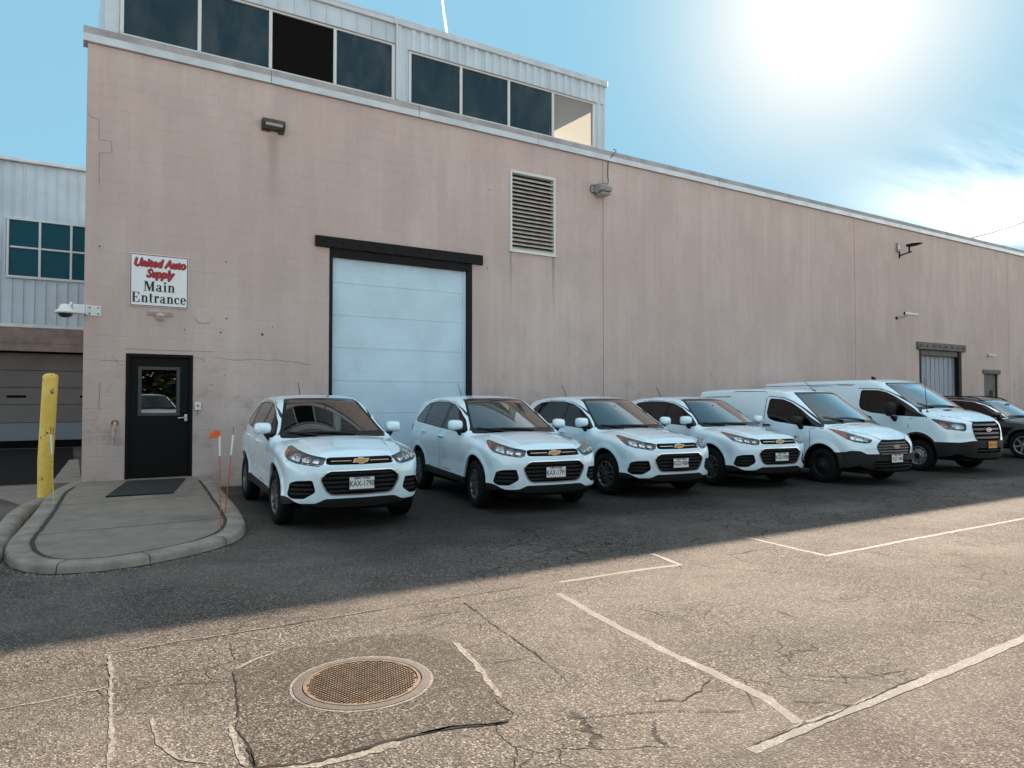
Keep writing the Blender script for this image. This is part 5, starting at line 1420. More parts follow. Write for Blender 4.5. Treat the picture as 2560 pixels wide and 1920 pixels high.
# slabs: area inside the inner path cut at two joints
def slab(y0, y1, nm):
    L = [p for p in inner_s[:len(inner_s) // 2 + 2] if p[1] >= 7.9]; Rr = [p for p in inner_s[len(inner_s) // 2 - 2:] if p[1] >= 7.9]
    def xl(y): a = sorted([(p[1], p[0]) for p in inner_s[:46]]); return float(np.interp(y, [q[0] for q in a], [q[1] for q in a]))
    def xr(y): a = sorted([(p[1], p[0]) for p in inner_s[50:]]); return float(np.interp(y, [q[0] for q in a], [q[1] for q in a]))
    ys = np.linspace(y0, y1, 24); mb = MB(); vs, fs = [], []
    n = 8
    for y in ys:
        a, b = xl(y), xr(y)
        for k in range(n + 1):
            x = a + (b - a) * k / n
            # joints run slightly askew
            yy = y + (0.06 * (x - 0.7) if (y in (ys[0], ys[-1]) and 8.0 < y < 13.5) else 0)
            vs.append((x, yy, wz(y)))
    for i in range(len(ys) - 1):
        for k in range(n): fs.append((i * (n + 1) + k, i * (n + 1) + k + 1, (i + 1) * (n + 1) + k + 1, (i + 1) * (n + 1) + k))
    mb.add(vs, fs)
    return mb.build('slab', 'concrete', sw)
slab(7.69, 9.26, 'a'); slab(9.275, 11.32, 'b'); slab(11.335, 13.72, 'c')
ins = []
for i in range(3, len(inner_s) - 3):
    a, b = Vector(inner_s[i - 1]), Vector(inner_s[i + 1]); t = (b - a).normalized(); ins.append((inner_s[i][0] - t.y * 0.028, inner_s[i][1] + t.x * 0.028))
gap = MB().ribbon(jitter_line(ins, 0.08, 0.006, 9), 0.042, lambda p: wz(p.y) + 0.004)
for yj, x0, x1 in ((9.267, -0.30, 1.66), (11.327, -0.13, 1.82)):
    gap.ribbon([(x0, yj - 0.06), (x1, yj + 0.06)], 0.014, lambda p: wz(p.y) + 0.002)
gap.build('joint_dirt', 'dirt_dark', sw)
kj = MB()
for i in (9, 22, 33, 44, 53, 62, 73, 82):
    a, b = Vector(inner_s[i - 1]), Vector(inner_s[i + 1]); t = (b - a).normalized(); p = Vector(inner_s[i])
    n_ = Vector((t.y, -t.x)); z = wz(p.y)
    pr_ = [(-0.006, 0.0085), (0.02, 0.0150), (0.10, 0.0150), (0.165, 0.0110), (0.190, -0.003), (0.2005, -0.028), (0.2085, -z)]
    vsx = []
    for o_, h_ in pr_:
        for s in (-0.005, 0.005): vsx.append((p.x + n_.x * o_ + t.x * s, p.y + n_.y * o_ + t.y * s, z + h_))
    kj.add(vsx, [(2 * k, 2 * k + 1, 2 * k + 3, 2 * k + 2) for k in range(len(pr_) - 1)])
kj.build('kerb_joint', 'dirt_dark', sw)
gr = MB(); rr_ = random.Random(5)
for i in range(260):
    p = inner_s[rr_.randrange(4, 40)] if rr_.random() < 0.75 else inner_s[rr_.randrange(60, 82)]
    x, y = p[0] + rr_.uniform(-0.02, 0.02), p[1] + rr_.uniform(-0.03, 0.03)
    if not 7.7 < y < 13.4: continue
    h = rr_.uniform(0.008, 0.03); a = rr_.uniform(0, 6.28); z = wz(y)
    gr.add([(x - 0.004 * math.cos(a), y - 0.004 * math.sin(a), z), (x + 0.004 * math.cos(a), y + 0.004 * math.sin(a), z), (x + rr_.uniform(-0.02, 0.02), y + rr_.uniform(-0.02, 0.02), z + h)], [(0, 1, 2)])
simple('dry_weed', (0.085, 0.075, 0.04), 0.9)
g_o = gr.build('joint_weeds', 'dry_weed'); tag(g_o, 'small dry weeds in the joint between slab and kerb', 'weeds', kind='stuff')
lk = smooth_path([(-1.3, 5.5), (-0.85, 7.0), (-0.66, 8.2), (-0.62, 9.4), (-0.60, 10.4), (-0.555, 11.4), (-0.46, 12.15), (-0.38, 12.5)], 4)
k2 = sweep(lk, [(-0.11, -0.99), (-0.105, -0.02), (-0.06, 0.008), (0.02, 0.010), (0.08, -0.02), (0.10, -0.99)], lambda y: 0.10, 'kerb', 'curb_concrete', None, 8, 0.003)
k2['kind'] = 'structure'
mat_o = MB().prism([(0.46, 11.75), (1.33, 11.72), (1.72, 13.40), (0.84, 13.46)], 'z', 0.0, 0.016).build('door_mat', 'floor_mat', None, recalc=True)
for v in mat_o.data.vertices: v.co.z += wz(v.co.y) - wz(12.5)
mat_o.location.z = wz(12.5) + 0.004
tag(mat_o, 'black rubber mat lying askew before the entrance door', 'door mat')
# litter along the kerb foot
db = MB(); rr_ = random.Random(21)
outer = []
for i, p in enumerate(inner_s):
    a, b = Vector(inner_s[max(i - 1, 0)]), Vector(inner_s[min(i + 1, len(inner_s) - 1)]); t = (b - a).normalized(); outer.append((p[0] + t.y * 0.22, p[1] - t.x * 0.22))
for i in range(420):
    p = outer[rr_.randrange(18, 62)]
    d = abs(rr_.gauss(0, 0.05))
    x, y = p[0] + rr_.uniform(-0.06, 0.06), p[1] - d + rr_.uniform(-0.02, 0.02)
    s = rr_.uniform(0.004, 0.012); a = rr_.uniform(0, 3.14); ca, sa = math.cos(a) * s, math.sin(a) * s
    db.add([(x - ca, y - sa, 0.003), (x + sa * 0.6, y - ca * 0.6, 0.006), (x + ca, y + sa, 0.010), (x - sa * 0.6, y + ca * 0.6, 0.005)], [(0, 1, 2, 3)])
for i in range(500):
    x, y = rr_.uniform(-1, 9), rr_.uniform(2.3, 7.2)
    s = rr_.uniform(0.003, 0.009); a = rr_.uniform(0, 3.14); ca, sa = math.cos(a) * s, math.sin(a) * s
    db.add([(x - ca, y - sa, 0.004), (x + sa * 0.6, y - ca * 0.6, 0.005), (x + ca, y + sa, 0.008), (x - sa * 0.6, y + ca * 0.6, 0.005)], [(0, 1, 2, 3)])
for i in range(420):
    x, y = rr_.uniform(1.9, 30), 13.70 - abs(rr_.gauss(0, 0.07))
    s = rr_.uniform(0.006, 0.022); a = rr_.uniform(0, 3.14); ca, sa = math.cos(a) * s, math.sin(a) * s
    db.add([(x - ca, y - sa, 0.003), (x + sa * 0.6, y - ca * 0.6, 0.008), (x + ca, y + sa, 0.016), (x - sa * 0.6, y + ca * 0.6, 0.006)], [(0, 1, 2, 3)])
d_o = db.build('litter', 'debris'); tag(d_o, 'grit and dead leaf scraps along the kerb foot', 'litter', kind='stuff')

# ------------------------------------------------------------------ the warehouse
WY = 13.73                      # wall face
WX0, WX1, WZ1 = 0.19, 52.0, 7.56
bld = empty('warehouse', (WX0, WY, 0))
tag(bld, 'long tan painted concrete block warehouse with clerestory windows on the roof', 'building')
def wp(o): o.parent = bld; o.matrix_parent_inverse = Matrix.Translation((-WX0, -WY, 0)); return o
def part(mb, name, mat, parent=None, **kw):
    o = mb.build(name, mat, None, **kw)
    if parent is None: wp(o)
    else: o.parent = parent
    return o
def group_part(name):
    e = empty(name); wp(e); return e
OPEN = [(0.81, 1.865, 0.0, 2.37), (4.32, 7.52, 0.0, 4.57), (8.50, 9.77, 4.99, 6.86), (25.62, 28.52, 0.0, 3.44), (30.25, 31.32, 0.0, 2.62)]
xs = sorted({WX0, WX1} | {v for o in OPEN for v in o[:2]}); zs = sorted({0.0, WZ1} | {v for o in OPEN for v in o[2:]})
wb = MB()
for a, b in zip(xs[:-1], xs[1:]):
    run = None
    for c, d in zip(zs[:-1], zs[1:]):
        hole = any(o[0] - 1e-6 <= a and b <= o[1] + 1e-6 and o[2] - 1e-6 <= c and d <= o[3] + 1e-6 for o in OPEN)
        if hole:
            if run: wb.box((a, WY + 0.0022, run[0]), (b, WY + 0.26, run[1])); run = None
        else: run = (run[0], d) if run else (c, d)
    if run: wb.box((a, WY + 0.0022, run[0]), (b, WY + 0.26, run[1]))
wb.box((WX0 + 0.30, WY + 0.262, 0), (WX0 + 0.55, 45, WZ1)); wb.box((WX1 - 0.25, WY + 0.262, 0), (WX1, 45, WZ1)); wb.box((WX0 + 0.25, 44.7, 0), (WX1 - 0.25, 45, WZ1))
wall_o = part(wb, 'wall', 'painted_block')
part(MB().box((WX0 + 0.32, WY + 0.02, WZ1 + 0.002), (WX1 - 0.02, 44.98, WZ1 + 0.10)), 'roof', 'roofing')
# blocks
JOINTS = [11.23, 21.80, 32.28, 42.8]
BH, BL = 0.2032, 0.4064
blocks = []
ncourse = int(math.ceil(WZ1 / BH))
for k in range(ncourse):
    z0, z1 = k * BH, min((k + 1) * BH, WZ1)
    zc_ = (z0 + z1) / 2
    x = WX0 - (0.0 if k % 2 == 0 else BL / 2)
    holes = [(o[0], o[1]) for o in OPEN if o[2] < zc_ < o[3]]
    while x < 40.0:
        segs = [(max(x, WX0), x + BL)]
        for (h0, h1) in holes + [(j - 0.008, j + 0.008) for j in JOINTS]:
            ns = []
            for (a, b) in segs:
                if b <= h0 or a >= h1: ns.append((a, b)); continue
                if a < h0: ns.append((a, h0))
                if b > h1: ns.append((h1, b))
            segs = ns
        for (a, b) in segs:
            if b - a > 0.03: blocks.append((a, b, z0, z1))
        x += BL
cdist = lambda q: ((q[0] + q[1]) / 2) ** 2 + WY ** 2 + ((q[2] + q[3]) / 2 - EYE) ** 2
vis = lambda q: not (q[2] < 0.2 and q[0] < 1.8)
order = sorted([b for b in blocks if vis(b)], key=cdist)
near = set(order[:296])
def block_mb(L, H, g=0.0015, c=0.0040):
    m = MB(); x0, x1, z0, z1 = g, L - g, g, H - g
    vs = [(x0, 0.003, z0), (x1, 0.003, z0), (x1, 0.003, z1), (x0, 0.003, z1), (x0 + c, 0, z0 + c), (x1 - c, 0, z0 + c), (x1 - c, 0, z1 - c), (x0 + c, 0, z1 - c)]
    return m.add(vs, [(4, 5, 6, 7), (0, 1, 5, 4), (1, 2, 6, 5), (2, 3, 7, 6), (3, 0, 4, 7)])
bcache = {}; far = MB(); br = random.Random(2)
for q in blocks:
    L, H = q[1] - q[0], q[3] - q[2]
    dy = br.uniform(-0.0006, 0.0006)
    if q in near:
        low = q[2] < 3.2
        key = (round(L, 3), round(H, 3), low)
        if key not in bcache:
            me = (block_mb(L, H, 0.0032, 0.0050) if low else block_mb(L, H)).mesh('block'); me.materials.append(M['painted_block']); bcache[key] = me
        o = bpy.data.objects.new('block', bcache[key]); col.objects.link(o)
        o.location = (q[0], WY + dy, q[2]); o.parent = wall_o
    else:
        m = block_mb(L, H, 0.0012, 0.0036)
        far.add([(v[0] + q[0], v[1] + WY + dy, v[2] + q[2]) for v in m.v], m.f)
fo = far.build('block_field', 'painted_block', wall_o); fo['kind'] = 'stuff'
jm = MB()
for j in JOINTS: jm.box((j - 0.0075, WY + 0.0008, 0), (j + 0.0075, WY + 0.0021, WZ1 - 0.01))
simple('joint_sealant', (0.22, 0.15, 0.13), 0.8)
part(jm, 'control_joint', 'joint_sealant', wall_o)
# hairline cracks stepping through the joints, holes, plastered patch
def wall_ribbon(_, pts, w, y=WY - 0.0032):
    mb = MB()
    for (a, b) in zip(pts[:-1], pts[1:]):
        dx, dz = b[0] - a[0], b[1] - a[1]; L = math.hypot(dx, dz) + 1e-9; nx, nz = -dz / L * w / 2, dx / L * w / 2
        mb.add([(a[0] + nx, y, a[1] + nz), (a[0] - nx, y, a[1] - nz), (b[0] - nx, y, b[1] - nz), (b[0] + nx, y, b[1] + nz)], [(0, 1, 2, 3)])
    part(mb, 'wall_crack', 'joint_sealant', wall_o)
class _WC: pass
wc = _WC()
def wig(pts, amp=0.012, seed=1):
    q = jitter_line(pts, 0.06, amp, seed); return q
simple('joint_sealant', (0.17, 0.115, 0.10), 0.8) if 'joint_sealant' not in M else None
wall_ribbon(wc, wig([(2.22, 2.335), (2.55, 2.30), (2.9, 2.335), (3.25, 2.325), (3.6, 2.30), (3.95, 2.25)], 0.012, 1), 0.006)
wall_ribbon(wc, wig([(1.87, 2.33), (2.02, 2.31), (2.06, 2.26)], 0.006, 2), 0.008)
wall_ribbon(wc, wig([(0.60, 2.32), (0.70, 2.18), (0.80, 2.16)], 0.01, 3), 0.006)
wall_ribbon(wc, wig([(0.42, 1.88), (0.43, 1.62), (0.425, 1.42), (0.46, 1.40)], 0.008, 4), 0.007)
wall_ribbon(wc, wig([(0.20, 6.38), (0.24, 6.32), (0.36, 6.30), (0.37, 6.22), (0.37, 5.95), (0.55, 5.95), (0.56, 5.75), (0.38, 5.74), (0.38, 5.2)], 0.004, 5), 0.0055)
for zz, xa, xb in ((2.44, 0.80, 2.2), (2.23, 0.45, 0.8)): wall_ribbon(wc, wig([(xa, zz), (xb, zz)], 0.003, int(xa * 10)), 0.005)
wall_ribbon(wc, wig([(3.55, 1.4), (3.57, 1.0), (3.53, 0.7)], 0.01, 8), 0.006)
simple('rust_hole', (0.10, 0.06, 0.05), 0.9)
hm = MB()
for (x, z, r) in ((0.40, 4.15, 0.018), (2.40, 4.10, 0.018), (2.42, 3.06, 0.022), (2.32, 2.80, 0.022), (3.05, 2.80, 0.032), (3.24, 2.95, 0.014), (1.72, 2.82, 0.016), (2.40, 2.02, 0.012), (2.17, 1.85, 0.012), (1.0, 3.5, 0.0), (7.90, 4.53, 0.02), (7.95, 6.3, 0.015)):
    r *= 0.75
    if r > 0: hm.lathe([(r, WY - 0.003), (r * 0.85, WY - 0.010), (0, WY - 0.012)], 8, 'y', (x, 0, z))
part(hm, 'bolt_hole', 'rust_hole', wall_o)
pt = MB(); n = 26; pr = random.Random(9)
ring = [(0.145 * (1 + pr.uniform(-0.10, 0.10)) * math.cos(2 * math.pi * k / n) * 1.1, 0.135 * (1 + pr.uniform(-0.12, 0.12)) * math.sin(2 * math.pi * k / n)) for k in range(n)]
vs = [(2.03 + x, WY - 0.002, 3.07 + z) for x, z in ring] + [(2.03 + x * 0.88, WY - 0.014, 3.07 + z * 0.88) for x, z in ring] + [(2.03, WY - 0.010, 3.07)]
pt.add(vs, [(k, (k + 1) % n, n + (k + 1) % n, n + k) for k in range(n)] + [(n + k, n + (k + 1) % n, 2 * n) for k in range(n)])
part(pt, 'plaster_patch', 'painted_block', wall_o, recalc=True)

# coping
cop = group_part('coping')
x = 0.12; i = 0
while x < 50:
    x2 = x + 3.05
    MB().cbox((x + 0.003, WY - 0.055, 7.565), (x2 - 0.003, WY + 0.24, 7.700), 0.006).build('coping_segment', 'coping_lower', cop)
    up = MB(); a, b = x + 0.004, x2 - 0.004
    up.add([(a, WY - 0.045, 7.702), (b, WY - 0.045, 7.702), (b, WY - 0.012, 7.835), (a, WY - 0.012, 7.835), (b, WY + 0.24, 7.86), (a, WY + 0.24, 7.86), (b, WY + 0.24, 7.702), (a, WY + 0.24, 7.702)],
           [(0, 1, 2, 3), (3, 2, 4, 5), (5, 4, 6, 7), (0, 3, 5, 7), (1, 6, 4, 2)])
    up.build('flashing', 'coping_upper', cop, recalc=True)
    x = x2; i += 1
MB().cbox((0.45, WY + 0.245, 7.565), (0.70, 44.9, 7.70), 0.006).build('coping_segment', 'coping_lower', cop)

# clerestory
cle = group_part('clerestory')
CY = WY + 0.16; CZ0, CZ1 = 7.86, 9.66; CX0, CX1 = 0.43, 11.44; CD = 5.0
mull = [(0.69, 1.93, 3.19, 4.45, 5.70), (6.08, 7.31, 8.56, 9.81, 11.06)]
wt = (9.075, 9.02)
MB().box((CX0, CY, CZ1 - 0.02), (CX1, CY + CD, CZ1 + 0.03)).build('roof_panel', 'white_siding', cle)
MB().box((CX0 + 0.05, CY + 0.3, 7.665), (CX1 - 0.05, CY + CD - 0.1, 7.70)).build('floor', 'interior_grey', cle)
MB().box((CX0, CY + CD - 0.1, 7.66), (CX1, CY + CD, CZ1 - 0.021)).build('back_wall', 'white_siding', cle)
MB().box((CX0, CY, CZ0 - 0.15), (CX0 + 0.08, CY + CD - 0.101, CZ1 - 0.021)).build('end_wall', 'white_siding', cle)
# inner purlins seen faintly through the glass
for k in range(18):
    x = 0.9 + k * 0.6
    MB().box((x, CY + 0.25, CZ1 - 0.14), (x + 0.06, CY + CD - 0.12, CZ1 - 0.022)).build('purlin', 'interior_light_wall', cle)
# east end is glazed: posts and one big pane
MB().box((CX1 - 0.07, CY, CZ0 - 0.15), (CX1, CY + 0.10, CZ1 - 0.021)).build('corner_post', 'white_siding', cle)
MB().box((CX1 - 0.07, CY + 0.10, 9.06), (CX1, CY + CD - 0.101, CZ1 - 0.021)).build('end_panel', 'white_siding', cle)
MB().box((CX1 - 0.07, CY + 0.10, 7.705), (CX1, CY + CD - 0.101, 7.80)).build('end_panel', 'white_siding', cle)
MB().box((CX1 - 0.07, CY + 2.6, 7.80), (CX1, CY + CD - 0.101, 9.06)).build('end_panel', 'white_siding', cle)
MB().box((CX1 - 0.04, CY + 0.10, 7.80), (CX1 - 0.034, CY + 2.6, 9.06)).build('pane', 'clear_pane', cle)
# partition so that the sunlit bay stays apart from the dark bays
MB().box((9.79, CY + 0.12, 7.71), (9.83, CY + 2.6, CZ1 - 0.15)).build('partition', 'interior_light_wall', cle)
for si, ms in enumerate(mull):
    zt = wt[si]; xa, xb = ms[0], ms[-1]
    # siding above
    sid = MB(); ya = CY - 0.005
    if si == 0:
        sid.box((CX0, ya, zt + 0.005), (xb + 0.02, CY + 0.05, 9.50))
        o = sid.build('siding_panel', 'white_siding', cle)
        k = CX0 + 0.05
        while k < xb: 
            MB().box((k, ya - 0.022, zt + 0.03), (k + 0.022, ya - 0.001, 9.495)).build('siding_rib', 'white_siding', cle); k += 0.3165
        MB().box((CX0, ya, CZ0 - 0.15), (xa - 0.035, CY + 0.05, zt + 0.003)).build('siding_panel', 'white_siding', cle)
    else:
        # trapezoidal sheet
        def trap(x0, x1, z0, z1, nm):
            m = MB(); x = x0; P = []
            while x < x1 - 1e-6:
                for dx, dy in ((0.0, 0.0), (0.05, 0.0), (0.075, -0.035), (0.155, -0.035), (0.18, 0.0)):
                    if x + dx <= x1: P.append((x + dx, ya + dy))
                x += 0.205
            P.append((x1, ya))
            vs = [(p[0], p[1], z0) for p in P] + [(p[0], p[1], z1) for p in P]; n = len(P)
            m.add(vs, [(i, i + 1, n + i + 1, n + i) for i in range(n - 1)])
            return m.build(nm, 'white_siding', cle)
        pieces = np.arange(xa - 0.02, CX1 + 0.001, 1.0)
        for q in range(6):
            x0 = xa - 0.03 + q * 0.905; trap(x0, min(x0 + 0.90, CX1), zt + 0.025, 9.50, 'siding_panel')
        MB().box((xa - 0.03, CY + 0.002, zt + 0.01), (CX1 - 0.001, CY + 0.05, 9.51)).build('siding_backing', 'white_siding', cle)
        trap(5.72, xa - 0.03, CZ0 - 0.15, 9.50, 'siding_panel'); trap(xb + 0.045, CX1, CZ0 - 0.15, zt + 0.02, 'siding_panel')
        MB().box((5.715, CY + 0.002, CZ0 - 0.15), (xa - 0.032, CY + 0.05, 9.51)).build('siding_backing', 'white_siding', cle)
        MB().box((xb + 0.046, CY + 0.002, CZ0 - 0.15), (CX1 - 0.071, CY + 0.05, zt + 0.008)).build('siding_backing', 'white_siding', cle)
    # frame
    fr = MB(); y0, y1 = CY - 0.03, CY + 0.04
    MB().cbox((xa - 0.03, y0, zt - 0.035), (xb + 0.04, y1, zt + 0.004), 0.004).build('window_head', 'window_frame_white', cle)
    MB().cbox((xa - 0.03, y0, 7.862), (xb + 0.04, y1, 7.925), 0.004).build('window_sill', 'window_frame_white', cle)
    for k, mx in enumerate(ms):
        MB().cbox((mx - 0.03, y0 - 0.004, 7.926), (mx + 0.03, y1 - 0.002, zt - 0.036), 0.004).build('mullion', 'window_frame_white', cle)
        if k < 4:
            mat = 'pane_glass'
            if si == 0 and k == 2: mat = 'void_black'
            if si == 1 and k == 3: mat = 'frosted_pane'
            if mat == 'frosted_pane':
                MB().add([(mx + 0.031, CY + 0.006, 7.926), (ms[k + 1] - 0.031, CY + 0.006, 7.926), (ms[k + 1] - 0.031, CY + 0.006, zt - 0.036), (mx + 0.031, CY + 0.006, zt - 0.036)], [(0, 1, 2, 3)]).build('pane', mat, cle)
            else:
                MB().box((mx + 0.031, CY + 0.004, 7.926), (ms[k + 1] - 0.031, CY + 0.010, zt - 0.036)).build('pane', mat, cle)
    MB().box((xa - 0.04, y0 - 0.02, zt + 0.005), (xb + 0.05, y0 + 0.02, zt + 0.02)).build('drip_cap', 'coping_upper', cle)
MB().cbox((CX0 - 0.02, CY - 0.06, 9.502), (5.74, CY + 0.02, 9.60), 0.006).build('fascia', 'coping_lower', cle)
MB().cbox((5.70, CY - 0.075, 9.50), (CX1 + 0.03, CY + 0.02, 9.64), 0.006).build('fascia', 'coping_lower', cle)
MB().cbox((CX1 + 0.001, CY + 0.021, 9.50), (CX1 + 0.03, CY + CD, 9.64), 0.006).build('fascia', 'coping_lower', cle)
ds = MB().tube([(5.77, CY - 0.05, 9.50), (5.77, CY - 0.05, 7.90)], 0.022, 8); ds.build('downspout', 'window_frame_white', cle)

# overhead door
od = group_part('overhead_door')
MB().cbox((4.03, WY - 0.06, 4.575), (7.77, WY + 0.05, 4.79), 0.008).build('lintel_beam', 'black_steel', od)
for k in range(10):
    x = 4.2 + k * 0.378
    MB().lathe([(0.022, WY - 0.061), (0.020, WY - 0.075), (0, WY - 0.076)], 8, 'y', (x, 0, 4.69)).build('rivet', 'black_steel', od)
MB().cbox((4.32, WY - 0.012, 0.0), (4.385, WY + 0.20, 4.574), 0.005).build('jamb', 'black_steel', od)
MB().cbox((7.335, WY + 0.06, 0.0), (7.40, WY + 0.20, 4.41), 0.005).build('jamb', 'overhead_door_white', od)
MB().cbox((7.40, WY - 0.012, 0.0), (7.52, WY + 0.20, 4.574), 0.005).build('jamb', 'black_steel', od)
MB().cbox((4.386, WY - 0.006, 4.415), (7.399, WY + 0.20, 4.574), 0.005).build('jamb', 'black_steel', od)
simple('jamb_red', (0.05, 0.018, 0.015), 0.6)
edges = [0.02, 0.66, 1.31, 1.96, 2.62, 3.27, 3.92, 4.414]
for k, (a, b) in enumerate(zip(edges[:-1], edges[1:])):
    p = MB(); z0, z1 = a + 0.002, b - 0.002
    rows = [z0]; zz = z0 + 0.05
    while zz < z1 - 0.03: rows += [zz, zz + 0.008]; zz += 0.054
    rows.append(z1)
    vs, fs = [], []
    for j, z in enumerate(rows):
        y = WY + 0.10 + (0.0 if j in (0, len(rows) - 1) else (0.0 if j % 2 else 0.0012))
        vs += [(4.387, y, z), (7.334, y, z)]
    for j in range(len(rows) - 1): fs.append((2 * j, 2 * j + 1, 2 * j + 3, 2 * j + 2))
    vs += [(4.387, WY + 0.14, z0), (7.334, WY + 0.14, z0), (7.334, WY + 0.14, z1), (4.387, WY + 0.14, z1)]
    n = len(vs); L = 2 * (len(rows) - 1)
    fs += [(0, n - 4, n - 3, 1), (L, L + 1, n - 2, n - 1)]
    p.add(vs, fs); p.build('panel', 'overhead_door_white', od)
MB().box((4.386, WY + 0.15, 0.0), (7.39, WY + 0.24, 4.57)).build('backing', 'void_black', od)

# louver
lv = group_part('louver_vent')
for a, b in (((8.50, 4.99), (8.555, 6.86)), ((9.715, 4.99), (9.77, 6.86)), ((8.556, 6.80), (9.714, 6.86)), ((8.556, 4.99), (9.714, 5.04))):
    MB().cbox((a[0], WY - 0.028, a[1]), (b[0], WY + 0.12, b[1]), 0.004).build('frame', 'window_frame_white', lv)
MB().cbox((8.47, WY - 0.05, 4.965), (9.80, WY + 0.02, 4.989), 0.004).build('sill', 'window_frame_white', lv)
n = 18
for k in range(n):
    z = 5.07 + k * (1.71 / n)
    MB().prism([(WY - 0.020, z), (WY - 0.012, z + 0.006), (WY + 0.085, z + 0.066), (WY + 0.085, z + 0.058), (WY - 0.012, z - 0.006), (WY - 0.020, z - 0.026)], 'x', 8.557, 9.713).build('slat', 'louver_blade', lv, recalc=True)
MB().box((8.55, WY + 0.125, 5.0), (9.72, WY + 0.14, 6.85)).build('backing', 'duct_dark', lv)

# entrance door
ed = group_part('entrance_door')
for a, b in (((0.815, 0.205), (0.870, 2.365)), ((1.805, 0.205), (1.860, 2.365)), ((0.871, 2.31), (1.804, 2.365))):
    MB().cbox((a[0], WY - 0.012, a[1]), (b[0], WY + 0.12, b[1]), 0.004).build('door_frame', 'door_black', ed)
lf = MB(); x0, x1, z0, z1 = 0.873, 1.802, 0.225, 2.306; gx0, gx1, gz0, gz1 = 1.02, 1.64, 1.315, 2.13
for a, b in (((x0, z0), (gx0, z1)), ((gx1, z0), (x1, z1)), ((gx0, z0), (gx1, gz0)), ((gx0, gz1), (gx1, z1))):
    lf.box((a[0], WY + 0.035, a[1]), (b[0], WY + 0.08, b[1]))
lf.build('door_leaf', 'door_black', ed)
simple('glazing_bead', (0.045, 0.042, 0.042), 0.45)
for a, b in (((gx0 - 0.02, gz0 - 0.02), (gx0 + 0.035, gz1 + 0.02)), ((gx1 - 0.035, gz0 - 0.02), (gx1 + 0.02, gz1 + 0.02)), ((gx0 + 0.036, gz1 - 0.035), (gx1 - 0.036, gz1 + 0.02)), ((gx0 + 0.036, gz0 - 0.02), (gx1 - 0.036, gz0 + 0.035))):
    MB().cbox((a[0], WY + 0.022, a[1]), (b[0], WY + 0.05, b[1]), 0.004).build('glazing_frame', 'glazing_bead', ed)
mat_glass('door_glass', (0.10, 0.10, 0.10), 3.0)
MB().box((gx0 + 0.03, WY + 0.052, gz0 + 0.03), (gx1 - 0.03, WY + 0.058, gz1 - 0.03)).build('door_pane', 'door_glass', ed)
MB().box((0.82, WY + 0.24, 0.2), (1.86, WY + 0.25, 2.36)).build('backing', 'void_black', ed)
MB().cbox((0.80, WY - 0.06, 0.19), (1.875, WY + 0.12, 0.222), 0.005).build('threshold', 'concrete', ed)
hd = MB().cbox((1.735, WY + 0.020, 1.20), (1.785, WY + 0.034, 1.32), 0.004)
hd.tube([(1.76, WY + 0.02, 1.265), (1.76, WY - 0.04, 1.265), (1.74, WY - 0.048, 1.262), (1.62, WY - 0.046, 1.255)], 0.011, 8)
hd.build('lever_handle', 'steel_bright', ed)
lk_ = MB().cbox((1.64, WY + 0.02, 1.355), (1.79, WY + 0.036, 1.385), 0.004); lk_.tube([(1.70, WY + 0.03, 1.37), (1.70, WY - 0.01, 1.37)], 0.02, 10); lk_.build('lock_guard', 'black_steel', ed)
MB().cbox((0.55, WY - 0.05, 0.11), (0.803, WY + 0.0, 0.20), 0.01).build('door_step', 'concrete', ed)

# far dock door with plastic strips
fd = group_part('strip_door')
MB().cbox((25.43, WY - 0.08, 3.40), (28.73, WY + 0.05, 3.66), 0.01).build('lintel_beam', 'grey_steel', fd)
for k in range(8): MB().lathe([(0.03, WY - 0.081), (0.027, WY - 0.10), (0, WY - 0.10)], 8, 'y', (25.6 + k * 0.42, 0, 3.53)).build('rivet', 'black_steel', fd)
MB().cbox((25.62, WY - 0.015, 0), (25.72, WY + 0.22, 3.398), 0.006).build('jamb', 'black_steel', fd)
MB().cbox((28.32, WY - 0.015, 0), (28.52, WY + 0.22, 3.398), 0.006).build('jamb', 'black_steel', fd)
MB().cbox((25.721, WY + 0.02, 3.20), (28.319, WY + 0.20, 3.398), 0.006).build('header', 'grey_steel', fd)
sr = random.Random(4)
for k in range(17):
    x = 25.74 + k * 0.152
    m = MB(); vs, fs = [], []
    for j in range(5):
        for i in range(5):
            vs.append((x + i * 0.05 - 0.012, WY + 0.14 + (0.012 if k % 2 else 0.0) + 0.022 * math.sin(i / 4 * math.pi + sr.uniform(-0.3, 0.3)), 3.22 - j * 0.79))
    for j in range(4):
        for i in range(4): fs.append((j * 5 + i, j * 5 + i + 1, (j + 1) * 5 + i + 1, (j + 1) * 5 + i))
    m.add(vs, fs, True); m.build('plastic_strip', 'plastic_strip', fd)
MB().box((25.65, WY + 0.235, 0), (28.5, WY + 0.245, 3.43)).build('backing', 'interior', fd)

# grey service door at the far end
gd_ = group_part('service_door')
MB().cbox((30.12, WY - 0.06, 2.62), (31.45, WY + 0.05, 2.78), 0.008).build('lintel_beam', 'grey_steel', gd_)
MB().cbox((30.25, WY + 0.02, 0.0), (30.33, WY + 0.2, 2.618), 0.005).build('jamb', 'black_steel', gd_)
MB().cbox((31.24, WY + 0.02, 0.0), (31.32, WY + 0.2, 2.618), 0.005).build('jamb', 'black_steel', gd_)
MB().cbox((30.331, WY + 0.05, 0.0), (31.239, WY + 0.11, 2.617), 0.005).build('door_leaf', 'grey_steel', gd_)
MB().cbox((30.75, WY + 0.03, 1.72), (31.0, WY + 0.049, 1.98), 0.006).build('door_plate', 'black_steel', gd_)

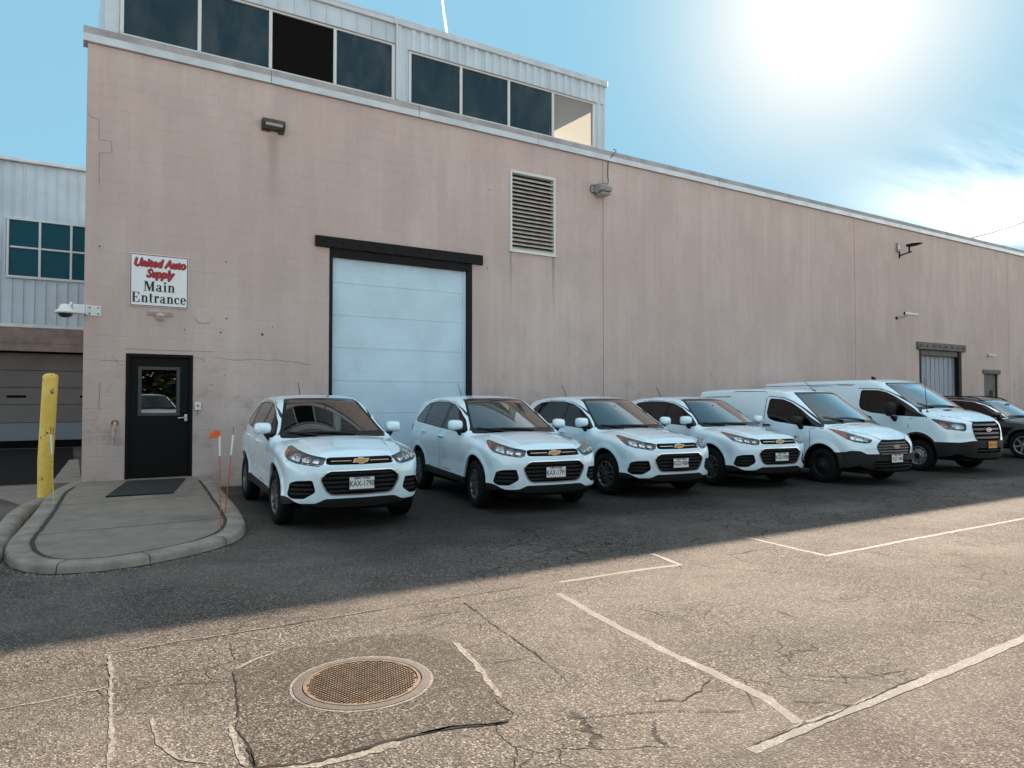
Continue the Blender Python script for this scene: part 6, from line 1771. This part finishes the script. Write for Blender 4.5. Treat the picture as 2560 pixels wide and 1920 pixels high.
# ------------------------------------------------------------------ things on the wall
# sign
sg = empty('wall_sign', (1.31, WY, 3.64)); tag(sg, 'white sign reading United Auto Supply Main Entrance above the black door', 'sign')
MB().cbox((-0.46, -0.022, -0.455), (0.46, -0.002, 0.455), 0.003).build('sign_panel', 'sign_white', sg)
for a, b in (((-0.452, 0.432), (0.452, 0.446)), ((-0.452, -0.446), (0.452, -0.432)), ((-0.452, -0.431), (-0.438, 0.431)), ((0.438, -0.431), (0.452, 0.431))):
    MB().box((a[0], -0.0245, a[1]), (b[0], -0.0222, b[1])).build('sign_border', 'sign_border', sg)
rot_w = (math.pi / 2, 0, 0)
for txt, z, sz in (('United Auto', 0.300, 0.200), ('Supply', 0.120, 0.200)):
    for ox, oz in ((0.012, -0.006), (-0.010, 0.0), (0.0, 0.009), (0.004, -0.012)):
        text_obj('sign_text', txt, 'sign_black', sg, (ox, -0.0242 - abs(ox) * 0.01, z + oz), rot_w, size=sz, shear=0.30, bold=0.004, sx=0.80)
    text_obj('sign_text', txt, 'sign_red', sg, (0.0, -0.0255, z), rot_w, size=sz, shear=0.30, bold=0.004, sx=0.80)
def arcb(cx, cy, ro, ri, a0, a1, n=14):
    P = []
    for k in range(n + 1):
        a = R(a0 + (a1 - a0) * k / n); P.append((cx + ro[0] * math.cos(a), cy + ro[1] * math.sin(a)))
    for k in range(n, -1, -1):
        a = R(a0 + (a1 - a0) * k / n); P.append((cx + ri[0] * math.cos(a), cy + ri[1] * math.sin(a)))
    return P
def rc(x0, y0, x1, y1): return [(x0, y0), (x1, y0), (x1, y1), (x0, y1)]
XH = 0.69
GL = {
 'M': (1.16, [rc(0, 0, 0.32, 0.05), rc(0.13, 0.05, 0.19, 0.95), rc(0, 0.95, 0.30, 1.0), [(0.13, 0.98), (0.36, 0.98), (0.63, 0.30), (0.54, 0.0)], [(0.54, 0.0), (0.60, 0.0), (0.90, 0.95), (0.84, 0.95)], rc(0.83, 0.05, 1.02, 0.95), rc(0.72, 0, 1.13, 0.05), rc(0.83, 0.95, 1.13, 1.0)]),
 'E': (0.92, [rc(0, 0, 0.80, 0.05), rc(0, 0.95, 0.76, 1.0), rc(0.12, 0.05, 0.31, 0.95), rc(0.31, 0.47, 0.56, 0.53), rc(0.52, 0.38, 0.57, 0.62), [(0.80, 0), (0.85, 0.30), (0.80, 0.30), (0.68, 0.05)], [(0.76, 1.0), (0.79, 0.74), (0.74, 0.74), (0.64, 0.95)]]),
 'a': (0.68, [arcb(0.26, 0.19, (0.24, 0.20), (0.10, 0.13), 60, 330), arcb(0.30, 0.50, (0.23, 0.19), (0.10, 0.15), -10, 180), rc(0.36, 0.10, 0.52, 0.52), [(0.20, 0.36), (0.38, 0.44), (0.38, 0.38), (0.24, 0.30)], [(0.36, 0.12), (0.52, 0.12), (0.66, 0.06), (0.60, 0.0), (0.44, 0.0)]]),
 'i': (0.38, [rc(0, 0, 0.36, 0.045), rc(0.09, 0.045, 0.26, XH), rc(0.0, XH - 0.045, 0.12, XH), arcb(0.175, 0.89, (0.11, 0.11), (0.0, 0.0), 0, 359)]),
 'n': (0.76, [rc(0, 0, 0.35, 0.045), rc(0.09, 0.045, 0.26, XH), rc(0.0, XH - 0.045, 0.12, XH), arcb(0.40, 0.44, (0.24, 0.26), (0.075, 0.19), 0, 150), rc(0.475, 0.045, 0.64, 0.45), rc(0.40, 0, 0.73, 0.045)]),
 't': (0.46, [rc(0.10, 0.14, 0.27, 0.92), rc(0.0, XH - 0.05, 0.42, XH), arcb(0.27, 0.15, (0.17, 0.16), (0.02, 0.09), 180, 320)]),
 'r': (0.56, [rc(0, 0, 0.37, 0.045), rc(0.09, 0.045, 0.26, XH), rc(0.0, XH - 0.045, 0.12, XH), arcb(0.40, 0.44, (0.20, 0.26), (0.12, 0.16), 50, 160), arcb(0.46, 0.58, (0.09, 0.09), (0, 0), 0, 359)]),
 'c': (0.60, [arcb(0.31, 0.345, (0.31, 0.355), (0.13, 0.29), 50, 315), arcb(0.46, 0.54, (0.08, 0.08), (0, 0), 0, 359)]),
 'e': (0.64, [arcb(0.31, 0.345, (0.31, 0.355), (0.14, 0.29), 0, 320), rc(0.10, 0.335, 0.62, 0.40)]),
}
def serif_line(word, cap, cx, z, parent, sx=1.0):
    tot = sum(GL[c][0] + 0.07 for c in word) - 0.07
    x = cx - tot * cap * sx / 2
    for c in word:
        mb = MB()
        for P, du in [(P, du) for P in GL[c][1] for du in (-0.016, 0.016)]:
            pts = [(x + (u + du) * cap * sx, z + v * cap) for u, v in P]
            n = len(pts); yy = -0.0245 - (0.0004 if du > 0 else 0)
            mb.add([(p[0], yy, p[1]) for p in pts], [list(range(n))] if n <= 6 else [(k, k + 1, n - 2 - k, n - 1 - k) for k in range(n // 2 - 1)])
        mb.build('sign_letter', 'sign_black', parent)
        x += (GL[c][0] + 0.07) * cap * sx
serif_line('Main', 0.172, 0.0, -0.185, sg, 0.90)
serif_line('Entrance', 0.172, 0.0, -0.385, sg, 0.845)

# light under the sign, wall pack, floodlight, camera, cable, intercom, pipe
ul = empty('door_light', (1.32, WY, 3.05)); tag(ul, 'small round beige lamp on a tan plate below the white sign', 'wall lamp')
MB().cbox((-0.20, -0.010, -0.02), (0.21, -0.002, 0.055), 0.004).build('mounting_plate', 'pipe_paint', ul)
MB().lathe([(0.0, -0.10), (0.05, -0.095), (0.066, -0.07), (0.066, -0.02), (0.05, -0.011)], 18, 'y', (0.0, 0, -0.03)).build('lamp_body', 'beige_cap', ul)
MB().cbox((-0.05, -0.112, -0.045), (0.05, -0.097, -0.015), 0.004).build('lamp_bar', 'pipe_paint', ul)
wpk = empty('wall_pack_light', (3.205, WY, 6.76)); tag(wpk, 'rusty brown box light high on the wall above the sign side', 'wall lamp')
MB().prism([(-0.002, -0.09), (-0.10, -0.085), (-0.17, 0.02), (-0.15, 0.085), (-0.002, 0.095)], 'x', -0.205, 0.205).build('housing', 'brown_fixture', wpk, recalc=True)
MB().cbox((-0.16, -0.168, -0.045), (0.16, -0.120, 0.018), 0.012).build('lens', 'lamp_lens', wpk)
MB().cbox((-0.205, -0.03, -0.12), (-0.04, -0.003, -0.091), 0.006).build('rust_lip', 'rust', wpk)
MB().cbox((0.10, -0.09, -0.13), (0.205, -0.003, -0.091), 0.006).build('rust_lip', 'brown_fixture', wpk)
fl_ = empty('floodlight', (11.10, WY, 6.78)); tag(fl_, 'grey wall floodlight beside the louver with a cable looping up', 'wall lamp')
MB().prism([(-0.004, -0.10), (-0.16, -0.12), (-0.30, -0.06), (-0.32, 0.03), (-0.22, 0.10), (-0.004, 0.11)], 'x', -0.17, 0.17).build('housing', 'grey_fixture', fl_, recalc=True)
MB().cbox((-0.145, -0.315, -0.17), (0.145, -0.05, -0.105), 0.03).build('lens', 'lamp_lens', fl_)
MB().cbox((-0.02, -0.20, 0.105), (0.12, -0.06, 0.16), 0.01).build('junction_box', 'grey_fixture', fl_)
fc = [(0.10, -0.12, 0.15), (0.22, -0.10, 0.20), (0.27, -0.03, 0.45), (0.30, -0.02, 0.80), (0.36, -0.07, 0.90), (0.50, -0.08, 1.08), (0.46, 0.0, 1.12)]
MB().tube(smooth_path(fc, 4), 0.010, 6).build('cable', 'wire', fl_)
MB().tube(smooth_path([(-0.15, -0.1, 0.06), (-0.27, -0.05, 0.08), (-0.26, -0.03, -0.08), (-0.16, -0.1, -0.10)], 4), 0.010, 6).build('cable', 'wire', fl_)
dc = empty('dome_camera', (0.33, WY, 3.06)); tag(dc, 'white dome security camera on a bracket at the building corner', 'security camera')
br_ = MB().cbox((-0.10, -0.012, -0.085), (0.10, -0.002, 0.085), 0.003); br_.cbox((-0.12, -0.16, -0.085), (-0.10, -0.002, 0.085), 0.003); br_.build('bracket_plate', 'white_plastic', dc)
MB().cbox((-0.30, -0.15, -0.075), (-0.12, -0.02, 0.075), 0.012).build('arm', 'white_plastic', dc)
MB().lathe([(0.0, 0.075), (0.055, 0.075), (0.075, 0.065), (0.10, 0.0), (0.15, -0.045), (0.155, -0.065), (0.135, -0.075), (0.0, -0.075)], 28, 'z', (-0.40, -0.09, -0.005)).build('camera_body', 'white_plastic', dc)
MB().lathe([(0.105, -0.075), (0.095, -0.11), (0.06, -0.135), (0.0, -0.142)], 24, 'z', (-0.40, -0.09, -0.005)).build('dome', 'smoked_dome', dc)
MB().tube([(-0.32, -0.09, 0.06), (-0.35, -0.09, 0.07)], 0.05, 12).build('arm_collar', 'white_plastic', dc)
for x, z in ((-0.06, 0.05), (0.06, 0.05), (-0.06, -0.05), (0.06, -0.05)): MB().lathe([(0.013, -0.012), (0.011, -0.018), (0, -0.018)], 8, 'y', (x, 0, z)).build('screw', 'black_steel', dc)
ic = empty('intercom_box', (1.945, WY, 1.46)); tag(ic, 'small white push-button box on the wall right of the black door', 'intercom')
MB().cbox((-0.05, -0.035, -0.07), (0.05, -0.002, 0.07), 0.008).build('housing', 'white_plastic', ic)
MB().lathe([(0.022, -0.035), (0.020, -0.048), (0, -0.05)], 14, 'y', (0.0, 0, 0.015)).build('button', 'grey_fixture', ic)
MB().tube([(0, -0.012, -0.07), (0, -0.012, -0.16)], 0.008, 6).build('conduit', 'pipe_paint', ic)
pp = empty('drain_pipe', (0.66, WY, 0.9)); tag(pp, 'short painted drain pipe stub left of the black door', 'pipe')
MB().tube([(0.0, 0.02, 0.28), (0.0, -0.06, 0.28), (-0.01, -0.085, 0.24), (-0.045, -0.085, -0.06)], 0.032, 12).build('pipe', 'pipe_paint', pp)
MB().lathe([(0.055, -0.002), (0.050, -0.014), (0.03, -0.016)], 14, 'y', (0.0, 0, 0.28)).build('flange', 'rust', pp)
ff = empty('twin_floodlight', (24.42, WY, 6.62)); tag(ff, 'black bracket holding two flat flood lamps near the far end of the wall', 'wall lamp')
MB().tube([(0, -0.03, -0.16), (0, -0.03, 0.16)], 0.035, 8).build('bracket', 'black_steel', ff)
MB().tube([(0, -0.03, -0.02), (0.05, -0.62, 0.09)], 0.035, 8).build('arm', 'black_steel', ff)
MB().tube([(0.04, -0.50, 0.08), (0.04, -0.50, 0.40)], 0.04, 8).build('stem', 'black_steel', ff)
MB().prism([(-0.42, 0.36), (-0.42, 0.46), (-0.75, 0.48), (-1.12, 0.44), (-0.80, 0.37)], 'x', -0.12, 0.20).build('flood_head', 'black_steel', ff, recalc=True)
MB().prism([(-0.02, 0.12), (-0.12, 0.20), (-0.10, 0.55), (-0.02, 0.62)], 'x', -0.30, -0.10).build('flood_head', 'grey_fixture', ff, recalc=True)
MB().cbox((-0.27, -0.125, 0.26), (-0.13, -0.105, 0.50), 0.004).build('lamp_glass', 'white_plastic', ff)
ff.scale = (0.68, 0.68, 0.68)
bc = empty('bullet_camera', (24.2, WY, 4.42)); bc.scale = (0.62, 0.62, 0.62); tag(bc, 'white tube security camera on an arm above the vans', 'security camera')
MB().lathe([(0.09, -0.002), (0.085, -0.05), (0.04, -0.06)], 14, 'y').build('mount', 'black_steel', bc)
MB().tube([(0, -0.05, 0), (0.05, -0.35, 0.02), (0.12, -0.55, 0.10)], 0.03, 8).build('arm', 'grey_fixture', bc)
MB().tube([(0.06, -0.42, 0.22), (0.30, -1.05, 0.08)], 0.085, 12).build('camera_body', 'white_plastic', bc)
MB().tube([(0.05, -0.39, 0.225), (0.08, -0.47, 0.21)], 0.092, 12).build('rear_cap', 'black_steel', bc)
sp_ = empty('small_spotlight', (30.55, WY, 3.35)); tag(sp_, 'tiny white spotlight on the wall above the grey service door', 'wall lamp')
MB().lathe([(0.06, -0.002), (0.055, -0.05), (0, -0.05)], 10, 'y').build('mount', 'grey_fixture', sp_)
MB().tube([(0, -0.05, 0), (0.02, -0.25, -0.03)], 0.055, 10).build('lamp_body', 'white_plastic', sp_)

# ------------------------------------------------------------------ bollard and marker rods
bo = empty('bollard', (-0.30, 13.36, 0)); tag(bo, 'tall yellow steel bollard left of the entrance kerb', 'bollard')
MB().tube([(0, 0, 0), (-0.005, 0, 0.6), (0.045, 0, 1.92)], 0.107, 28, False).build('post', 'bollard_yellow', bo)
MB().lathe([(0.109, 1.905), (0.107, 1.94), (0.085, 1.972), (0.045, 1.988), (0.0, 1.992)], 28, 'z', (0.045, 0, 0)).build('cap', 'bollard_yellow', bo)
MB().lathe([(0.16, 0.001), (0.13, 0.03), (0.108, 0.05)], 24, 'z').build('footing', 'concrete', bo)
def rod(base, top, label, zw0, zw1, flag=False, mat='fibreglass_red'):
    b, t = Vector(base), Vector(top)
    r = empty('marker_rod', base); tag(r, label, 'marker rod', 'marker rods round the entrance kerb')
    d = t - b
    def at(z): return d * ((z - b.z) / d.z)
    MB().tube([(0, 0, 0), at(zw0)], 0.0062, 8).build('rod', mat, r)
    MB().tube([at(zw0), at(zw1)], 0.0105, 8).build('reflective_sleeve', 'fibreglass_white', r)
    MB().tube([at(zw1), d], 0.0065, 8).build('tip', 'fibreglass_red' if not flag else 'orange', r)
    if flag:
        p = at(t.z - 0.005); q = at(t.z - 0.075)
        m = MB(); vs, fs = [], []
        n = 8
        for i in range(n + 1):
            u = i / n
            for w in (p, q):
                vs.append((w.x - 0.105 * u, w.y + 0.012 * math.sin(u * 6) + 0.01 * u, w.z - 0.022 * u * u + (0.006 * math.sin(u * 5) if w is p else -0.004 * math.sin(u * 4))))
        for i in range(n): fs.append((2 * i, 2 * i + 1, 2 * i + 3, 2 * i + 2))
        m.add(vs, fs, True); m.build('flag', 'orange', r)
    return r
rod((1.45, 8.47, 0.115), (1.425, 8.44, 1.225), 'marker rod with an orange flag at the right of the entrance kerb', 0.94, 1.16, True)
rod((1.70, 9.62, 0.13), (1.80, 9.64, 1.215), 'leaning flagless marker rod with white sleeve near the white car', 0.86, 1.12)
rod((-0.155, 11.4, 0.15), (-0.21, 11.5, 1.20), 'thin marker rod with white sleeve in front of the yellow bollard', 0.83, 1.10, mat='bollard_yellow')

# ------------------------------------------------------------------ neighbouring building on the left
nb = empty('neighbour_building', (-2, 28, 0)); tag(nb, 'white ribbed metal building with teal windows behind the yellow bollard', 'building')
def npart(mb, name, mat, parent=nb, **kw):
    o = mb.build(name, mat, None, **kw); o.parent = parent
    if parent is nb: o.matrix_parent_inverse = Matrix.Translation((2, -28, 0))
    return o
NY = 28.0
npart(MB().box((-14, NY + 0.12, 3.20), (0.9, NY + 0.3, 5.58)).box((-14, NY + 0.12, 5.581), (-1.81, NY + 0.3, 7.52)).box((-14, NY + 0.12, 7.521), (0.9, NY + 0.3, 9.42)), 'wall', 'white_siding')
npart(MB().box((-14, NY + 0.301, 3.2), (0.9, NY + 12, 9.40)), 'core', 'interior')
npart(MB().cbox((-14, NY - 0.05, 9.36), (0.9, NY + 0.3, 9.47), 0.01), 'roof_edge', 'coping_lower')
x = -14 + 0.0; k = 0
ribs = [-1.64 + 0.305 * i for i in range(-8, 9)]
for rx_ in ribs:
    if rx_ > 0.85: continue
    segs_ = [(4.06, 5.56), (7.56, 9.35)] if rx_ > -1.80 else [(4.06, 9.35)]
    for a, b in segs_: npart(MB().prism([(rx_ - 0.025, NY + 0.119), (rx_ - 0.012, NY + 0.075), (rx_ + 0.012, NY + 0.075), (rx_ + 0.025, NY + 0.119)], 'z', a, b), 'siding_rib', 'white_siding', recalc=True)
simple('band_paint_shaded', (0.30, 0.215, 0.185), 0.85, var=0.3, vscale=1.5)  # darker than the wall paint; shade between the buildings put into its colour
wnd = empty('window_band'); wnd.parent = nb; wnd.matrix_parent_inverse = Matrix.Translation((2, -28, 0))
npart(MB().cbox((-1.80, NY + 0.04, 7.46), (0.9, NY + 0.16, 7.54), 0.006), 'window_head', 'window_frame_white', wnd)
npart(MB().cbox((-1.80, NY + 0.04, 5.56), (0.9, NY + 0.16, 5.64), 0.006), 'window_sill', 'window_frame_white', wnd)
npart(MB().cbox((-1.70, NY + 0.05, 6.545), (0.9, NY + 0.15, 6.605), 0.006), 'window_rail', 'window_frame_white', wnd)
for mx in (-1.76, -0.89, -0.01, 0.87): npart(MB().cbox((mx - 0.035, NY + 0.045, 5.641), (mx + 0.035, NY + 0.155, 7.459), 0.006), 'mullion', 'window_frame_white', wnd)
for mx in (-1.76, -0.89, -0.01):
    for a, b in ((5.645, 6.54), (6.61, 7.455)): npart(MB().box((mx + 0.036, NY + 0.09, a), (mx + 0.834, NY + 0.10, b)), 'pane', 'teal_pane', wnd) if 'teal_pane' in M else None
npart(MB().cbox((-14, NY - 0.02, 3.95), (0.9, NY + 0.119, 4.06), 0.01), 'siding_flashing', 'coping_lower')
npart(MB().box((-14, NY - 0.005, 3.45), (0.9, NY + 0.118, 3.949)), 'upper_band', 'band_paint_shaded')
npart(MB().box((-14, NY + 0.004, 3.19), (0.9, NY + 0.118, 3.447)), 'lower_band', 'band_paint_shaded')
simple('door_bottom_panel', (0.21, 0.24, 0.27), 0.6)
gdr = empty('overhead_door'); gdr.parent = nb; gdr.matrix_parent_inverse = Matrix.Translation((2, -28, 0))
eds = [0.24, 0.835, 1.43, 2.0, 2.57, 3.15]
for k, (a, b) in enumerate(zip(eds[:-1], eds[1:])):
    npart(MB().cbox((-3.4, NY + 0.45, a + 0.006), (0.8, NY + 0.50, b - 0.006), 0.008), 'panel', 'overhead_door_grey' if k else 'door_bottom_panel', gdr)
for xa, xb in ((-1.74, -1.21), (0.31, 0.78)): npart(MB().box((xa, NY + 0.44, 1.665), (xb, NY + 0.452, 1.745)), 'window_slot', 'void_black', gdr)
npart(MB().box((-14, NY + 0.0, 0), (-3.41, NY + 0.3, 3.188)).box((0.81, NY + 0.0, 0), (0.9, NY + 0.3, 3.188)), 'pier', 'painted_block')
npart(MB().box((-3.4, NY + 0.51, 0), (0.8, NY + 0.6, 3.19)), 'backing', 'void_black', gdr)
npart(MB().box((-3.4, NY + 0.44, 0.0), (0.8, NY + 0.56, 0.235)), 'door_sill', 'void_black', gdr)

# overhead line far behind the roof
pc = []
for t in np.linspace(0, 1, 14):
    pc.append((58 + 70 * t, 40, 14.6 + 19.5 * t - 2.6 * math.sin(math.pi * t)))
cb = MB().tube(pc, 0.055, 6).build('power_line', 'wire'); tag(cb, 'thin dark power line slanting across the clouds at right', 'cable')

tr_ = MB(); tr_r = random.Random(31)
for k in range(70):
    cx, cy, hh = -70 + k * 2.4 + tr_r.uniform(-1, 1), -66 + tr_r.uniform(-7, 7), tr_r.uniform(9, 14)
    tr_.tube([(cx, cy, 0), (cx + tr_r.uniform(-0.4, 0.4), cy, hh * 0.6)], [0.25, 0.1], 6)
    for j in range(300):
        a, b = tr_r.uniform(0, 6.28), tr_r.uniform(-1, 1); rr2 = tr_r.uniform(0.5, 1) * hh * 0.33
        x, y, z = cx + rr2 * math.cos(a), cy + rr2 * math.sin(a), max(0.4, hh * 0.50 + b * hh * 0.50)
        s = tr_r.uniform(0.5, 1.1); t1, t2 = tr_r.uniform(0, 6.28), tr_r.uniform(0, 6.28)
        tr_.add([(x + s * math.cos(t1), y + s * math.sin(t1), z), (x + s * math.cos(t1 + 2), y + s * math.sin(t1 + 2), z + s * math.sin(t2)), (x + s * math.cos(t1 + 4), y + s * math.sin(t1 + 4), z - s * math.cos(t2))], [(0, 1, 2)])
simple('foliage', (0.035, 0.045, 0.022), 0.8)
tl_ = tr_.build('treeline', 'foliage'); tag(tl_, 'dark wooded skyline mirrored in the entrance door glass', 'trees', kind='stuff')

# contrail high in the northern sky
def mat_trail():
    m, nt, b = new_mat('vapour')
    out = nt.nodes['Material Output']
    df = N(nt, 'ShaderNodeBsdfTranslucent'); df.inputs[0].default_value = (0.95, 0.95, 0.95, 1)
    tr = N(nt, 'ShaderNodeBsdfTransparent')
    lw = N(nt, 'ShaderNodeLayerWeight', Blend=0.5)
    f = mapr(nt, lw.outputs['Facing'], 0.05, 0.85, 0.40, 1.0)
    f = mth(nt, 'ADD', f, mapr(nt, noise(nt, pos_scaled(nt, (1, 1, 1)), 0.35, 4, 0.6), 0.3, 0.7, 0.0, 0.35), True)
    mx = N(nt, 'ShaderNodeMixShader'); nt.links.new(f, mx.inputs[0]); nt.links.new(df.outputs[0], mx.inputs[1]); nt.links.new(tr.outputs[0], mx.inputs[2])
    nt.links.new(mx.outputs[0], out.inputs[0])
mat_trail()
ct = MB().tube(smooth_path([(341.9, 695.8, 458.7), (349.1, 704.7, 439.2), (358.3, 713.5, 416.9), (367.9, 721.8, 393.6)], 5), [1.1 + 0.06 * i for i in range(16)], 14, False).build('contrail', 'vapour')
tag(ct, 'short white contrail in the blue sky above the roof windows', 'contrail')
# ------------------------------------------------------------------ park the vehicles
def park(o, x, y, head, label, group=None, cat='car'):
    o.location = (x, y, 0.0); o.rotation_euler = (0, 0, R(head)); tag(o, label, cat, group)
px = sx.surf_x(0, 0.56) - 0.012
G_ = 'white SUVs parked nose out by the wall'
suvs = [suv0] + [copy_tree(suv0) for _ in range(3)]
park(suvs[0], 3.15, 10.43, -93.5, 'white SUV nearest the black entrance door, plate KAX 1790', G_)
park(suvs[1], 6.00, 10.25, -96.0, 'white SUV in front of the white overhead door, plate KAX 1791', G_)
park(suvs[2], 8.52, 10.39, -95.2, 'third white SUV from the entrance, plate KGD 9084', G_)
park(suvs[3], 11.04, 10.34, -97.3, 'white SUV parked beside the small panel van', G_)
for c, t in zip(suvs, ('KAX-1790', 'KAX-1791', 'KGD-9084', 'KGD-9086')):
    place_plate(c, px + 0.02, 0.565, t, 'NEW YORK', y=0.0)
park(van0, 13.22, 9.82, -96.1, 'small white panel van with black bumper between SUV and big van', None, 'van')
place_plate(van0, VAN['shell'].surf_x(0, 0.50) + 0.012, 0.50, '76271-MG', 'NEW YORK', y=0.0)
park(big0, 17.20, 10.44, -95.6, 'large long white panel van with black bumper and tall aerial', None, 'van')
place_plate(big0, BIG['shell'].surf_x(0.06, 0.60) + 0.012, 0.61, 'HFR 4127', '', 'plate_yellow', y=0.06)
park(blk0, 22.75, 10.28, -95, 'black car with chrome window trim at the right edge of the photo', None, 'car')
mirrored = copy_tree(suv0)
for ch in list(mirrored.children):
    if ch.name.startswith('license_plate'):
        for g in list(ch.children): bpy.data.objects.remove(g)
        bpy.data.objects.remove(ch)
park(mirrored, 3.0, -7.0, 82, 'sunlit white car seen only as a reflection in the entrance door glass')
mirrored.scale = (1.13, 1.13, 1.13)
if 'group' in mirrored: del mirrored['group']
for c, a in zip(suvs, (2.0, -5.0, 4.0, -2.5)):
    for ch in c.children:
        if ch.name.startswith('wheel') and ch.type == 'EMPTY' and ch.location.x > 0: ch.rotation_euler[2] += R(a)
